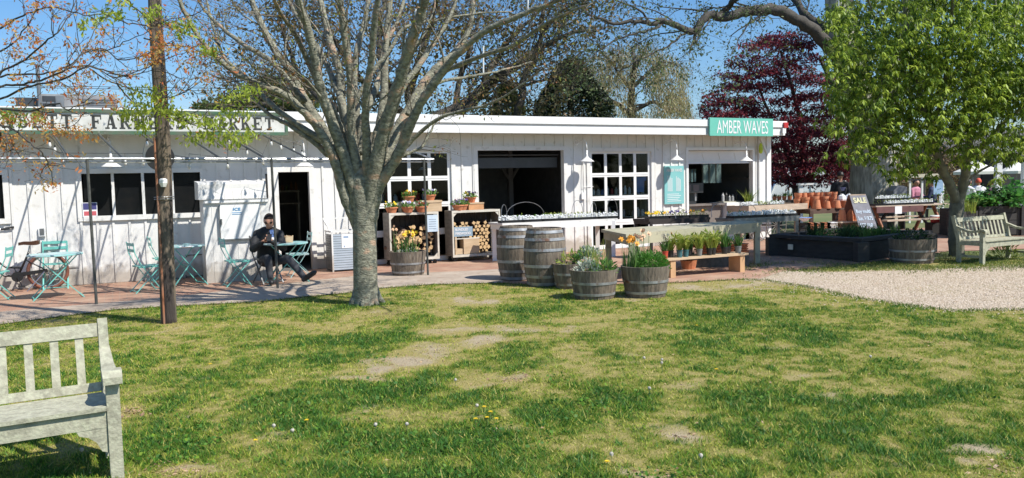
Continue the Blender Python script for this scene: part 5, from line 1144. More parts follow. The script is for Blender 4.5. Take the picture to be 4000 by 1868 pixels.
# pots of daffodils on the low bench
BPOT = M('nursery_pot_black', (.02, .02, .022), rough=.4); TPOT = M('nursery_pot_teal', (.05, .15, .17), rough=.4); RPOT = M('nursery_pot_red', (.55, .07, .04), rough=.4); GPOT = M('nursery_pot_grey', (.2, .21, .2), rough=.5)
def nursery(label, loc, pm, mats, h=.26, r=.055, nf=0, fm=None, n=34, group='potted spring bulbs on the plank bench'):
    t = thing('nursery_pot', label, 'potted plant', loc, random.random() * 3, group)
    b = MB(); b.lathe([(r * .78, 0), (r, .11), (r * 1.08, .11), (r * 1.08, .125), (r * .9, .12)], (0, 0, 0), 14, cap1=False); b.build('pot', pm, t)
    b = MB(); b.lathe([(r * .92, .108), (.001, .112)], (0, 0, 0), 10, cap1=False); b.build('soil', SOIL, t)
    b = straps(n, r * .9, h, .021, .95)
    if mats is GYEL and r < .065:
        for k in range(26):
            a_ = random.random() * 6.28; o_ = Vector((math.cos(a_), math.sin(a_), 0)); p_ = o_ * r * .5; q_ = p_ + o_ * .05 + Vector((0, 0, h * random.uniform(.5, .9))); b.leaf(p_, q_ - p_, (q_ - p_).length * 1.1, .026, bend=0); b.leaf(q_, o_ * .8 + Vector((0, 0, random.uniform(-.6, .9))), random.uniform(.09, .15), .038)
    b.xf(Matrix.Translation((0, 0, .10))); b.build('leaves', mats, t)
    if nf:
        b = MB()
        for k in range(nf): flowerhead(b, Vector((random.gauss(0, .05), random.gauss(0, .04), .12 + h * random.uniform(.8, 1.1))), .035)
        b.build('blossoms', fm, t)
BL0, BL1 = LB[0], LB[1]
spec = [(.04, .3, RPOT, GSTRAP, FW, 6, 'red pot with white blooms at the left end of the plank bench'), (.13, .5, BPOT, GYEL, FO, 3, 'black pot with an orange bloom next to the red pot'), (.20, .25, TPOT, GYEL, None, 0, 'teal pot of yellow green leaves, left of the teal pair'), (.28, .3, TPOT, GYEL, None, 0, 'teal pot of tall yellow green leaves, right of the teal pair'), (.36, .6, BPOT, GSTRAP, None, 0, 'black pot of darker leaves right of the teal pots'), (.44, .3, GPOT, GYEL, None, 0, 'grey pot of arching pale leaves in the bench middle'), (.50, .7, BPOT, GYEL, None, 0, 'black pot behind in the bench middle'), (.56, .3, BPOT, GYEL, None, 0, 'black pot of drooping pale leaves right of the bench middle'), (.62, .4, BPOT, GYEL, None, 0, 'black pot fifth from the right on the bench'), (.67, .7, BPOT, GYEL, None, 0, 'black pot fourth from the right, set back'), (.76, .4, BPOT, GSTRAP, None, 0, 'large pot of upright dark green leaves'), (.83, .6, BPOT, GSTRAP, None, 0, 'pot of dark upright leaves second from the right end'), (.93, .4, GPOT, GSTRAP, None, 0, 'pot of grey green leaves at the right end of the bench')]
for (f, g, pm, lm_, fm, nf, lb) in spec:
    p = BL0.lerp(BL1, f) + (LB[3] - LB[0]) * g; nursery(lb, Vector((p.x, p.y, .346)), pm, lm_, random.uniform(.26, .33) if lm_ is GYEL else random.uniform(.24, .36), .052 if f < .72 else .06, nf, fm, 44 if lm_ is GYEL else 36)
t = thing('wilting_tulips', 'reddish faded tulips and leaves behind the potted bulbs', 'flowers', Vector((py(2690, 1000, 14.7).x, 14.7, 0))); 
b = MB(); b.lathe([(.12, 0), (.16, .18), (.15, .18), (.12, .16)], (0, 0, 0), 14); b.build('pot', TERRA, t); b = straps(30, .12, .36, .016, .5); b.xf(Matrix.Translation((0, 0, .15))); b.build('leaves', GDK, t); b = MB()
for k in range(14): flowerhead(b, Vector((random.gauss(0, .13), random.gauss(0, .06), .50 + random.gauss(0, .05))), .05)
b.build('blossoms', FR, t)
for k in range(4):                         # trays of stacked terracotta saucers under the lumber table
    p = py(2745 + k * 50, 1000, 15.0); p.z = 0; t = thing('saucer_stack', ['stack of terracotta saucers under the lumber table, leftmost', 'second stack of terracotta saucers under the lumber table', 'third stack of terracotta saucers under the lumber table', 'rightmost stack of terracotta saucers under the lumber table'][k], 'saucers', p, 0, 'stacks of saucers under the lumber table')
    b = MB(); b.box((-.12, -.12, 0), (.12, .12, .26)); b.build('stand', DARKPIPE, t)
    for j in range(4): b = MB(); b.lathe([(.11, .0), (.15, .04), (.14, .04)], (random.gauss(0, .01), 0, .265 + j * .045), 16); b.build('saucer', TERRA, t)
# ------------------------------------------------------------------ garden centre corner on the right
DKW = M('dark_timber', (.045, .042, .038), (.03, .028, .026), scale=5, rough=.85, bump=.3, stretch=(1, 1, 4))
# raised bed: four corners, thick sill, posts, shaded skirt
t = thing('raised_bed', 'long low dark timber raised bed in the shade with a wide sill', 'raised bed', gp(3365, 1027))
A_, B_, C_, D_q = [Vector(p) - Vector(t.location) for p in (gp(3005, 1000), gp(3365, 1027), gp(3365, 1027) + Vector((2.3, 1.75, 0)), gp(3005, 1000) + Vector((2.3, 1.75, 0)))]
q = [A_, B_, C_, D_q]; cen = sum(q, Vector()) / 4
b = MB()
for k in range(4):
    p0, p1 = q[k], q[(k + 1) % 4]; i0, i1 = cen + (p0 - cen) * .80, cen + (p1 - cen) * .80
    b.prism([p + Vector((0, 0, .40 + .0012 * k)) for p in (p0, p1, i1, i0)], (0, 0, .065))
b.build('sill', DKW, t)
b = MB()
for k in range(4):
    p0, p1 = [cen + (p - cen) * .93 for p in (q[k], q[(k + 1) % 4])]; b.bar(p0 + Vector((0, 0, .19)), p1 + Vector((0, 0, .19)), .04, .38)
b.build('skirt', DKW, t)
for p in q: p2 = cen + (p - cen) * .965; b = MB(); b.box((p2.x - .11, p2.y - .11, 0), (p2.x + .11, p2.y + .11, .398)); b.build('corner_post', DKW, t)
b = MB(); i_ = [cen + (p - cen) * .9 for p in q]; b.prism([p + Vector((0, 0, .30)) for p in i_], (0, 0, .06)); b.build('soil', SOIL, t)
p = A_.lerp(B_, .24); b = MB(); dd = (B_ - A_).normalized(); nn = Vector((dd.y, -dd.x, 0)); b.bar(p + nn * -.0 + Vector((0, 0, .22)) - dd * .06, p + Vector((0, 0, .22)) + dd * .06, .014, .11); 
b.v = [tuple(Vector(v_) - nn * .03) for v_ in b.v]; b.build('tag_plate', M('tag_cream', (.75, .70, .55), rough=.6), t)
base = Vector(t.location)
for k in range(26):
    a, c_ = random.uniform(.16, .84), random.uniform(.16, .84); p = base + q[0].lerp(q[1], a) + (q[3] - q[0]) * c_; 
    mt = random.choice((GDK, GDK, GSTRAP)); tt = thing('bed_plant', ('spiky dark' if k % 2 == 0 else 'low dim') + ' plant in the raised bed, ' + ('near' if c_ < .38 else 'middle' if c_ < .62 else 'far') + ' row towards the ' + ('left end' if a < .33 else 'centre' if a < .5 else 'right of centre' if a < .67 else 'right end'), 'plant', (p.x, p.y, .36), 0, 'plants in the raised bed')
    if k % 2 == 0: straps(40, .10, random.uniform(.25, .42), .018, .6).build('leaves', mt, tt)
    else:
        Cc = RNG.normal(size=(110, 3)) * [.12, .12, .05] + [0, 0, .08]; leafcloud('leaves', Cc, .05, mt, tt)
# flower cart
Yc = 21.0
def P_(u, v, Y=Yc): return py(u, v, Y)
c0 = P_(2925, 830, 20.8); c1 = P_(3155, 830, 22.0); cz = .80
t = thing('flower_cart', 'old wooden flower cart on two spoked iron wheels at the shop corner', 'cart', (c0.x, c0.y, 0), math.atan2(c1.y - c0.y, c1.x - c0.x)); ln = math.hypot(c1.x - c0.x, c1.y - c0.y)
CARTW = M('cart_wood', (.55, .44, .33), (.42, .33, .25), scale=4, rough=.75, stretch=(1, 1, 3))
b = MB(); b.box((.0, 0, cz), (ln, .03, cz + .16)); b.box((0, .75, cz), (ln, .78, cz + .16)); b.box((0, .031, cz), (.03, .749, cz + .16)); b.box((ln - .03, .031, cz), (ln, .749, cz + .16)); b.box((.031, .031, cz + .02), (ln - .031, .749, cz + .05)); b.build('box', CARTW, t)
IRON = M('iron', (.10, .09, .08), rough=.6, metal=.4)
for wx in (.30, 1.0):
    b = MB(); ring(b, (wx, -.06 , .40), .385, .014, 36, 5); 
    for k in range(12): a = 2 * pi * k / 12; b.tube([(wx, -.06, .40), (wx + .38 * math.cos(a), -.06, .40 + .38 * math.sin(a))], .010, 4)
    b.tube([(wx, -.10, .40), (wx, -.02, .40)], .045, 10); b.build('wheel', M('wheel_grey', (.20, .19, .17), rough=.8) if 'wheel_grey' not in bpy.data.materials else bpy.data.materials['wheel_grey'], t)
b = MB(); b.tube([(.30, .0, .40), (.30, .8, .40)], .02, 6); b.tube([(1.0, 0, .40), (1.0, .8, .40)], .02, 6); b.build('axle', IRON, t)
for x in (.1, ln - .1): b = MB(); b.box((x - .03, .3, 0), (x + .03, .36, cz)); b.build('leg', CARTW, t)
cart = t; rzc = t.rotation_euler.z; Rc = Matrix.Rotation(rzc, 3, 'Z')
def onc(x, y, z): return Vector((c0.x, c0.y, 0)) + Rc @ Vector((x, y, 0)) + Vector((0, 0, z))
tray('white labelled tray at the left end of the flower cart', onc(.02, .05, cz + .12), rzc, .42, .3, ('w', 1)); tray('tray of yellow green lettuces in the middle of the flower cart', onc(.50, .05, cz + .12), rzc, .42, .3, ('g', 8), gm=GYEL, ph=.08)
tray('pale seedling tray at the right end of the flower cart', onc(1.05, .05, cz + .12), rzc, .42, .3, ('w', 4), gm=GHERB)
for k, (x, y, lb, h) in enumerate([(.62, .6, 'tall bright green grass in a pot at the back of the flower cart', .5), (.75, .68, 'upright green shoots at the back of the flower cart', .4)]): nursery(lb, onc(x, y, cz + .05), BPOT, GHERB if k else GYEL, h, .07, 0, None, 50, 'pots at the back of the flower cart')
# white stand post
p = P_(3127, 800, 25); t = thing('white_stand', 'white post with a flat cap rail behind the flower cart', 'stand', (p.x, p.y, 0)); zt = py(3127, 724, 25).z
b = MB(); b.box((-.06, -.06, 0), (.06, .06, zt)); b.build('post', WHITEC, t); b = MB(); b.box((-.10, -.10, zt), (.5, .10, zt + .06)); b.build('cap_rail', WHITEC, t)
# bench of small plants behind
p0 = P_(3030, 775, 25.5); p1 = P_(3500, 775, 27.5)
t = table('long plant bench crowded with little pots behind the terracotta', [Vector((p0.x, p0.y, 0)), Vector((p1.x, p1.y, 0)), Vector((p1.x, p1.y + .7, 0)), Vector((p0.x, p0.y + .7, 0))], .95, .05, .08, .08, DKW, 'plant_bench')
for k in range(26):
    f = (k + .5) / 26; p = p0.lerp(p1, f); 
    if .17 < f < .22: continue
    nursery('little terracotta pot with a green seedling, ' + ('left of the white post' if f < .2 else 'behind the terracotta pots' if f < .5 else 'near the black shirted person' if f < .62 else 'behind the chalkboard') + ' on the plant bench', Vector((p.x, p.y + .2 + .2 * random.random(), .951)), TERRA, random.choice((GHERB, GSIL, GDK)), random.uniform(.10, .22), .075, 0, None, 22, 'little pots along the plant bench')
# terracotta pots
def tpot(loc, r, h, flip, label, group, rz=0):
    t = thing('terracotta_pot', label, 'flower pot', loc, rz, group)
    pr = [(r * .68, 0), (r * .93, h * .78)]; rim = [(r * 1.0, h * .78), (r * 1.03, h), (r * .93, h), (r * .88, h * .8), (r * .6, .02)]
    if flip: pr = [(a, h - z) for a, z in pr][::-1]; rim = [(a, h - z) for a, z in rim][::-1]
    b = MB()
    if not flip: b.lathe(pr, (0, 0, 0), 18, cap1=False); b.build('pot_wall', TERRA, t); b = MB(); b.lathe(rim, (0, 0, 0), 18, cap0=False, cap1=False); b.build('rim', TERRA, t)
    else: b.lathe(pr, (0, 0, 0), 18, cap0=False); b.build('pot_wall', TERRA, t); b = MB(); b.lathe([(r * .93, h * .22), (r * 1.0, h * .22), (r * 1.03, 0), (r * .93, 0)], (0, 0, 0), 18, cap0=False, cap1=False); b.build('rim', TERRA, t)
    return t
a = gp(3180, 822, .76); c_ = gp(3325, 816, .76); a = P_(3165, 820, 21.6); c_ = P_(3322, 820, 22.1); zt = .80
t = table('dark table holding terracotta pots at the right of the flower cart', [Vector((a.x, a.y, 0)), Vector((c_.x, c_.y, 0)), Vector((c_.x - .1, c_.y + .8, 0)), Vector((a.x - .1, a.y + .8, 0))], zt, .05, .08, .09, M('pot_table', (.12, .07, .05), rough=.8), 'pot_table')
ra = lambda f, g: Vector((a.x + (c_.x - a.x) * f - .1 * g, a.y + (c_.y - a.y) * f + .7 * g, zt + .001))
for k, (f, g, r, h, fl, lb) in enumerate([(.20, .12, .115, .25, True, 'upturned terracotta pot, front row left'), (.45, .10, .10, .20, True, 'upturned terracotta pot, front row second'), (.68, .08, .12, .21, True, 'wide upturned terracotta pot, front row third'), (.92, .2, .11, .20, False, 'upright terracotta pot, front row right'),
        (.10, .7, .12, .32, False, 'tall terracotta pot at the back left of the table'), (.33, .7, .13, .34, False, 'large terracotta pot second in the back row'), (.58, .7, .12, .33, False, 'terracotta pot third in the back row'), (.80, .7, .10, .30, False, 'terracotta pot fourth in the back row')]): tpot(ra(f, g), r, h, fl, lb + ' of the pot table', 'terracotta pots on the pot table')
tpot(ra(.10, .7) + Vector((-.2, .05, 0)), .10, .28, False, 'terracotta pot at the left edge of the pot table', 'terracotta pots on the pot table')
for (u, lb) in [(3283, 'clear bag of white pots leaning at the right of the pot table'), (3306, 'blue striped plastic sack beside the terracotta pots')]:
    p = ra(.96 if u < 3300 else 1.14, .5); t = thing('plastic_sack', lb, 'bag', p); b = MB(); b.lathe([(.10, 0), (.125, .06), (.115, .16), (.13, .24), (.10, .33), (.06, .36)], (0, 0, 0), 7); b.build('sack', M('sack_blue', (.45, .6, .85), (.8, .82, .85), scale=9, lo=.45, hi=.55) if u > 3300 else CELL, t)
    b = MB(); b.lathe([(.05, .355), (.03, .38), (.05, .39)], (0, 0, 0), 8); b.build('knot', CELL, t)
sh0 = P_(3290, 866, 21.2); t = thing('low_shelf', 'low shelf of nested terracotta pots beside the chalkboard', 'shelf', (sh0.x, sh0.y, 0), .2); zs = py(3300, 866, 21.2).z; b = MB(); b.box((-.05, 0, zs - .04), (.62, .5, zs)); b.build('board', CARTW, t); b = MB(); b.box((0, .03, 0), (.57, .47, zs - .041)); b.build('crate_base', M('crate_brown', (.16, .08, .05), rough=.8), t)
for (x, y, r, h, lb) in [(.10, .15, .115, .22, 'nested upturned pots at the left of the low shelf'), (.34, .2, .12, .34, 'tall stack of nested pots in the middle of the low shelf'), (.54, .2, .10, .36, 'slim stack of nested pots at the right of the low shelf')]:
    for j in range(3 if r < .14 else 2): tpot(Vector((sh0.x, sh0.y, 0)) + Matrix.Rotation(.2, 3, 'Z') @ Vector((x, y, 0)) + Vector((0, 0, zs + .001 + j * .07)), r * (1 - .05 * j), h * .8, True, ('lowest', 'second', 'topmost')[j] + ' of the ' + lb, 'nested pots on the low shelf')
tpot(Vector((sh0.x, sh0.y, 0)) + Vector((.42, .25, zs + .42)), .10, .16, False, 'single upright pot topping the stacks by the chalkboard', 'nested pots on the low shelf')
for k in range(7): tpot(ra(.02 + k * .15, .95) + Vector((0, .05, .10)), .105, .34, k % 3 == 1, ('leftmost', 'second', 'third', 'middle', 'fifth', 'sixth', 'rightmost')[k] + ' tall terracotta pot in the raised rear row of the pot table', 'terracotta pots in the raised rear row')
t = thing('riser_board', 'narrow riser board under the rear row of terracotta pots', 'riser', ra(-.05, .95), rzc); b = MB(); b.box((0, -.08, 0), (1.3, .16, .095)); b.build('board', DKW, t); b = MB(); b.box((-.01, -.09, .07), (1.31, -.081, .098)); b.build('lip', CARTW, t)
# sacks and saucers under the pot table
for k in range(5):
    p = P_(3140 + 26 * k, 905 - 3 * k, 21.2); p.z = 0; t = thing('stacked_saucers', ['folded dark sacks under the blue rimmed bowl', 'stack of orange planters beside the cart wheel', 'stack of terracotta trays under the pot table', 'broken terracotta trays under the pot table', 'pale trays at the right under the pot table'][k], 'planter stack', p, 0, 'stacks under the pot table'); b = MB()
    for j in range(4): b.box((-.13 + random.gauss(0, .01), -.12, .03 + j * .11), (.13 + random.gauss(0, .01), .12, .03 + j * .11 + .075))
    b.build('trays', [DKW, TERRA, TERRA, TERRA, CEDGE][k], t); b = MB()
    for j in range(4): b.box((-.145, -.135, .105 + j * .11), (.145, .135, .125 + j * .11))
    b.build('rims', [BLACK, TERRA, CARTW, TERRA, PAPER][k], t)
p = P_(3142, 840, 21.1); t = thing('enamel_bowl', 'blue rimmed white bowl between the cart and the pot table', 'bowl', (p.x, p.y, .50)); b = MB(); b.lathe([(.06, 0), (.15, .08), (.19, .10)], (0, 0, 0), 18, cap1=False); b.build('bowl_body', PAPER, t); b = MB(); b.lathe([(.185, .095), (.20, .10), (.19, .112)], (0, 0, 0), 18, cap0=False, cap1=False); b.build('rim', CB, t)
# chalkboard A-frame
p = P_(3372, 925, 20.9); p.z = 0
t = thing('chalkboard', 'grey A frame chalkboard reading SALE with blue and white chalk', 'sign', p, .10)
hz = py(3370, 762, 20.9).z; off = .34
b = MB(); CHK = M('slate', (.20, .20, .22), (.26, .26, .29), scale=6, rough=.85); 
x_l0, x_r0 = -.02, .50; x_l1, x_r1 = -.23, .23
b.prism([(x_l0, -.02, .0), (x_r0, -.02, 0), (x_r1, off - .05, hz), (x_l1, off - .05, hz)], (0, .018, 0)); b.build('board', CHK, t)
b = MB(); b.prism([(x_l0 - .30, .75, 0), (x_r0 - .35, .75, 0), (x_r1, off + .02, hz), (x_l1, off + .02, hz)], (0, .018, 0)); b.build('rear_panel', M('rear_brown', (.16, .07, .055), rough=.8), t)
b = MB(); b.bar((x_l1, off - .03, hz + .0), (x_r1, off - .03, hz), .05, .03); b.build('hinge_rail', CARTW, t)
def onboard(mb, fx, fz, sc):               # lay flat lettering on the leaning board
    out = []
    for (x, y, z) in mb.v:
        zz = fz + z; f = zz / hz; out.append((fx + x + (x_l0 + (x_l1 - x_l0) * f), -.028 + (off - .03) * f - .0, zz))
    mb.v = out; return mb
YCH = M('chalk_yellow', (.72, .70, .45), rough=.9); BCH = M('chalk_light', (.62, .74, .85), rough=.9)
m1 = onboard(text_mb('SALE', .15, .36, bold=.04), .06, hz - .22, 1); m1.build('yellow_lettering', YCH, t)
for (w_, z_, ww_) in [('Buy multi', .66, .40), ('Sun. $18.75', .48, .41), ('SET $60', .30, .36)]: onboard(text_mb(w_, .12, ww_, bold=.03), .04, z_, 1).build('chalk_lettering', BCH, t)
# picnic table with trays
a = gp(3425, 812, .80); c_ = gp(3600, 806, .80); a = P_(3422, 806, 21.8); c_ = P_(3712, 800, 22.6)
PURP = M('oxblood_wood', (.17, .075, .07), (.12, .055, .05), scale=5, rough=.7)
t = thing('picnic_table', 'dark red picnic table loaded with seedling trays behind the chalkboard', 'picnic table', (a.x, a.y, 0), math.atan2(c_.y - a.y, c_.x - a.x)); ln = (c_ - a).length; zt = .84
b = MB()
for k in range(5): b.box((0, k * .17, zt - .04), (ln, k * .17 + .155, zt))
b.build('tabletop', CARTW, t); b = MB(); b.box((.0, -.03, zt - .20), (ln * .62, -.002, zt - .03)); b.build('apron', PURP, t)
for x in (.18, ln - .35):
    for g in (-1, 1): b = MB(); b.bar((x, .40 + g * .55, .0), (x, .40 + g * .12, zt - .05), .09, .05, (0, 1, 0)); b.build('leg', M('rust_wood', (.30, .12, .06), rough=.7) if 'rust_wood' not in bpy.data.materials else bpy.data.materials['rust_wood'], t)
b = MB(); b.bar((.2, .35, .1), (.8, .35, zt - .1), .07, .05, (0, 1, 0)); b.bar((ln - .35, .35, .1), (ln - .9, .35, zt - .1), .07, .05, (0, 1, 0)); b.build('brace', DKW, t)
for y in (-.42, 1.1): b = MB(); b.box((.0, y, .42), (ln, y + .22, .46)); b.build('seat', CARTW, t)
b = MB(); b.box((.62, -.038, zt - .24), (.86, -.031, zt - .03)); b.build('notice', PAPER, t)
rzp = t.rotation_euler.z; Rp = Matrix.Rotation(rzp, 3, 'Z'); base = Vector((a.x, a.y, 0))
nm_ = ['leftmost black tray of the picnic table front row', 'second black tray of the picnic table front row', 'third tray of the picnic table front row with green seedlings', 'right tray of the picnic table front row with pale seedlings']
for k in range(4): tray(nm_[k], base + Rp @ Vector((.0 + k * .52, .03, zt + .001)), rzp, .50, .3, ('w' if k else 'g', (1, 3, 6, 6)[k]), gm=GYEL)
for k, lb in enumerate(['raised back tray of white labels on the picnic table', 'raised back tray of yellow green seedlings on the picnic table']):
    o = tray(lb, base + Rp @ Vector((.62 + k * .55, .45, zt + .13)), rzp, .52, .3, ('w', (2, 9)[k]), gm=GYEL); 
t = thing('riser_box', 'black riser under the back trays of the picnic table', 'riser', base + Rp @ Vector((.62, .46, zt + .001)), rzp); b = MB(); b.box((0, 0, 0), (1.08, .3, .12)); b.build('riser_body', BLACK, t); b = MB(); b.box((-.01, -.012, .10), (1.09, -.001, .125)); b.build('lip', DKW, t)
t = thing('stake', 'small white stake standing at the right end of the picnic table', 'stake', base + Rp @ Vector((ln - .12, .2, zt))); b = MB(); b.box((-.02, -.012, 0), (.02, .012, .30)); b.build('shaft', CELL, t)
b = MB(); b.box((-.04, -.03, 0), (.04, .03, .03)); b.build('foot', CELL, t)
p = P_(3655, 880, 22.2); p.z = .32; t = thing('red_cooler', 'small red and white tub beneath the picnic table', 'tub', p); b = MB(); b.lathe([(.13, 0), (.15, .16), (.14, .16), (.12, .03)], (0, 0, 0), 14); b.build('tub_body', M('tub_red', (.6, .04, .05), rough=.4), t); b = MB(); b.lathe([(.152, .16), (.16, .18), (.15, .20)], (0, 0, 0), 14); b.build('lid', PAPER, t); b = MB(); b.box((-.2, -.2, -.32), (.2, .2, -.001)); b.build('stand', DKW, t)
# dark planter boxes on the right
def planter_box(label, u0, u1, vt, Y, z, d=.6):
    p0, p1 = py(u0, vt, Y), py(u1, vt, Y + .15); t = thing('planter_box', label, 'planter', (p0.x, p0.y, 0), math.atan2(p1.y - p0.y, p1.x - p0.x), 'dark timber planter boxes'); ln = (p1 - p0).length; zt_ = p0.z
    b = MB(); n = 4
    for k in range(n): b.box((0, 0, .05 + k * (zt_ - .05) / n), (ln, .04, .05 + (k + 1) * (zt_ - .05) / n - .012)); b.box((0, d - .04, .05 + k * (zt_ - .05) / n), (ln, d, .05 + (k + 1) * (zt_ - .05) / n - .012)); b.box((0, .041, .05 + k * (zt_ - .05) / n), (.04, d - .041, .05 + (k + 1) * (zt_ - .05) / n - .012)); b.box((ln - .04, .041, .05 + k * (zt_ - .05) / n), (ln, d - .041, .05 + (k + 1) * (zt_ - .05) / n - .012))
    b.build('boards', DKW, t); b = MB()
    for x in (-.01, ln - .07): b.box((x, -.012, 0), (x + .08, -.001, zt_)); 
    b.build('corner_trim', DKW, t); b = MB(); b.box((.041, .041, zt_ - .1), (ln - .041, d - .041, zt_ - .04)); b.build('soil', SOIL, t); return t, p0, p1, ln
def leafy(label, p, rx, h, mat, leaf, n=500, aspect=.7, group=None): 
    t = thing('leafy_plant', label, 'plant', p, 0, group); C = RNG.normal(size=(n, 3)) * [rx * .5, rx * .4, h * .28] + [0, 0, h * .5]; C = C[C[:, 2] > 0]; leafcloud('foliage', C, leaf, mat, t, aspect=aspect, flat=.5)
    b = MB()
    for k in range(6): b.tube([(random.gauss(0, rx * .15), 0, 0), (random.gauss(0, rx * .4), random.gauss(0, .1), h * .7)], .008, 4)
    b.build('stems', STEM, t); return t
t1, p0, p1, l1 = planter_box('large dark planter box of leafy greens behind the right hand bench', 3826, 3984, 806, 20.5, .8)
GB = leafmat('bright_leaf', [(.07, .24, .04), (.13, .36, .07), (.05, .16, .04)])
for k, (f, mt, h, lb) in enumerate([(.08, GHERB, .35, 'speckled green plant at the left end of the large planter'), (.30, GB, .38, 'bright broad leaved plant in the large planter'), (.55, GDK, .5, 'tall dark shrub in the middle of the large planter'), (.80, GB, .58, 'tall bright green plant at the right of the large planter')]): leafy(lb, Vector((p0.x + (p1.x - p0.x) * f, p0.y + .3, p0.z - .05)), .34, h, mt, .11, 420)
leafy('low broad leaved plant at the front right of the large planter', Vector((p1.x - .25, p0.y + .2, p0.z - .05)), .3, .34, GB, .12, 260)
t2, q0, q1, l2 = planter_box('second dark planter box cut off by the right edge', 3992, 4150, 806, 20.6, .8)
leafy('green plant over the planter at the right edge', Vector((q0.x + .4, q0.y + .3, q0.z - .05)), .45, .7, GB, .12, 420)
t3, r0, r1, l3 = planter_box('small dark planter box of yellow green grass left of the large planter', 3756, 3818, 826, 20.2, .7, .45)
b = straps(90, .22, .42, .016, .7); tt = thing('grass_clump', 'yellow green grass clump in the small dark planter', 'plant', Vector((r0.x + .25, r0.y + .22, r0.z - .06))); b.build('leaves', GYEL, tt)
leafy('pale shrubby herbs left of the large planter', Vector((r0.x + .55, r0.y + 1.2, .75)), .45, .6, GHERB, .06, 600, .5)
b = MB(); t = thing('herb_stand', 'dim stand under the pale shrubby herbs', 'stand', Vector((r0.x + .25, r0.y + 1.0, 0))); b.box((0, 0, 0), (.7, .5, .74)); b.build('stand_body', DKW, t); b = MB(); b.box((-.03, -.03, .70), (.73, -.002, .76)); b.build('lip', DKW, t)
for k, (u, lb) in enumerate([(3972, 'red pot in the right hand planter foliage, left one'), (3988, 'red pot in the right hand planter foliage, right one')]):
    p = P_(u, 762, 21.0); t = thing('red_pot', lb, 'flower pot', p, 0, 'red pots in the planter foliage'); b = MB(); b.lathe([(.05, -.1), (.065, .02), (.07, .02)], (0, 0, 0), 12); b.build('pot_wall', RPOT, t); b = MB(); b.lathe([(.07, .02), (.075, .045), (.065, .045)], (0, 0, 0), 12); b.build('rim', RPOT, t)
# white pergola, umbrellas, dark barn, hedge, greenhouse
b = MB(); p = py(3898, 720, 30); t = thing('pergola', 'white pergola posts and beam behind the bright green tree', 'pergola', (p.x, p.y, 0)); zb_ = py(3898, 590, 30).z; z2 = py(3898, 568, 30).z
for x in (0, 1.02): b = MB(); b.box((x - .10, -.10, 0), (x + .10, .10, zb_)); b.build('post', WHITEC, t)
b = MB(); b.box((-.25, -.12, zb_), (4, .12, z2)); b.build('beam', WHITEC, t); b = MB(); b.box((-.3, -.16, z2), (4, .16, z2 + .07)); b.build('cap', WHITEC, t)
UMB = M('umbrella_cloth', (.80, .77, .68), (.75, .72, .62), rough=.8)
def umbrella(label, u, v_ap, u0, u1, v_ed, Y):
    pa = py(u, v_ap, Y); e0 = py(u0, v_ed, Y); e1 = py(u1, v_ed, Y); r = (e1.x - e0.x) / 2; t = thing('umbrella', label, 'umbrella', ((e0.x + e1.x) / 2, Y, 0), .3, 'cream market umbrellas'); ze = (e0.z + e1.z) / 2; za_ = pa.z; n = 8
    b = MB(); ring_ = [(r * math.cos(2 * pi * k / n), r * math.sin(2 * pi * k / n), ze) for k in range(n)]; b.add([(0, 0, za_)] + ring_ + [(0, 0, za_ - .03)] + [(x * .995, y * .995, z - .03) for x, y, z in ring_], [(0, 1 + k, 1 + (k + 1) % n) for k in range(n)] + [(n + 1, n + 2 + (k + 1) % n, n + 2 + k) for k in range(n)] + [(1 + k, n + 2 + k, n + 2 + (k + 1) % n, 1 + (k + 1) % n) for k in range(n)]); b.build('canopy', UMB, t)
    b = MB()
    for k in range(n): x, y, z = ring_[k]; x2, y2, _ = ring_[(k + 1) % n]; b.add([(x, y, z), (x2, y2, z), (x2 * .99, y2 * .99, z - .14), (x * .99, y * .99, z - .14)], [(0, 1, 2, 3)])
    b.build('valance', UMB, t); b = MB(); b.tube([(0, 0, 0), (0, 0, za_ + .05)], .03, 8); b.build('pole', METAL, t)
    for k in range(n): b = MB(); b.tube([(0, 0, ze - .1 + .3 * (za_ - ze)), (ring_[k][0] * .6, ring_[k][1] * .6, ze + (za_ - ze) * .4 - .05)], .01, 4); b.build('rib', METAL, t)
umbrella('cream umbrella on the left, its underside lit', 3818, 632, 3735, 3902, 670, 38); umbrella('small cream umbrella behind the left one', 3800, 626, 3765, 3836, 650, 46); umbrella('cream umbrella on the right behind the pergola posts', 3966, 632, 3912, 4030, 668, 42)
p = py(3745, 700, 52); t = thing('dark_barn', 'dark barn wall in shade behind the umbrellas', 'barn', (p.x, p.y, 0)); b = MB(); b.box((0, 0, 0), (16, 6, 3.0)); b.build('wall', DKW, t); b = MB(); b.prism([(-.4, -.5, 2.9), (-.4, 6.5, 2.9), (-.4, 3, 4.6)], (16.8, 0, 0)); b.build('roof', M('barn_roof', (.10, .095, .09), rough=.9), t)
for k in range(3): b = MB(); b.box((1.5 + k * 3, -.05, .9), (2.6 + k * 3, -.001, 2.2)); b.build('window', DG, t)
HEDG = leafmat('bare_hedge', [(.20, .12, .07), (.30, .19, .10), (.14, .10, .06), (.22, .22, .08)], trans=.2)
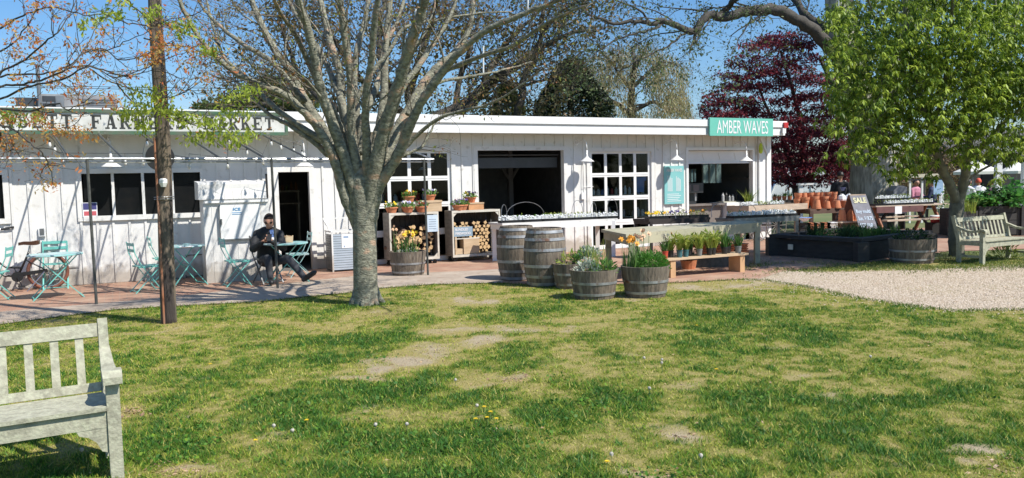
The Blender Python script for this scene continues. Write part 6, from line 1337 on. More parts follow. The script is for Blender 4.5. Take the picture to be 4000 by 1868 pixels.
def hedge(label, u0, u1, v, Y, h, n, mat, leaf=.16, d=2.5):
    p0, p1 = py(u0, v, Y), py(u1, v, Y); t = thing('hedge', label, 'hedge', (p0.x, Y, 0), 0); w_ = p1.x - p0.x
    C = np.stack([RNG.random(n) * w_, RNG.random(n) * d, h * RNG.random(n) ** .8 * (.8 + .25 * np.sin(RNG.random(n) * 0 + RNG.random(n) * 6))], 1); leafcloud('foliage', C, leaf, mat, t, aspect=.4)
    b = MB()
    for k in range(int(w_ * 3)):
        x = random.random() * w_; y = random.random() * d; b.tube([(x, y, 0), (x + random.gauss(0, .3), y, h * .5), (x + random.gauss(0, .6), y, h * random.uniform(.8, 1.1))], [.03, .02, .008], 4)
    b.build('branches', BARKD, t)
hedge('tall brownish bare hedge behind the garden corner', 3020, 3780, 720, 50, 3.6, 26000, HEDG)
hedge('low green hedge far behind the purple tree', 2960, 3300, 720, 60, 1.6, 5000, leafmat('far_green', [(.06, .11, .03), (.12, .17, .05)]))
p = py(3000, 716, 44); t = thing('greenhouse', 'pale hoop greenhouse behind the purple tree', 'greenhouse', (p.x, 44, 0)); b = MB(); q_ = [(2.4 - 2.4 * math.cos(pi * k / 12), 0, 2.35 * math.sin(pi * k / 12)) for k in range(13)]; b.prism(q_, (0, 9, 0)); b.build('cover', M('poly_cover', (.55, .57, .57), (.66, .68, .68), scale=2, rough=.3), t)
b = MB()
for j in range(4): b.tube([(x * 1.0, y - .03 + j * 3, z + .02) for x, y, z in q_], .04, 5)
for x in (1.2, 2.4, 3.6): b.tube([(x, -.04, 0), (x, -.04, 2.2)], .03, 4)
b.build('hoops', WHITEC, t)
p = py(3553, 760, 27.5); t = thing('display_frame', 'cream and dark frame stand with a blue board behind the picnic table', 'stand', (p.x, p.y, 0)); zt2 = py(3600, 680, 27.5).z; wd = py(3690, 700, 27.5).x - p.x
b = MB(); b.box((-.1, 0, zt2 - .12), (wd, .12, zt2)); b.build('top_board', M('cream_board', (.62, .58, .45), rough=.7), t)
for x in (0, wd * .35, wd - .06): b = MB(); b.box((x, .02, 0), (x + .06, .08, zt2 - .121)); b.build('post', WHITEC, t)
b = MB(); b.box((wd * .68, -.02, zt2 - .72), (wd * .95, -.001, zt2 - .2)); b.build('blue_board', M('board_blue', (.35, .52, .72), rough=.4), t)
b = MB(); b.box((-.1, -.02, zt2 - .22), (wd, .0, zt2 - .17)); b.build('bar', BLACK, t)
p = py(3555, 700, 34); t = thing('iron_gate', 'dark iron gate frame standing before the brown hedge', 'gate', (p.x, p.y, 0)); b = MB(); h1 = py(3555, 645, 34).z; wd = py(3612, 645, 34).x - p.x
b.tube([(0, 0, 0), (0, 0, h1)], .04, 6); b.tube([(wd, 0, 0), (wd, 0, h1)], .04, 6); b.build('posts', IRON, t); b = MB(); b.tube([(0, 0, h1), (wd, 0, h1)], .03, 6); b.tube([(0, 0, h1 * .4), (wd, 0, h1 * .4)], .03, 6); b.build('rails', IRON, t)
p = py(3500, 775, 24.5); t = thing('hooded_grill', 'grey covered grill beside the big tree trunk', 'grill', (p.x, p.y, 0)); b = MB(); zt3 = py(3500, 726, 24.5).z; b.prism([(-.18, -.25, .5), (.22, -.25, .5), (.22, -.25, zt3 - .05), (.1, -.25, zt3), (-.08, -.25, zt3), (-.2, -.25, zt3 - .15)], (0, .5, 0)); b.build('cover', M('cover_grey', (.20, .21, .22), (.26, .27, .28), scale=5, rough=.6), t)
for x in (-.15, .18): b = MB(); b.box((x - .02, -.2, 0), (x + .02, .2, .499)); b.build('leg', IRON, t)
# ------------------------------------------------------------------ people
SKINM = M('skin', (.50, .27, .18), (.46, .24, .16), scale=8, rough=.5); HAIRD = M('dark_hair', (.02, .015, .012), rough=.5); HAIRG = M('greying_hair', (.018, .014, .012), (.05, .042, .038), scale=30, rough=.95, spec=.1)
def head_mesh(b, c, fwd, s=.118):
    """a head with brow, nose, chin and ears; c = centre, fwd = facing"""
    f = Vector(fwd).normalized(); u = Vector((0, 0, 1)); u = (u - f * u.dot(f)).normalized(); r_ = f.cross(u); nu, nv = 20, 16; vs = []; fs = []
    for i in range(nv + 1):
        a = -pi / 2 + pi * i / nv
        for k in range(nu):
            t = 2 * pi * k / nu; x = math.cos(a) * math.cos(t); y = math.cos(a) * math.sin(t); z = math.sin(a)   # x forward, y side
            w = .76 - .16 * max(0, -z) ** 1.3; X = x * .90 + (.06 if x > 0 else 0) * (1 - abs(z)); Y = y * w; Z = z * 1.06
            if x > .5 and abs(y) < .28: X += .17 * math.exp(-((z + .10) / .17) ** 2) * (1 - abs(y) / .28)        # nose
            if x > .3: X += .05 * math.exp(-((z - .24) / .10) ** 2) - .05 * math.exp(-((z - .06) / .09) ** 2) * (1 if .12 < abs(y) < .5 else 0)
            if x > .4: X += .04 * math.exp(-((z + .48) / .07) ** 2) * (abs(y) < .28) + .07 * math.exp(-((z + .82) / .14) ** 2)
            if abs(x) < .25 and -.35 < z < .2: Y *= 1.16                                                         # ears
            vs.append(Vector(c) + (f * X + r_ * Y + u * Z) * s)
    for i in range(nv):
        for k in range(nu): k2 = (k + 1) % nu; fs.append((i * nu + k, i * nu + k2, (i + 1) * nu + k2, (i + 1) * nu + k))
    b.add(vs, fs); return f, r_, u
def hand_mesh(b, wrist, dirv, palm_n, s=1.0, curl=.5, side=1):
    """palm, four unequal bent fingers and a thumb off the side"""
    d = Vector(dirv).normalized(); n = Vector(palm_n); n = (n - d * n.dot(d)).normalized(); a = d.cross(n) * side; w = Vector(wrist)
    b.prism([w - a * .03 * s, w + a * .03 * s, w + d * .085 * s + a * .040 * s, w + d * .085 * s - a * .040 * s], n * .024 * s)
    for k, L_ in enumerate((.068, .078, .072, .056)):
        p = w + d * .08 * s + a * (-.030 + .020 * k) * s + n * .012 * s; q = p + (d * math.cos(curl) + n * math.sin(curl)) * L_ * .55 * s; r_ = q + (d * math.cos(curl * 2.1) + n * math.sin(curl * 2.1)) * L_ * .5 * s; b.tube([p, q, r_], [.009 * s, .0085 * s, .007 * s], 6)
    p = w + d * .03 * s - a * .03 * s + n * .012 * s; q = p + (d * .5 - a * .8 + n * .3).normalized() * .038 * s; r_ = q + (d * .9 + n * .5 - a * .1).normalized() * .032 * s; b.tube([p, q, r_], [.012 * s, .010 * s, .008 * s], 6)
def person(label, base, J, face, top, bottom, hairm, shoes=None, hair='short', group=None, glasses=False, hands=None, sleeves=True, puff=0.0):
    """J: joints in world metres. Keys: pelvis chest neck head, shR elR wrR shL elL wrL, hipR knR anR toR ... """
    t = thing('person', label, 'person', base, 0, group); B0_ = Vector(base); j = {k: Vector(v) - B0_ for k, v in J.items()}
    R_ = dict(pelvis=.105, waist=.098, chest=.112, upper=.085, neck=.052, head=.06, shR=.058, elR=.040, wrR=.027, shL=.058, elL=.040, wrL=.027, hipR=.085, knR=.055, anR=.038, toR=.032, hipL=.085, knL=.055, anL=.038, toL=.032)
    j['waist'] = j['pelvis'].lerp(j['chest'], .5); j['upper'] = j['chest'].lerp(j['neck'], .62)
    E_all = [('pelvis', 'waist'), ('waist', 'chest'), ('chest', 'upper'), ('upper', 'neck'), ('neck', 'head')]
    for s in 'RL': E_all += [('upper', 'sh' + s), ('sh' + s, 'el' + s), ('el' + s, 'wr' + s), ('pelvis', 'hip' + s), ('hip' + s, 'kn' + s), ('kn' + s, 'an' + s), ('an' + s, 'to' + s)]
    def sk(keys, grow=0.0, sc=1.0, over=None):
        used_ = [k for k in (['pelvis'] if 'pelvis' in keys else []) + [k for k in j if k in keys and k != 'pelvis']]
        jj = {k: (*j[k], R_[k] * sc + grow if not (over and k in over) else over[k]) for k in used_}; return skin(jj, [e for e in E_all if e[0] in jj and e[1] in jj], (j['shL'] - j['shR']).normalized())
    b = MB(); vs, fs = sk(set(R_)); b.add(vs, fs)
    f, r_, u = head_mesh(b, j['head'] + Vector(face).normalized() * .01 + Vector((0, 0, .02)), face)
    if hands:
        for (s, d, n, sd) in hands: hand_mesh(b, j['wr' + s], d, n, 1.0, .55, sd)
    else:
        for s, sd in (('R', 1), ('L', -1)): hand_mesh(b, j['wr' + s], j['wr' + s] - j['el' + s], Vector((0, 0, -1)) if abs((j['wr' + s] - j['el' + s]).normalized().z) < .9 else Vector((0, 1, 0)), 1.0, .4, sd)
    b.build('body', SKINM, t, smooth=True)
    keys = {'pelvis', 'waist', 'chest', 'upper', 'shR', 'shL', 'elR', 'elL'} | ({'wrR', 'wrL'} if sleeves else set())
    b = MB(); vs, fs = sk(keys, .016 + puff * .7, 1.03, {'wrR': .040, 'wrL': .040, 'elR': .06 + puff * .4, 'elL': .06 + puff * .4, 'shR': .072 + puff * .3, 'shL': .072 + puff * .3}); b.add(vs, fs)
    b.tube([j['upper'], j['neck'] + Vector((0, 0, .015 if puff else -.02))], [.10 + puff * .6, .078], 12); b.build('jacket' if sleeves else 'shirt', top, t, smooth=True)
    b = MB(); vs, fs = sk({'pelvis', 'hipR', 'hipL', 'knR', 'knL', 'anR', 'anL'}, .014, 1.05); b.add(vs, fs); b.build('trousers', bottom, t, smooth=True)
    for s in 'RL':
        b = MB(); d = (j['to' + s] - j['an' + s]); dn = d.normalized(); heel = j['an' + s] - dn * .06; b.tube([heel, j['an' + s] + dn * .03, j['to' + s], j['to' + s] + dn * .05], [.04, .05, .046, .028], 10); b.build('shoe', shoes or BLACK, t, smooth=True)
    hc = j['head'] + Vector((0, 0, .02)); b = MB(); nu, nv = 20, 12; vs = []; fs = []
    for i in range(nv + 1):
        a = -pi / 2 + pi * i / nv
        for k in range(nu):
            tt = 2 * pi * k / nu; x = math.cos(a) * math.cos(tt); y = math.cos(a) * math.sin(tt); z = math.sin(a)
            zc = max(z, (-.25 if hair != 'long' else -.9)) if x < .05 else max(z, (.42 if hair != 'long' else .35) + .28 * x)
            if zc > z and zc > 0: q_ = math.sqrt(max(0, 1 - zc * zc)) / max(.02, math.cos(a)); x *= q_; y *= q_
            z = zc
            vs.append(hc + (f * (x * .97 - .02) + r_ * y * .84 + u * z * 1.14) * .124)
    for i in range(nv):
        for k in range(nu): k2 = (k + 1) % nu; fs.append((i * nu + k, i * nu + k2, (i + 1) * nu + k2, (i + 1) * nu + k))
    b.add(vs, fs); b.build('hair', hairm, t, smooth=True)
    if glasses:
        b = MB(); g0 = hc + f * .112 + u * .008
        for sgn in (-1, 1):
            c_ = g0 + r_ * .034 * sgn; b.prism([c_ + r_ * x * .030 + u * z * .020 for x, z in ((-1, .9), (1, .9), (.9, -.6), (.3, -1), (-.5, -1), (-1, -.3))], f * .006); b.bar(c_ + r_ * .03 * sgn + u * .012, hc + r_ * .09 * sgn + u * .01, .004, .008)
        b.bar(g0 - r_ * .006 + u * .01, g0 + r_ * .006 + u * .01, .005, .006); b.build('sunglasses', BLACK, t)
    return t, j
JK = M('black_jacket', (.016, .016, .018), (.028, .028, .03), scale=9, rough=.8, bump=.9, bscale=9); TR = M('charcoal_trousers', (.035, .037, .042), (.055, .057, .062), scale=8, rough=.85, bump=.8, bscale=10)
mb_ = gp(1050, 1106)
JM = dict(pelvis=py(1048, 1012, 14.12), chest=py(1046, 938, 14.08), neck=py(1050, 897, 14.02), head=py(1053, 868, 13.95),
          shR=py(1006, 915, 14.08), elR=py(990, 972, 13.86), wrR=py(1024, 948, 13.60), shL=py(1091, 915, 14.05), elL=py(1106, 968, 13.9), wrL=py(1062, 944, 13.62),
          hipR=py(1030, 1018, 14.08), knR=py(1046, 1010, 13.68), anR=py(1058, 1094, 13.66), toR=py(1060, 1104, 13.52),
          hipL=py(1068, 1018, 14.08), knL=py(1128, 1012, 13.72), anL=py(1192, 1088, 13.52), toL=py(1226, 1066, 13.38))
JM['chest'].z = JM['chest'].z
person('man in black jacket and sunglasses sitting at the bistro table looking at his phone', mb_, JM, (.12, -1, -.32), JK, TR, HAIRG, glasses=True, puff=.035, hands=[('R', (.75, -.35, .25), (0, .3, 1), 1), ('L', (-.55, -.25, .35), (0, .3, 1), -1)])
p = py(1052, 928, 13.50); t = thing('phone', 'dark phone held in the seated man\'s hands', 'phone', p, .1); b = MB(); b.box((-.038, 0, -.07), (.038, .009, .075)); o = b.build('case', BLACK, t); b = MB(); b.box((-.034, .0095, -.062), (.034, .011, .067)); b.build('screen', DG, t); t.rotation_euler = (-.7, 0, .15)
p = py(1066, 912, 13.9); t = thing('neck_scarf', 'blue scarf tucked in the man\'s open collar', 'scarf', p); b = MB(); b.prism([(-.05, 0, .06), (.055, 0, .07), (.02, -.02, -.09), (-.01, -.02, -.09)], (0, -.03, 0)); b.prism([(.0, -.031, .03), (.07, -.031, .05), (.05, -.04, -.06)], (0, -.01, 0)); b.build('cloth', M('scarf_blue', (.06, .14, .38), (.25, .35, .6), scale=25, rough=.8), t)
def seated(u, v, Y, ang, lean=.05):
    """joints of a person on a chair whose head shows at (u, v)"""
    h = py(u, v, Y); f = Vector((math.cos(ang), math.sin(ang), 0)); s = Vector((-f.y, f.x, 0)); z0 = h.z - 1.22
    def P(x, y, z): return Vector((h.x, h.y, 0)) + f * x + s * y + Vector((0, 0, max(z, .03)))
    return dict(pelvis=P(-.08, 0, .55), chest=P(-.02, 0, .95 + z0 * .6), neck=P(.0, 0, h.z - .16), head=h.copy(), shR=P(0, -.19, h.z - .26), elR=P(.08, -.25, h.z - .52), wrR=P(.30, -.14, h.z - .50), shL=P(0, .19, h.z - .26), elL=P(.08, .25, h.z - .52), wrL=P(.30, .14, h.z - .50),
                hipR=P(-.06, -.1, .52), knR=P(.38, -.12, .52), anR=P(.38, -.12, .1), toR=P(.52, -.12, .05), hipL=P(-.06, .1, .52), knL=P(.38, .12, .52), anL=P(.38, .12, .1), toL=P(.52, .12, .05)), f
def cafe_chair(p, ang, label):
    t = thing('cafe_chair', label, 'chair', (p.x, p.y, 0), ang, 'cafe chairs under the umbrellas'); b = MB(); b.box((-.25, -.22, .42), (.2, .22, .455)); b.build('seat', WHITEC, t); b = MB(); b.box((-.27, -.22, .60), (-.25, .22, .88)); b.box((-.27, -.22, .4551), (-.25, -.19, .60)); b.box((-.27, .19, .4551), (-.25, .22, .60)); b.build('backrest', WHITEC, t)
    for x in (-.23, .18):
        for y in (-.2, .2): b = MB(); b.box((x - .015, y - .015, 0), (x + .015, y + .015, .419)); b.build('leg', METAL, t)
SHW = M('white_shirt', (.75, .75, .75), rough=.8); SHR = M('red_shirt', (.62, .08, .10), (.75, .5, .45), scale=18, lo=.45, hi=.55, rough=.8); SHK = M('black_tshirt', (.02, .02, .025), rough=.85); SHP = M('pink_shirt', (.55, .22, .30), rough=.8); SHN = M('navy_shirt', (.03, .04, .09), rough=.8); REDH = M('red_headscarf', (.65, .10, .05), rough=.7)
for (u, v, Y, ang, lab, tp, hr, st) in [(3822, 712, 30, 1.2, 'seated person in a white shirt with a red headscarf under the umbrellas', SHW, REDH, 'short'), (3874, 716, 31, 2.2, 'seated person in a red patterned top beside the pergola post', SHR, HAIRD, 'short'), (3782, 714, 29, .4, 'dark haired seated person in a pale shirt right of the forked trunk', SHW, HAIRD, 'long'),
                                (3578, 716, 29.5, -1.2, 'seated person in a pink shirt behind the picnic table', SHP, HAIRD, 'short'), (3640, 716, 29, 2.6, 'seated person in a navy top by the blue board', SHN, HAIRD, 'short')]:
    J, f = seated(u, v, Y, ang); base = Vector((J['head'].x, J['head'].y, 0)); person(lab, base, J, f, tp, TR, hr, hair=st); cafe_chair(base, ang, 'pale cafe chair holding the ' + ' '.join(lab.replace('seated ', '').split()[:8]))
u, v, Y = 3283, 688, 24.5; h = py(u, v, Y); k = 1.0
def Q(x, y, z): return Vector((h.x + x, h.y + y, z))
J = dict(pelvis=Q(0, 0, .95), chest=Q(0, .02, 1.28), neck=Q(0, 0, h.z - .16), head=h, shR=Q(-.20, 0, h.z - .25), elR=Q(-.26, .05, 1.18), wrR=Q(-.20, .22, 1.0), shL=Q(.20, 0, h.z - .25), elL=Q(.26, .05, 1.18), wrL=Q(.2, .22, 1.0), hipR=Q(-.1, 0, .9), knR=Q(-.11, .02, .5), anR=Q(-.11, 0, .09), toR=Q(-.12, .12, .04), hipL=Q(.1, 0, .9), knL=Q(.11, .02, .5), anL=Q(.11, 0, .09), toL=Q(.12, .12, .04))
tp_, jj = person('person in a black T shirt printed on the back, standing behind the plant bench', (h.x, h.y, 0), J, (.1, 1, -.2), SHK, TR, HAIRD, sleeves=False)
b = MB()
for i in range(3): b.box((-.09 + .02 * i, -.180, h.z - .37 - i * .035), (.09 - .02 * i, -.165, h.z - .357 - i * .035))
b.build('shirt_print', M('print_violet', (.25, .25, .5), rough=.8), tp_)
# ------------------------------------------------------------------ trees
def spline(P, k=6):
    P = [Vector(p) for p in P]; out = []
    for i in range(len(P) - 1):
        p0 = P[max(i - 1, 0)]; p1 = P[i]; p2 = P[i + 1]; p3 = P[min(i + 2, len(P) - 1)]
        for j in range(k):
            t = j / k; out.append(.5 * ((2 * p1) + (p2 - p0) * t + (2 * p0 - 5 * p1 + 4 * p2 - p3) * t * t + (3 * p1 - p0 - 3 * p2 + p3) * t ** 3))
    out.append(P[-1]); return out
def lerp(a, b, t): return a + (b - a) * t
class Tree:
    def __init__(s): s.mb = MB(); s.tw = MB(); s.tips = []
    def limb(s, P, r0, r1, n=9, k=6, wob=.0, fine=False):
        Q = spline(P, k); m_ = len(Q)
        if wob: Q = [q + Vector((random.gauss(0, wob), random.gauss(0, wob), random.gauss(0, wob))) for q in Q]
        rr = [lerp(r0, r1, i / (m_ - 1)) * random.uniform(.94, 1.07) for i in range(m_)]; (s.tw if fine else s.mb).tube(Q, rr, n, cap=True); return Q, rr
    def twig(s, p, d, ln, r, lvl, nch, gravity=0.0, wild=.35, mesh=None, ratio=.55, upb=.15, ang=.7):
        """random wandering branch, children at lower levels"""
        seg = 5 if lvl > 0 else 4; pts = [p.copy()]; dd = d.normalized(); dirs = [dd]
        for i in range(seg):
            dd = (dd + Vector((random.gauss(0, wild), random.gauss(0, wild), random.gauss(0, wild) + upb - gravity)) * .5).normalized(); pts.append(pts[-1] + dd * ln / seg); dirs.append(dd)
        rr = [lerp(r, max(r * .3, .0022), i / seg) for i in range(seg + 1)]
        (s.tw if r < .012 else s.mb).tube(pts, rr, 5 if r > .015 else 3, cap=False)
        if lvl <= 0: s.tips.append((pts[-1], dirs[-1])); s.tips.append((pts[-2], dirs[-2])); s.tips.append((pts[1], dirs[1])); return
        for k in range(nch):
            f = random.uniform(.2, 1.0) * seg; i = min(int(f), seg - 1); q = pts[i].lerp(pts[i + 1], f - i)
            a = dirs[i].orthogonal().normalized(); a = Quaternion(dirs[i], random.random() * 2 * pi) @ a; nd = (dirs[i] * math.cos(ang) + a * math.sin(ang)).normalized()
            s.twig(q, nd, ln * ratio * random.uniform(.6, 1.15), lerp(r, r * .4, f / seg) * .6, lvl - 1, nch, gravity, wild, mesh, ratio, upb, ang)
    def shoots(s, Q, rr, n, ln, lvl, nch, lo=.15, hi=1.0, rs=.4, **kw):
        for k in range(n):
            f = random.uniform(lo, hi) * (len(Q) - 1); i = min(int(f), len(Q) - 2); q = Q[i].lerp(Q[i + 1], f - i); dd = (Q[i + 1] - Q[i]).normalized()
            a = Quaternion(dd, random.random() * 2 * pi) @ dd.orthogonal().normalized(); an = random.uniform(.4, .95); s.twig(q, dd * math.cos(an) + a * math.sin(an), ln * random.uniform(.6, 1.2), max(rr[i] * rs, .006), lvl, nch, **kw)
def pts_px(lst): return [py(u, v, Y) for (u, v, Y) in lst]

# --- central tree, many stems from a short trunk
YT = 11.2; base = gp(1430, 1188); base.z = 0
ct = thing('smooth_barked_tree', 'grey barked multi stemmed tree in the middle of the lawn edge', 'tree', base)
T = Tree(); s_ = 275
trunk = pts_px([(1430, 1205, YT), (1430, 1185, YT), (1428, 1130, YT), (1427, 1050, YT), (1425, 950, YT), (1425, 850, YT), (1418, 760, YT), (1416, 700, YT), (1418, 655, YT), (1420, 625, YT)])
Q = spline(trunk, 5); nQ = len(Q); rr = []
for i, q in enumerate(Q):
    v_ = i / 5; tb = [.20, .185, .172, .170, .168, .172, .19, .19, .12, .05]; a_ = int(min(v_, 8.999)); rr.append(lerp(tb[a_], tb[a_ + 1], v_ - a_))
T.mb.tube(Q, rr, 24)
for a in range(7):                            # root flare
    t_ = a * .9 + .2; T.mb.tube([base + Vector((math.cos(t_) * .10, math.sin(t_) * .10, .30)), base + Vector((math.cos(t_) * .17, math.sin(t_) * .17, .08)), base + Vector((math.cos(t_) * .27, math.sin(t_) * .27, -.03))], [.06, .06, .03], 7)
# limbs as (list of pixel stations, depth at the tip, radius start, radius end)
LIMBS = [
 ([(1345, 760), (1318, 660), (1290, 590), (1240, 500), (1190, 440), (1110, 370), (1010, 330), (900, 270), (790, 165), (705, 10), (660, -120)], -1.0, .085, .022),
 ([(1365, 740), (1330, 620), (1295, 560), (1240, 470), (1190, 390), (1130, 270), (1070, 190), (1020, 90), (975, -20), (940, -150)], .9, .10, .035),
 ([(1190, 400), (1130, 320), (1060, 240), (960, 180), (880, 120), (800, 40), (740, -60)], 1.6, .05, .018),
 ([(1380, 730), (1340, 600), (1305, 500), (1270, 400), (1245, 320), (1228, 220), (1200, 110), (1165, 0), (1150, -120)], -.9, .09, .045),
 ([(1245, 330), (1200, 230), (1150, 130), (1090, 40), (1050, -80)], -1.4, .045, .02),
 ([(1400, 730), (1355, 600), (1345, 500), (1335, 400), (1325, 280), (1290, 160), (1265, 60), (1245, -40), (1225, -160)], 1.3, .085, .04),
 ([(1400, 700), (1378, 560), (1372, 440), (1370, 330), (1360, 230), (1345, 120), (1330, 0), (1325, -140)], -.6, .08, .04),
 ([(1420, 690), (1405, 560), (1395, 440), (1385, 330), (1395, 200), (1420, 100), (1440, 0), (1450, -140)], 1.7, .07, .035),
 ([(1430, 690), (1432, 560), (1428, 450), (1432, 360), (1450, 240), (1460, 130), (1475, 0), (1480, -120)], -1.2, .07, .035),
 ([(1440, 690), (1460, 590), (1490, 450), (1500, 350), (1505, 240), (1510, 130), (1525, 0), (1530, -120)], .7, .075, .04),
 ([(1455, 720), (1475, 620), (1500, 520), (1530, 420), (1560, 320), (1590, 220), (1625, 110), (1660, 0), (1690, -100)], -1.3, .125, .055),
 ([(1540, 400), (1580, 330), (1640, 250), (1700, 160), (1760, 60), (1790, -30)], .8, .055, .022),
 ([(1460, 730), (1510, 600), (1550, 510), (1590, 440), (1640, 350), (1700, 270), (1770, 210), (1830, 120), (1850, 0), (1870, -90)], 1.5, .10, .035),
 ([(1475, 740), (1530, 650), (1575, 560), (1610, 470), (1660, 380), (1730, 280), (1800, 200), (1900, 120), (2030, 60), (2180, 0), (2260, -50)], -1.6, .095, .022),
 ([(1700, 290), (1790, 255), (1880, 220), (2000, 180), (2120, 100), (2240, 40), (2330, 10)], -2.3, .04, .012),
 ([(1480, 660), (1560, 600), (1640, 520), (1720, 460), (1820, 430), (1930, 400), (2040, 330), (2110, 275)], -.9, .035, .010),
 ([(1500, 640), (1570, 610), (1650, 570), (1700, 480), (1750, 450)], .5, .028, .008),
 ([(1320, 640), (1230, 560), (1130, 490), (1040, 440), (960, 350), (900, 300)], .8, .045, .012),
 ([(1290, 570), (1180, 500), (1060, 410), (960, 300), (880, 230), (840, 130), (800, -20)], 1.8, .05, .016),
 ([(1380, 420), (1440, 300), (1520, 200), (1580, 110), (1700, 80), (1850, 55), (2000, 45)], .9, .035, .010),
 ([(1590, 450), (1640, 370), (1720, 320), (1830, 300), (1960, 275), (2080, 240)], 1.4, .035, .010),
 ([(1340, 520), (1300, 420), (1210, 330), (1150, 290), (1090, 260)], -.5, .03, .010),
 ([(1400, 600), (1420, 470), (1455, 380), (1480, 300), (1500, 200), (1560, 60), (1590, -60)], 2.2, .06, .025),
 ([(1385, 620), (1350, 450), (1310, 330), (1250, 200), (1180, 100), (1120, -20)], 2.4, .06, .025)]
for (px, dY, r0, r1) in LIMBS:
    if px[0][1] >= 680: px = [(1424 + (px[0][0] - 1424) * .25, 900), (1422 + (px[0][0] - 1422) * .62, 830)] + px
    n = len(px); P = [py(u, v, YT + dY * ((i / (n - 1)) ** 1.5)) for i, (u, v) in enumerate(px)]
    Q, rr = T.limb(P, r0 * 1.02, r1 * .95, 10, 6, .004)
    T.shoots(Q, rr, 6, .95, 2, 4, lo=.45, rs=.30, upb=.22, wild=.33, ratio=.5, ang=.55)
    T.shoots(Q, rr, 7, .5, 1, 3, lo=.4, rs=.15, upb=.15, wild=.4, ratio=.6, ang=.6)
T.mb.build('trunk', BARK, ct, smooth=True, world=True); T.tw.build('branches', M('twig_bark', (.16, .135, .10), (.10, .085, .065), scale=6, rough=.9), ct, world=True)
tips = T.tips; random.shuffle(tips); C = [tuple(p + Vector((random.gauss(0, .03), random.gauss(0, .03), random.gauss(0, .03)))) for (p, d) in tips[:int(len(tips) * .75)]]
LEAFC = leafmat('new_reddish_leaf', [(.22, .09, .04), (.32, .17, .05), (.26, .26, .05), (.20, .24, .05)], trans=.35)
leafcloud('leaves', C, .040, LEAFC, ct, aspect=.45, droop=.4, base=base)
print('central tips', len(tips))
# --- glass tubes hanging in the trees
TUBEM = M('frosted_tube', (.80, .82, .82), rough=.15)
for (u, v0, v1, Y, lab) in [(1172, 130, 225, 11.0, 'frosted light tube hanging among the left limbs of the grey tree'), (1624, 35, 145, 10.8, 'frosted light tube hanging among the right limbs of the grey tree'), (1888, 180, 285, 11.4, 'frosted light tube hanging right of the grey tree'), (2062, 0, 40, 10.6, 'frosted light tube at the top edge above the shop roof'), (3445, 350, 415, 14.2, 'frosted light tube hanging in the bright green tree'), (3276, 0, 30, 16, 'frosted light tube at the top edge by the big trunk')]:
    a, c_ = py(u, v1, Y), py(u, v0, Y); t = thing('light_tube', lab, 'hanging light', a, 0, 'frosted tubes hanging in the trees'); d = c_ - a; b = MB(); b.tube([(0, 0, 0), d], .012, 8); b.build('tube', TUBEM, t); b = MB(); b.tube([d, d + Vector((0, 0, .35))], .003, 4); b.build('cord', BLACK, t)

# --- utility pole
POLEM = M('pole_wood', (.22, .17, .12), (.10, .08, .06), scale=5, rough=.9, bump=1.0, bscale=20, stretch=(3, 3, .35), c3=(.045, .035, .03), scale3=2.2, lo3=.48, hi3=.56)
pb = gp(662, 1262); t = thing('utility_pole', 'leaning brown wooden utility pole with a conduit and a white insulator', 'pole', pb)
b = MB(); P = [py(u, v, pb.y) for u, v in [(660, 1268), (650, 1000), (640, 640), (628, 400), (612, 150), (604, -20), (596, -400)]]; P[0].z = -.05
Q = spline(P, 5); b.tube(Q, [lerp(.112, .085, i / (len(Q) - 1)) * .86 for i in range(len(Q))], 18); b.build('shaft', POLEM, t, smooth=True, world=True)
b = MB(); CP = [py(u, v, pb.y - .1) for u, v in [(641, 1262), (628, 1000), (615, 760), (608, 640), (603, 540)]]; CP[0].z = 0; b.tube(spline(CP, 4), .014, 8); b.build('conduit', M('rust_pipe', (.34, .13, .06), (.26, .15, .10), scale=4, rough=.7), t, world=True)
b = MB(); q_ = py(638, 715, pb.y - .13); b.lathe([(.03, -.05), (.05, .0), (.05, .04), (.03, .055)], q_, 10, Matrix.Rotation(.0, 3, 'X')); b.build('insulator', WHITEC, t, world=True)
b = MB()
for v in (770, 778): q_ = py(642 if v > 774 else 641, v, pb.y); b.tube([q_ + Vector((math.cos(k * pi / 8) * .115, math.sin(k * pi / 8) * .115, 0)) for k in range(17)], .006, 5, cap=False)
b.build('wire_band', METAL, t, world=True)

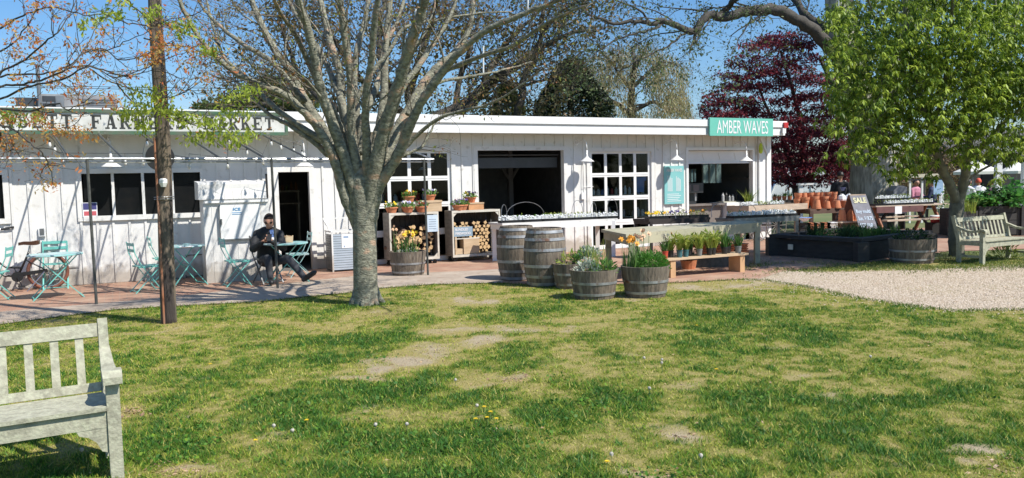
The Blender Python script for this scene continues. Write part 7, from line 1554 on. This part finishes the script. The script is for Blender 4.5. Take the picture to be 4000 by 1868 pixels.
# --- maple at the left, its crown hanging into the picture
mb0 = Vector((-8.8, 8.8, 0)); mt = thing('red_budded_maple', 'young maple at the left edge with thin twigs of reddish and green leaves', 'tree', mb0)
T = Tree(); hub = Vector((-8.0, 8.8, 2.3)); T.limb([mb0, mb0 + Vector((.1, 0, 1.0)), mb0 + Vector((.4, 0, 1.8)), hub], .14, .10, 12)
T.limb([hub, hub + Vector((-.3, .1, 1)), hub + Vector((-.5, .2, 2.4))], .10, .05, 10)
MAP = [([(-150, 380), (0, 282), (100, 232), (175, 165), (240, 110), (290, 20), (310, -60)], 8.6), ([(-150, 360), (0, 298), (150, 290), (240, 270), (310, 220), (370, 120), (420, 60)], 8.9), ([(-150, 400), (0, 340), (110, 325), (190, 300), (270, 265), (340, 200), (430, 192), (520, 150), (600, 110)], 8.3),
       ([(-150, 410), (0, 385), (120, 335), (240, 310), (350, 262), (470, 292), (560, 270), (660, 225), (740, 200)], 8.8), ([(-150, 440), (0, 425), (120, 432), (220, 405), (280, 440), (340, 440)], 8.1), ([(-150, 440), (0, 488), (60, 512), (120, 560), (165, 600), (195, 660), (205, 720)], 7.9),
       ([(-150, 250), (0, 200), (60, 160), (130, 60), (160, -40)], 9.2), ([(260, 265), (360, 260), (450, 300), (560, 285), (640, 260)], 9.0), ([(330, 200), (400, 190), (470, 235), (560, 215), (640, 175), (760, 190)], 9.4), ([(350, 270), (430, 320), (520, 350), (620, 380), (700, 370), (790, 300), (830, 290)], 9.6),
       ([(-150, 180), (0, 110), (90, 60), (200, 30), (330, 60), (430, 50), (520, 85)], 9.3), ([(400, 50), (500, 90), (600, 100), (680, 70), (760, 60)], 9.4), ([(460, 330), (520, 400), (600, 440), (680, 460), (760, 480), (850, 500)], 9.5), ([(560, 150), (640, 165), (760, 195), (840, 225)], 9.5), ([(-100, 500), (0, 560), (30, 590), (60, 560)], 8.0), ([(500, 0), (560, 60), (640, 90)], 9.2)]
segs = []
for (px, Y) in MAP:
    n = len(px); P = [py(u, v, Y + .35 * math.sin(i * 1.3)) for i, (u, v) in enumerate(px)]
    if px[0][0] < -90: P = [hub + (P[0] - hub) * .05] + P
    Q, rr = T.limb(P, .016 if px[0][0] < -90 else .010, .003, 5, 5, .006); segs.append((Q, px))
    T.shoots(Q, rr, 8, .45, 1, 3, lo=.25, rs=.4, upb=.05, wild=.45, ratio=.55, ang=.7)
T.mb.build('trunk', BARKD, mt, world=True); T.tw.build('branches', BARKD, mt, world=True)
CR = [(60, 150), (140, 160), (210, 10), (30, 95), (330, 190), (370, 170), (400, 120), (390, 200), (250, 270), (230, 290), (310, 240), (350, 285), (320, 340), (280, 355), (430, 370), (450, 410), (610, 215), (560, 210), (670, 190), (740, 190), (720, 240), (810, 290), (20, 540), (130, 470), (180, 480), (230, 510), (270, 515), (310, 510), (20, 570), (120, 120), (30, 470), (160, 440), (200, 330), (620, 170), (60, 300), (130, 30), (90, 540), (190, 515), (340, 520), (205, 715), (190, 650), (60, 400), (640, 130), (590, 240), (70, 205), (300, 300), (150, 215)]
CG = [(60, 465), (130, 455), (30, 440), (430, 40), (480, 10), (440, 60), (380, 70), (520, 350), (540, 400), (500, 430), (560, 440), (600, 400), (640, 420), (630, 380), (590, 350), (660, 440), (710, 100), (700, 120), (720, 90), (690, 440), (760, 460), (800, 470), (840, 480), (870, 520), (800, 520), (760, 540), (830, 545), (900, 545), (940, 540), (970, 520), (870, 470), (820, 200), (810, 190), (960, 350), (940, 370), (900, 380), (980, 345), (590, 60), (600, 40), (570, 480), (330, 90), (560, 500), (500, 445), (720, 470), (890, 440), (950, 430)]
C = []; 
for (u, v) in CR:
    for k in range(62): C.append(tuple(py(u + random.gauss(0, 20), v + random.gauss(0, 14), 8.8 + random.gauss(0, .15))))
for (p, d) in T.tips:
    if random.random() < .8: C += [tuple(p + Vector((random.gauss(0, .04), random.gauss(0, .04), random.gauss(0, .04)))) for _ in range(2)]
leafcloud('red_leaves', C, .038, leafmat('red_leaf', [(.50, .13, .04), (.62, .24, .07), (.60, .36, .10), (.55, .42, .14)], trans=.5), mt, aspect=.42, droop=.7, base=mb0)
C = []
for (u, v) in CG:
    for k in range(60): C.append(tuple(py(u + random.gauss(0, 26), v + random.gauss(0, 14), 9.3 + random.gauss(0, .12))))
leafcloud('green_leaves', C, .055, leafmat('fresh_leaf', [(.34, .44, .05), (.46, .52, .08), (.24, .34, .04)], trans=.5), mt, aspect=.38, droop=1.5, base=mb0)

# --- bright green horse chestnut at the right
YB = 14.6; hb0 = gp(3738, 1010); YB = hb0.y + .4; hb0.y = YB; hb0.z = 0
ht = thing('horse_chestnut', 'forked tree with drooping bright yellow green leaf fans at the right', 'tree', hb0)
T = Tree(); CBK = M('chestnut_bark', (.20, .19, .14), (.12, .115, .09), scale=9, rough=.9, bump=.6)
P = [py(u, v, YB) for u, v in [(3738, 1020), (3735, 930), (3735, 860), (3738, 800), (3742, 760)]]; P[0].z = -.02; T.limb(P, .15, .125, 14)
for (px, dY, r0, r1) in [([(3738, 790), (3708, 720), (3680, 660), (3655, 590), (3640, 500), (3600, 400), (3560, 250), (3540, 100), (3530, -100)], -.5, .10, .03), ([(3742, 790), (3762, 720), (3772, 660), (3780, 590), (3800, 480), (3790, 330), (3785, 150), (3780, -50)], .5, .105, .04), ([(3690, 690), (3640, 640), (3570, 580), (3480, 530), (3380, 500), (3310, 470)], -1.2, .05, .012), ([(3660, 600), (3580, 500), (3480, 400), (3400, 300), (3360, 180)], .9, .05, .015), ([(3775, 640), (3850, 560), (3930, 470), (4020, 400), (4100, 330)], -.9, .05, .015), ([(3800, 480), (3880, 380), (3930, 250), (3960, 100), (3990, -60)], 1.0, .05, .02), ([(3640, 500), (3680, 380), (3700, 250), (3720, 100), (3720, -60)], -1.4, .05, .02), ([(3780, 700), (3860, 650), (3950, 620), (4060, 600)], 1.2, .03, .01), ([(3790, 330), (3850, 260), (3900, 130), (3880, -20)], 1.8, .045, .02), ([(3560, 250), (3480, 180), (3420, 80), (3380, -40)], .3, .04, .015)]:
    n = len(px); Pp = [py(u, v, YB + (dY * .8 - 1.2) * (i / (n - 1))) for i, (u, v) in enumerate(px)]; Q, rr = T.limb(Pp, r0, r1, 9, 5, .006); T.shoots(Q, rr, 9, .9, 1, 4, lo=.2, rs=.35, upb=.12, wild=.35, ratio=.55, ang=.7)
T.mb.build('trunk', CBK, ht, smooth=True, world=True); T.tw.build('branches', CBK, ht, world=True)
CL = [p for (p, d) in T.tips]
sx = F / YB
def crown_px(n, blobs_, Y0, dY):
    out = []
    tot = sum(a * b for _, _, a, b in blobs_)
    for (u, v, a, b) in blobs_:
        for k in range(int(n * a * b / tot)):
            x, y, z = RNG.normal(size=3); r_ = (x * x + y * y + z * z) ** .5; q = random.random() ** .4; out.append(py(u + a * x / r_ * q, v + b * z / r_ * q, Y0 + dY * y / r_ * q))
    return out
CH_B = [(3255, 500, 40, 45), (3300, 610, 45, 40), (3245, 250, 40, 60), (3270, 60, 60, 50), (3480, 690, 40, 30), (3900, 690, 40, 30), (3640, 690, 35, 25), (3640, 100, 300, 150), (3900, 120, 230, 160), (3480, 230, 230, 140), (3760, 300, 260, 150), (3950, 330, 200, 140), (3450, 430, 190, 130), (3640, 470, 220, 120), (3860, 480, 210, 110), (3400, 560, 90, 85), (3560, 600, 120, 75), (3960, 560, 130, 70), (3800, 600, 110, 60), (3290, 330, 90, 110), (3300, 150, 80, 100), (3540, 660, 60, 30), (3440, 660, 22, 24), (3340, 450, 80, 80), (3720, -90, 300, 100), (4150, 250, 160, 300)]
pts = crown_px(8600, CH_B, YB - 1.35, 1.6); pts = [p for p in pts if noise.noise(p * 1.7) + .5 * noise.noise(p * 4.0) > -.27] + [p + Vector((0, 0, -.03)) for p in CL if random.random() < .8]
mb = MB()
VV = []; rnd_ = []
C = []; DD = []; RR = []
for p in pts:
    rv = random.random(); tilt = Vector((random.gauss(0, .5), random.gauss(0, .5), -1)).normalized(); a = tilt.orthogonal().normalized(); c_ = tilt.cross(a); n = random.choice((5, 5, 6, 7)); ph = random.random() * 6
    for k in range(n):
        t_ = ph + 2 * pi * k / n; C.append(tuple(p)); DD.append(tuple((a * math.cos(t_) + c_ * math.sin(t_)) * .85 + tilt * random.uniform(.5, 1.1))); RR.append(min(1, max(0, rv + random.gauss(0, .12))))
C = np.array(C) - np.array(hb0); DDn = np.array(DD); DDn /= np.linalg.norm(DDn, axis=1)[:, None]
n = len(C); ln = RNG.uniform(.055, .13, n); w_ = ln * .36; side = np.cross(DDn, [0, 0, 1.0]); side /= np.linalg.norm(side, axis=1)[:, None] + 1e-6; bn = np.cross(side, DDn)
V = np.stack([C, C + DDn * (ln * .62)[:, None] + side * (w_ / 2)[:, None] - bn * (ln * .02)[:, None], C + DDn * ln[:, None] - np.array([0, 0, 1.0]) * (ln * .22)[:, None], C + DDn * (ln * .62)[:, None] - side * (w_ / 2)[:, None] - bn * (ln * .02)[:, None]], 1).reshape(-1, 3)
i = np.arange(n)[:, None] * 4
npmesh('crown', V, np.concatenate([i + [0, 1, 2], i + [0, 2, 3]]), leafmat('chestnut_leaf', [(.05, .095, .012), (.13, .21, .02), (.24, .34, .035), (.42, .52, .075)], trans=.38), np.repeat(np.array(RR), 4), ht)
print('chestnut leaves', n)

# --- big old tree behind, its limb arching over the roof
bt0 = py(3412, 880, 25.5); bt0.z = 0; BY = 25.5
bt_ = thing('old_elm', 'huge rough barked old tree behind the chalkboard with a limb arching left over the roof', 'tree', bt0)
OLDB = M('old_bark', (.44, .42, .34), (.20, .19, .15), scale=7, rough=.9, bump=1.0, bscale=14, stretch=(1.6, 1.6, .35))
T = Tree(); P = [py(u, v, BY) for u, v in [(3412, 880), (3412, 740), (3408, 640), (3395, 560), (3370, 450), (3335, 330), (3300, 200), (3275, 80), (3262, -60), (3250, -250)]]; P[0].z = -.1
Q = spline(P, 5); T.mb.tube(Q, [lerp(.82, .62, min(1, i / 12)) if i < 13 else lerp(.62, .26, (i - 12) / (len(Q) - 13)) for i in range(len(Q))], 22)
TRK = T.mb; T.limb([py(u, v, BY) for u, v in [(3395, 600), (3430, 470), (3470, 330), (3520, 200), (3560, 50), (3600, -100)]], .45, .2, 14); TRK.build('trunk', OLDB, bt_, smooth=True, world=True); T.mb = MB()
for (px, dY, r0, r1) in [([(3320, 270), (3240, 190), (3180, 125), (3110, 75), (3030, 42), (2950, 40), (2880, 55), (2820, 70), (2770, 60), (2735, 95), (2700, 125), (2640, 98), (2590, 80), (2540, 92), (2480, 80), (2400, 95), (2330, 75)], -2.5, .22, .035), ([(2735, 95), (2720, 130), (2710, 165), (2690, 205)], -2.2, .09, .02), ([(2810, 65), (2850, 20), (2890, -20), (2930, -80)], -2, .11, .06), ([(3300, 200), (3220, 120), (3150, 60), (3100, 0), (3060, -80)], 2, .18, .08), ([(2700, 110), (2650, 150), (2590, 190), (2500, 230), (2420, 280)], -1.5, .045, .012), ([(2600, 80), (2560, 110), (2500, 130), (2420, 150), (2340, 200), (2280, 260)], -2.5, .05, .012), ([(3380, 420), (3300, 380), (3240, 300), (3200, 220)], 1.5, .14, .05), ([(3262, 100), (3300, 30), (3340, -60)], 1, .2, .12), ([(2950, 40), (2900, 130), (2860, 200)], -3, .03, .01), ([(2330, 75), (2260, 30), (2180, 20), (2100, 40)], -2.5, .035, .01), ([(2540, 92), (2500, 40), (2420, 10), (2350, -30)], -2.5, .04, .012)]:
    n = len(px); Pp = [py(u, v, BY + dY * (i / (n - 1))) for i, (u, v) in enumerate(px)]; Q, rr = T.limb(Pp, r0, r1, 9, 4, .02); T.shoots(Q, rr, 12 if n > 8 else 7, 2.0, 2, 4, lo=.2, rs=.25, upb=.0, wild=.45, ratio=.5, ang=.75)
T.mb.build('limbs', BARKD, bt_, smooth=True, world=True); T.tw.build('branches', BARKD, bt_, world=True)
C = [tuple(p + Vector((random.gauss(0, .12), random.gauss(0, .12), random.gauss(0, .12)))) for (p, d) in T.tips for _ in range(2)]
EB = [(3285, 60, 90, 90), (3260, 200, 60, 60), (3450, 40, 230, 100), (3400, 220, 170, 120), (3330, 380, 110, 110), (3480, 400, 160, 120), (3700, 60, 260, 110), (3950, 80, 160, 120), (3420, 530, 100, 70), (3650, 300, 220, 140), (3900, 320, 200, 150)]
EG = [tuple(p) for p in crown_px(15000, EB, BY - 2.5, 1.6) if noise.noise(p * .8) + .4 * noise.noise(p * 2.5) > -.12]
leafcloud('crown', EG, .14, leafmat('elm_green', [(.05, .085, .02), (.10, .15, .03), (.16, .21, .05), (.22, .27, .06)], trans=.35), bt_, aspect=.5, base=bt0, droop=.4)
leafcloud('leaves', C, .085, leafmat('elm_leaf', [(.08, .12, .04), (.14, .18, .06), (.05, .07, .03)], trans=.3), bt_, aspect=.5, base=bt0)

# --- purple Japanese maple behind the corner of the shop
PY_ = 27.5; pm0 = py(3110, 790, PY_); pm0.z = 0
pm = thing('purple_maple', 'spreading purple leaved maple behind the right end of the shop', 'tree', pm0)
T = Tree()
for (px, dY, r0, r1) in [([(3115, 790), (3105, 700), (3085, 620), (3050, 520), (3000, 430), (2960, 330)], .5, .13, .04), ([(3118, 790), (3125, 700), (3140, 600), (3120, 450), (3080, 300), (3050, 200)], -.6, .14, .04), ([(3110, 720), (3060, 680), (3020, 620), (2960, 560)], -1, .08, .03), ([(3125, 720), (3180, 660), (3240, 600), (3300, 520)], 1, .09, .03), ([(3085, 620), (3000, 560), (2900, 480), (2840, 430)], -1.5, .06, .02), ([(3120, 740), (3030, 690), (3000, 640)], 1, .06, .03), ([(3140, 560), (3200, 450), (3240, 320)], 1, .06, .02)]:
    n = len(px); Pp = [py(u, v, PY_ + dY * (i / (n - 1))) for i, (u, v) in enumerate(px)]; Q, rr = T.limb(Pp, r0, r1, 8, 4, .02); T.shoots(Q, rr, 10, 1.5, 1, 4, lo=.3, rs=.3, upb=0, wild=.4)
T.mb.build('trunk', BARKD, pm, world=True); T.tw.build('branches', BARKD, pm, world=True)
PADS = []
for v in range(150, 720, 20):
    f = (v - 150) / 560; left = 2950 - 190 * min(1, f * 2.0) if f < .62 else 2960 + 60 * (f - .62) ; right = 3120 + 200 * min(1, f * 2.2)
    if f > .62: left = 3010
    nn = 3 + int(4 * min(1, f * 2))
    for k in range(nn): PADS.append((left + (right - left) * (k + random.random()) / nn, v + random.gauss(0, 14)))
PADS += [(2770, 425), (2800, 400), (2850, 330), (2900, 250), (2860, 440), (2790, 370), (2830, 290), (2790, 440), (2950, 180), (3040, 140), (3100, 135), (2900, 440), (2840, 395)]
C = []
for (u, v) in PADS:
    Yp = PY_ + random.uniform(-1.9, 1.9); p = py(u, v, Yp); a = random.uniform(.28, .55)
    for k in range(210): t_ = random.random() * 6.28; q = math.sqrt(random.random()) * a; C.append((p.x + q * math.cos(t_) * 1.25, p.y + q * math.sin(t_), p.z + random.gauss(0, .07) - .25 * q * q))
PURL = leafmat('purple_leaf', [(.06, .013, .026), (.13, .024, .042), (.22, .034, .052), (.32, .065, .07)], trans=.4)
leafcloud('crown', C, .11, PURL, pm, aspect=.4, droop=.5, base=pm0, flat=.5)

# --- conifer, willow and the big dark tree behind the roof
CY = 40; c0_ = py(2235, 700, CY); c0_.z = 0; cf = thing('dark_conifer', 'dense dark pointed conifer behind the shop roof', 'tree', c0_)
ap = py(2225, 232, CY); wl_ = py(2075, 470, CY); wr_ = py(2405, 480, CY); hgt_ = ap.z; rad_ = (wr_.x - wl_.x) / 2; zb0 = wl_.z
C = []; DD = []
for k in range(46000):
    f = random.random() ** .8; z = hgt_ * f; t_ = random.random() * 6.28; r_ = rad_ * min(1.5, ((hgt_ - z) / (hgt_ - zb0)) ** .62) * (random.random() ** .25) * (1 + .22 * noise.noise(Vector((math.cos(t_) * 1.6, math.sin(t_) * 1.6, z * .7)))); C.append((c0_.x + r_ * math.cos(t_), c0_.y + r_ * math.sin(t_), z)); DD.append((math.cos(t_), math.sin(t_), -.1))
leafcloud('crown', C, .19, leafmat('conifer_needles', [(.008, .017, .006), (.014, .028, .010), (.03, .045, .012)], trans=.1), cf, aspect=.3, dirs=DD, base=c0_)
b = MB(); b.tube([c0_, ap - Vector((0, 0, .3))], [.35, .05], 8); b.build('trunk', BARKD, cf, world=True)
c1_ = py(1990, 700, 38); c1_.z = 0; cf2 = thing('dark_conifer', 'smaller dark green conifer between the bare tree and the tall conifer', 'tree', c1_); ap = py(2120, 262, 41); C = []; DD = []
ap2 = py(1985, 330, 38)
for k in range(9000):
    f = random.random() ** .8; z = ap2.z * f; t_ = random.random() * 6.28; r_ = 1.7 * (1 - f) ** .6 * (random.random() ** .3); C.append((c1_.x + r_ * math.cos(t_), c1_.y + r_ * math.sin(t_), z)); DD.append((math.cos(t_), math.sin(t_), .2))
leafcloud('crown', C, .26, leafmat('cypress_green', [(.03, .05, .012), (.06, .085, .02), (.09, .10, .03)], trans=.1), cf2, aspect=.3, dirs=DD, base=c1_)
b = MB(); b.tube([c1_, ap2 - Vector((0, 0, .3))], [.2, .04], 8); b.build('trunk', BARKD, cf2, world=True)
WY = 46; w0 = py(2480, 700, WY); w0.z = 0; wt = thing('willow', 'pale yellowish willow with weeping twigs far behind the roof', 'tree', w0)
T = Tree()
for (px, r0, r1) in [([(2480, 720), (2475, 560), (2465, 430), (2470, 330), (2480, 240), (2470, 190)], .35, .06), ([(2470, 450), (2400, 400), (2350, 360), (2310, 330)], .15, .04), ([(2468, 440), (2540, 400), (2600, 420), (2670, 440)], .14, .04), ([(2470, 360), (2420, 290), (2380, 230), (2340, 210)], .12, .03), ([(2474, 340), (2540, 280), (2600, 240), (2650, 260)], .12, .03), ([(2476, 300), (2500, 230), (2530, 190)], .1, .03)]:
    n = len(px); Pp = [py(u, v, WY + random.gauss(0, .8) * (i / n)) for i, (u, v) in enumerate(px)]; Q, rr = T.limb(Pp, r0, r1, 8, 4, .03); T.shoots(Q, rr, 9, 2.2, 2, 4, lo=.3, rs=.3, upb=.0, gravity=.1, wild=.4)
C = []
CROWN = [(2340, 230, 60, 45), (2400, 200, 60, 40), (2470, 190, 60, 40), (2540, 200, 60, 40), (2600, 230, 60, 50), (2650, 280, 50, 60), (2380, 290, 60, 50), (2460, 270, 60, 60), (2560, 300, 70, 60), (2640, 350, 60, 60), (2680, 410, 40, 50), (2600, 400, 70, 50), (2340, 330, 40, 50), (2440, 390, 60, 60), (2290, 270, 30, 40), (2520, 440, 80, 30)]
for p in crown_px(3000, CROWN, WY, 3.0):
    if noise.noise(p * .75) < -.12: continue
    for k in range(9): C.append((p.x + random.gauss(0, .05), p.y + random.gauss(0, .05), p.z - .10 * k)); 
leafcloud('crown', C, .17, leafmat('willow_leaf', [(.34, .27, .14), (.42, .38, .18), (.28, .28, .11), (.44, .34, .22)], trans=.4), wt, aspect=.22, droop=2.5, base=w0)
T.mb.build('trunk', BARKD, wt, world=True); T.tw.build('branches', M('willow_twig', (.25, .19, .12), rough=.9), wt, world=True)
OY = 27; o0 = py(1600, 800, OY); o0.z = 0; ot = thing('spreading_dark_tree', 'wide dark limbed tree in small leaf behind the middle of the roof', 'tree', o0)
T = Tree()
for (px, r0, r1) in [([(1640, 800), (1660, 560), (1700, 480), (1790, 430), (1870, 370), (1930, 310), (2000, 270), (2080, 210), (2180, 150), (2280, 110)], .34, .05), ([(1700, 480), (1850, 400), (1900, 300), (1940, 230), (1990, 160), (2060, 90), (2130, 20)], .16, .04), ([(2010, 500), (2030, 400), (2050, 300), (2110, 160), (2120, 60), (2150, -60)], .16, .05), ([(1660, 560), (1560, 440), (1500, 300), (1480, 150), (1500, 0)], .2, .06), ([(1650, 560), (1600, 380), (1640, 240), (1680, 100), (1720, -50)], .2, .06), ([(1640, 600), (1400, 480), (1250, 380), (1150, 250), (1100, 100)], .18, .05), ([(1500, 520), (1300, 480), (1100, 430), (980, 400), (900, 390)], .12, .03), ([(1780, 430), (1800, 300), (1840, 180), (1880, 50)], .12, .04), ([(1930, 310), (2060, 330), (2160, 300), (2240, 250)], .07, .02), ([(1560, 440), (1400, 300), (1300, 150), (1250, 20)], .12, .04), ([(2080, 210), (2150, 90), (2230, 20), (2300, -30)], .07, .02), ([(1700, 480), (1900, 450), (2040, 380)], .06, .02)]:
    n = len(px); Pp = [py(u, v, OY + random.gauss(0, 1.5) * (i / n)) for i, (u, v) in enumerate(px)]; Q, rr = T.limb(Pp, r0, r1, 9, 4, .03); T.shoots(Q, rr, 14, 2.4, 2, 4, lo=.25, rs=.28, upb=.12, wild=.45, ratio=.5)
T.mb.build('trunk', BARKD, ot, world=True); T.tw.build('branches', BARKD, ot, world=True)
C = [tuple(p + Vector((random.gauss(0, .15), random.gauss(0, .15), random.gauss(0, .15)))) for (p, d) in T.tips for _ in range(2)]
BKB = [(1450, 120, 420, 140), (1800, 180, 260, 150), (1300, 300, 260, 110), (1600, 380, 300, 90), (1900, 400, 200, 90), (1080, 250, 160, 120), (2050, 160, 170, 130), (1150, 60, 250, 100), (2200, 60, 130, 80)]
C += [tuple(p) for p in crown_px(13000, BKB, OY, 2.4) if noise.noise(p * .9) > -.02]
leafcloud('leaves', C, .12, leafmat('oak_leaf', [(.10, .085, .035), (.16, .14, .05), (.07, .08, .03), (.20, .13, .06)], trans=.3), ot, aspect=.5, base=o0)
print('oak leaves', len(C))
g0 = py(1010, 700, 33); g0.z = 0; gt = thing('round_green_tree', 'low rounded green tree behind the roof left of the grey tree', 'tree', g0); C = [tuple(p) for p in crown_px(9000, [(1020, 375, 80, 60), (1100, 400, 90, 50), (930, 400, 80, 40), (850, 415, 70, 25), (1180, 390, 90, 60), (790, 420, 50, 20), (1060, 330, 60, 40)], 33, 1.3)]
leafcloud('crown', C, .15, leafmat('privet_leaf', [(.04, .07, .02), (.08, .12, .03), (.14, .17, .04)], trans=.25), gt, aspect=.5, base=g0); T = Tree()
for k in range(9): T.limb([g0, g0 + Vector((k * .4 - 1.6, 0, 2.4)), py(800 + k * 45, 400, 33)], .09, .02, 6)
T.mb.build('trunk', BARKD, gt, world=True)
for (u0, u1, v, Y, h_, lab, n) in [(2040, 2480, 600, 52, 5.2, 'dark evergreen screen behind the conifer', 9000), (1480, 2100, 600, 48, 6.2, 'dark green shrub belt showing between the limbs of the grey tree', 14000)]:
    hedge(lab, u0, u1, v, Y, h_, n, leafmat('screen_' + str(Y), [(.02, .035, .012), (.04, .06, .02), (.07, .09, .03)], trans=.2), .3, 3)
# overhead wires
t = thing('overhead_wires', 'thin overhead wires crossing the sky behind the utility pole', 'wires', py(0, 340, 20)); b0_ = Vector(t.location); b = MB()
for (v0, v1) in ((335, 345), (342, 355)): b.tube([py(-400, v0 - 4, 20) - b0_, py(300, v0 + 3, 20) - b0_, py(800, v1, 20) - b0_, py(1500, v1 + 6, 20) - b0_], .008, 4)
b.build('cables', BLACK, t)
# wires and drapes behind: backdrop of distant scrub along the horizon
hedge('far scrub line along the horizon at the left', -900, 2600, 650, 70, 3.0, 9000, leafmat('scrub', [(.05, .06, .025), (.09, .10, .04)], trans=.2), .4, 3)
hedge('far scrub line along the horizon at the right', 3700, 5200, 690, 66, 4.5, 9000, leafmat('scrub_b', [(.04, .06, .02), (.08, .10, .035)], trans=.2), .4, 3)
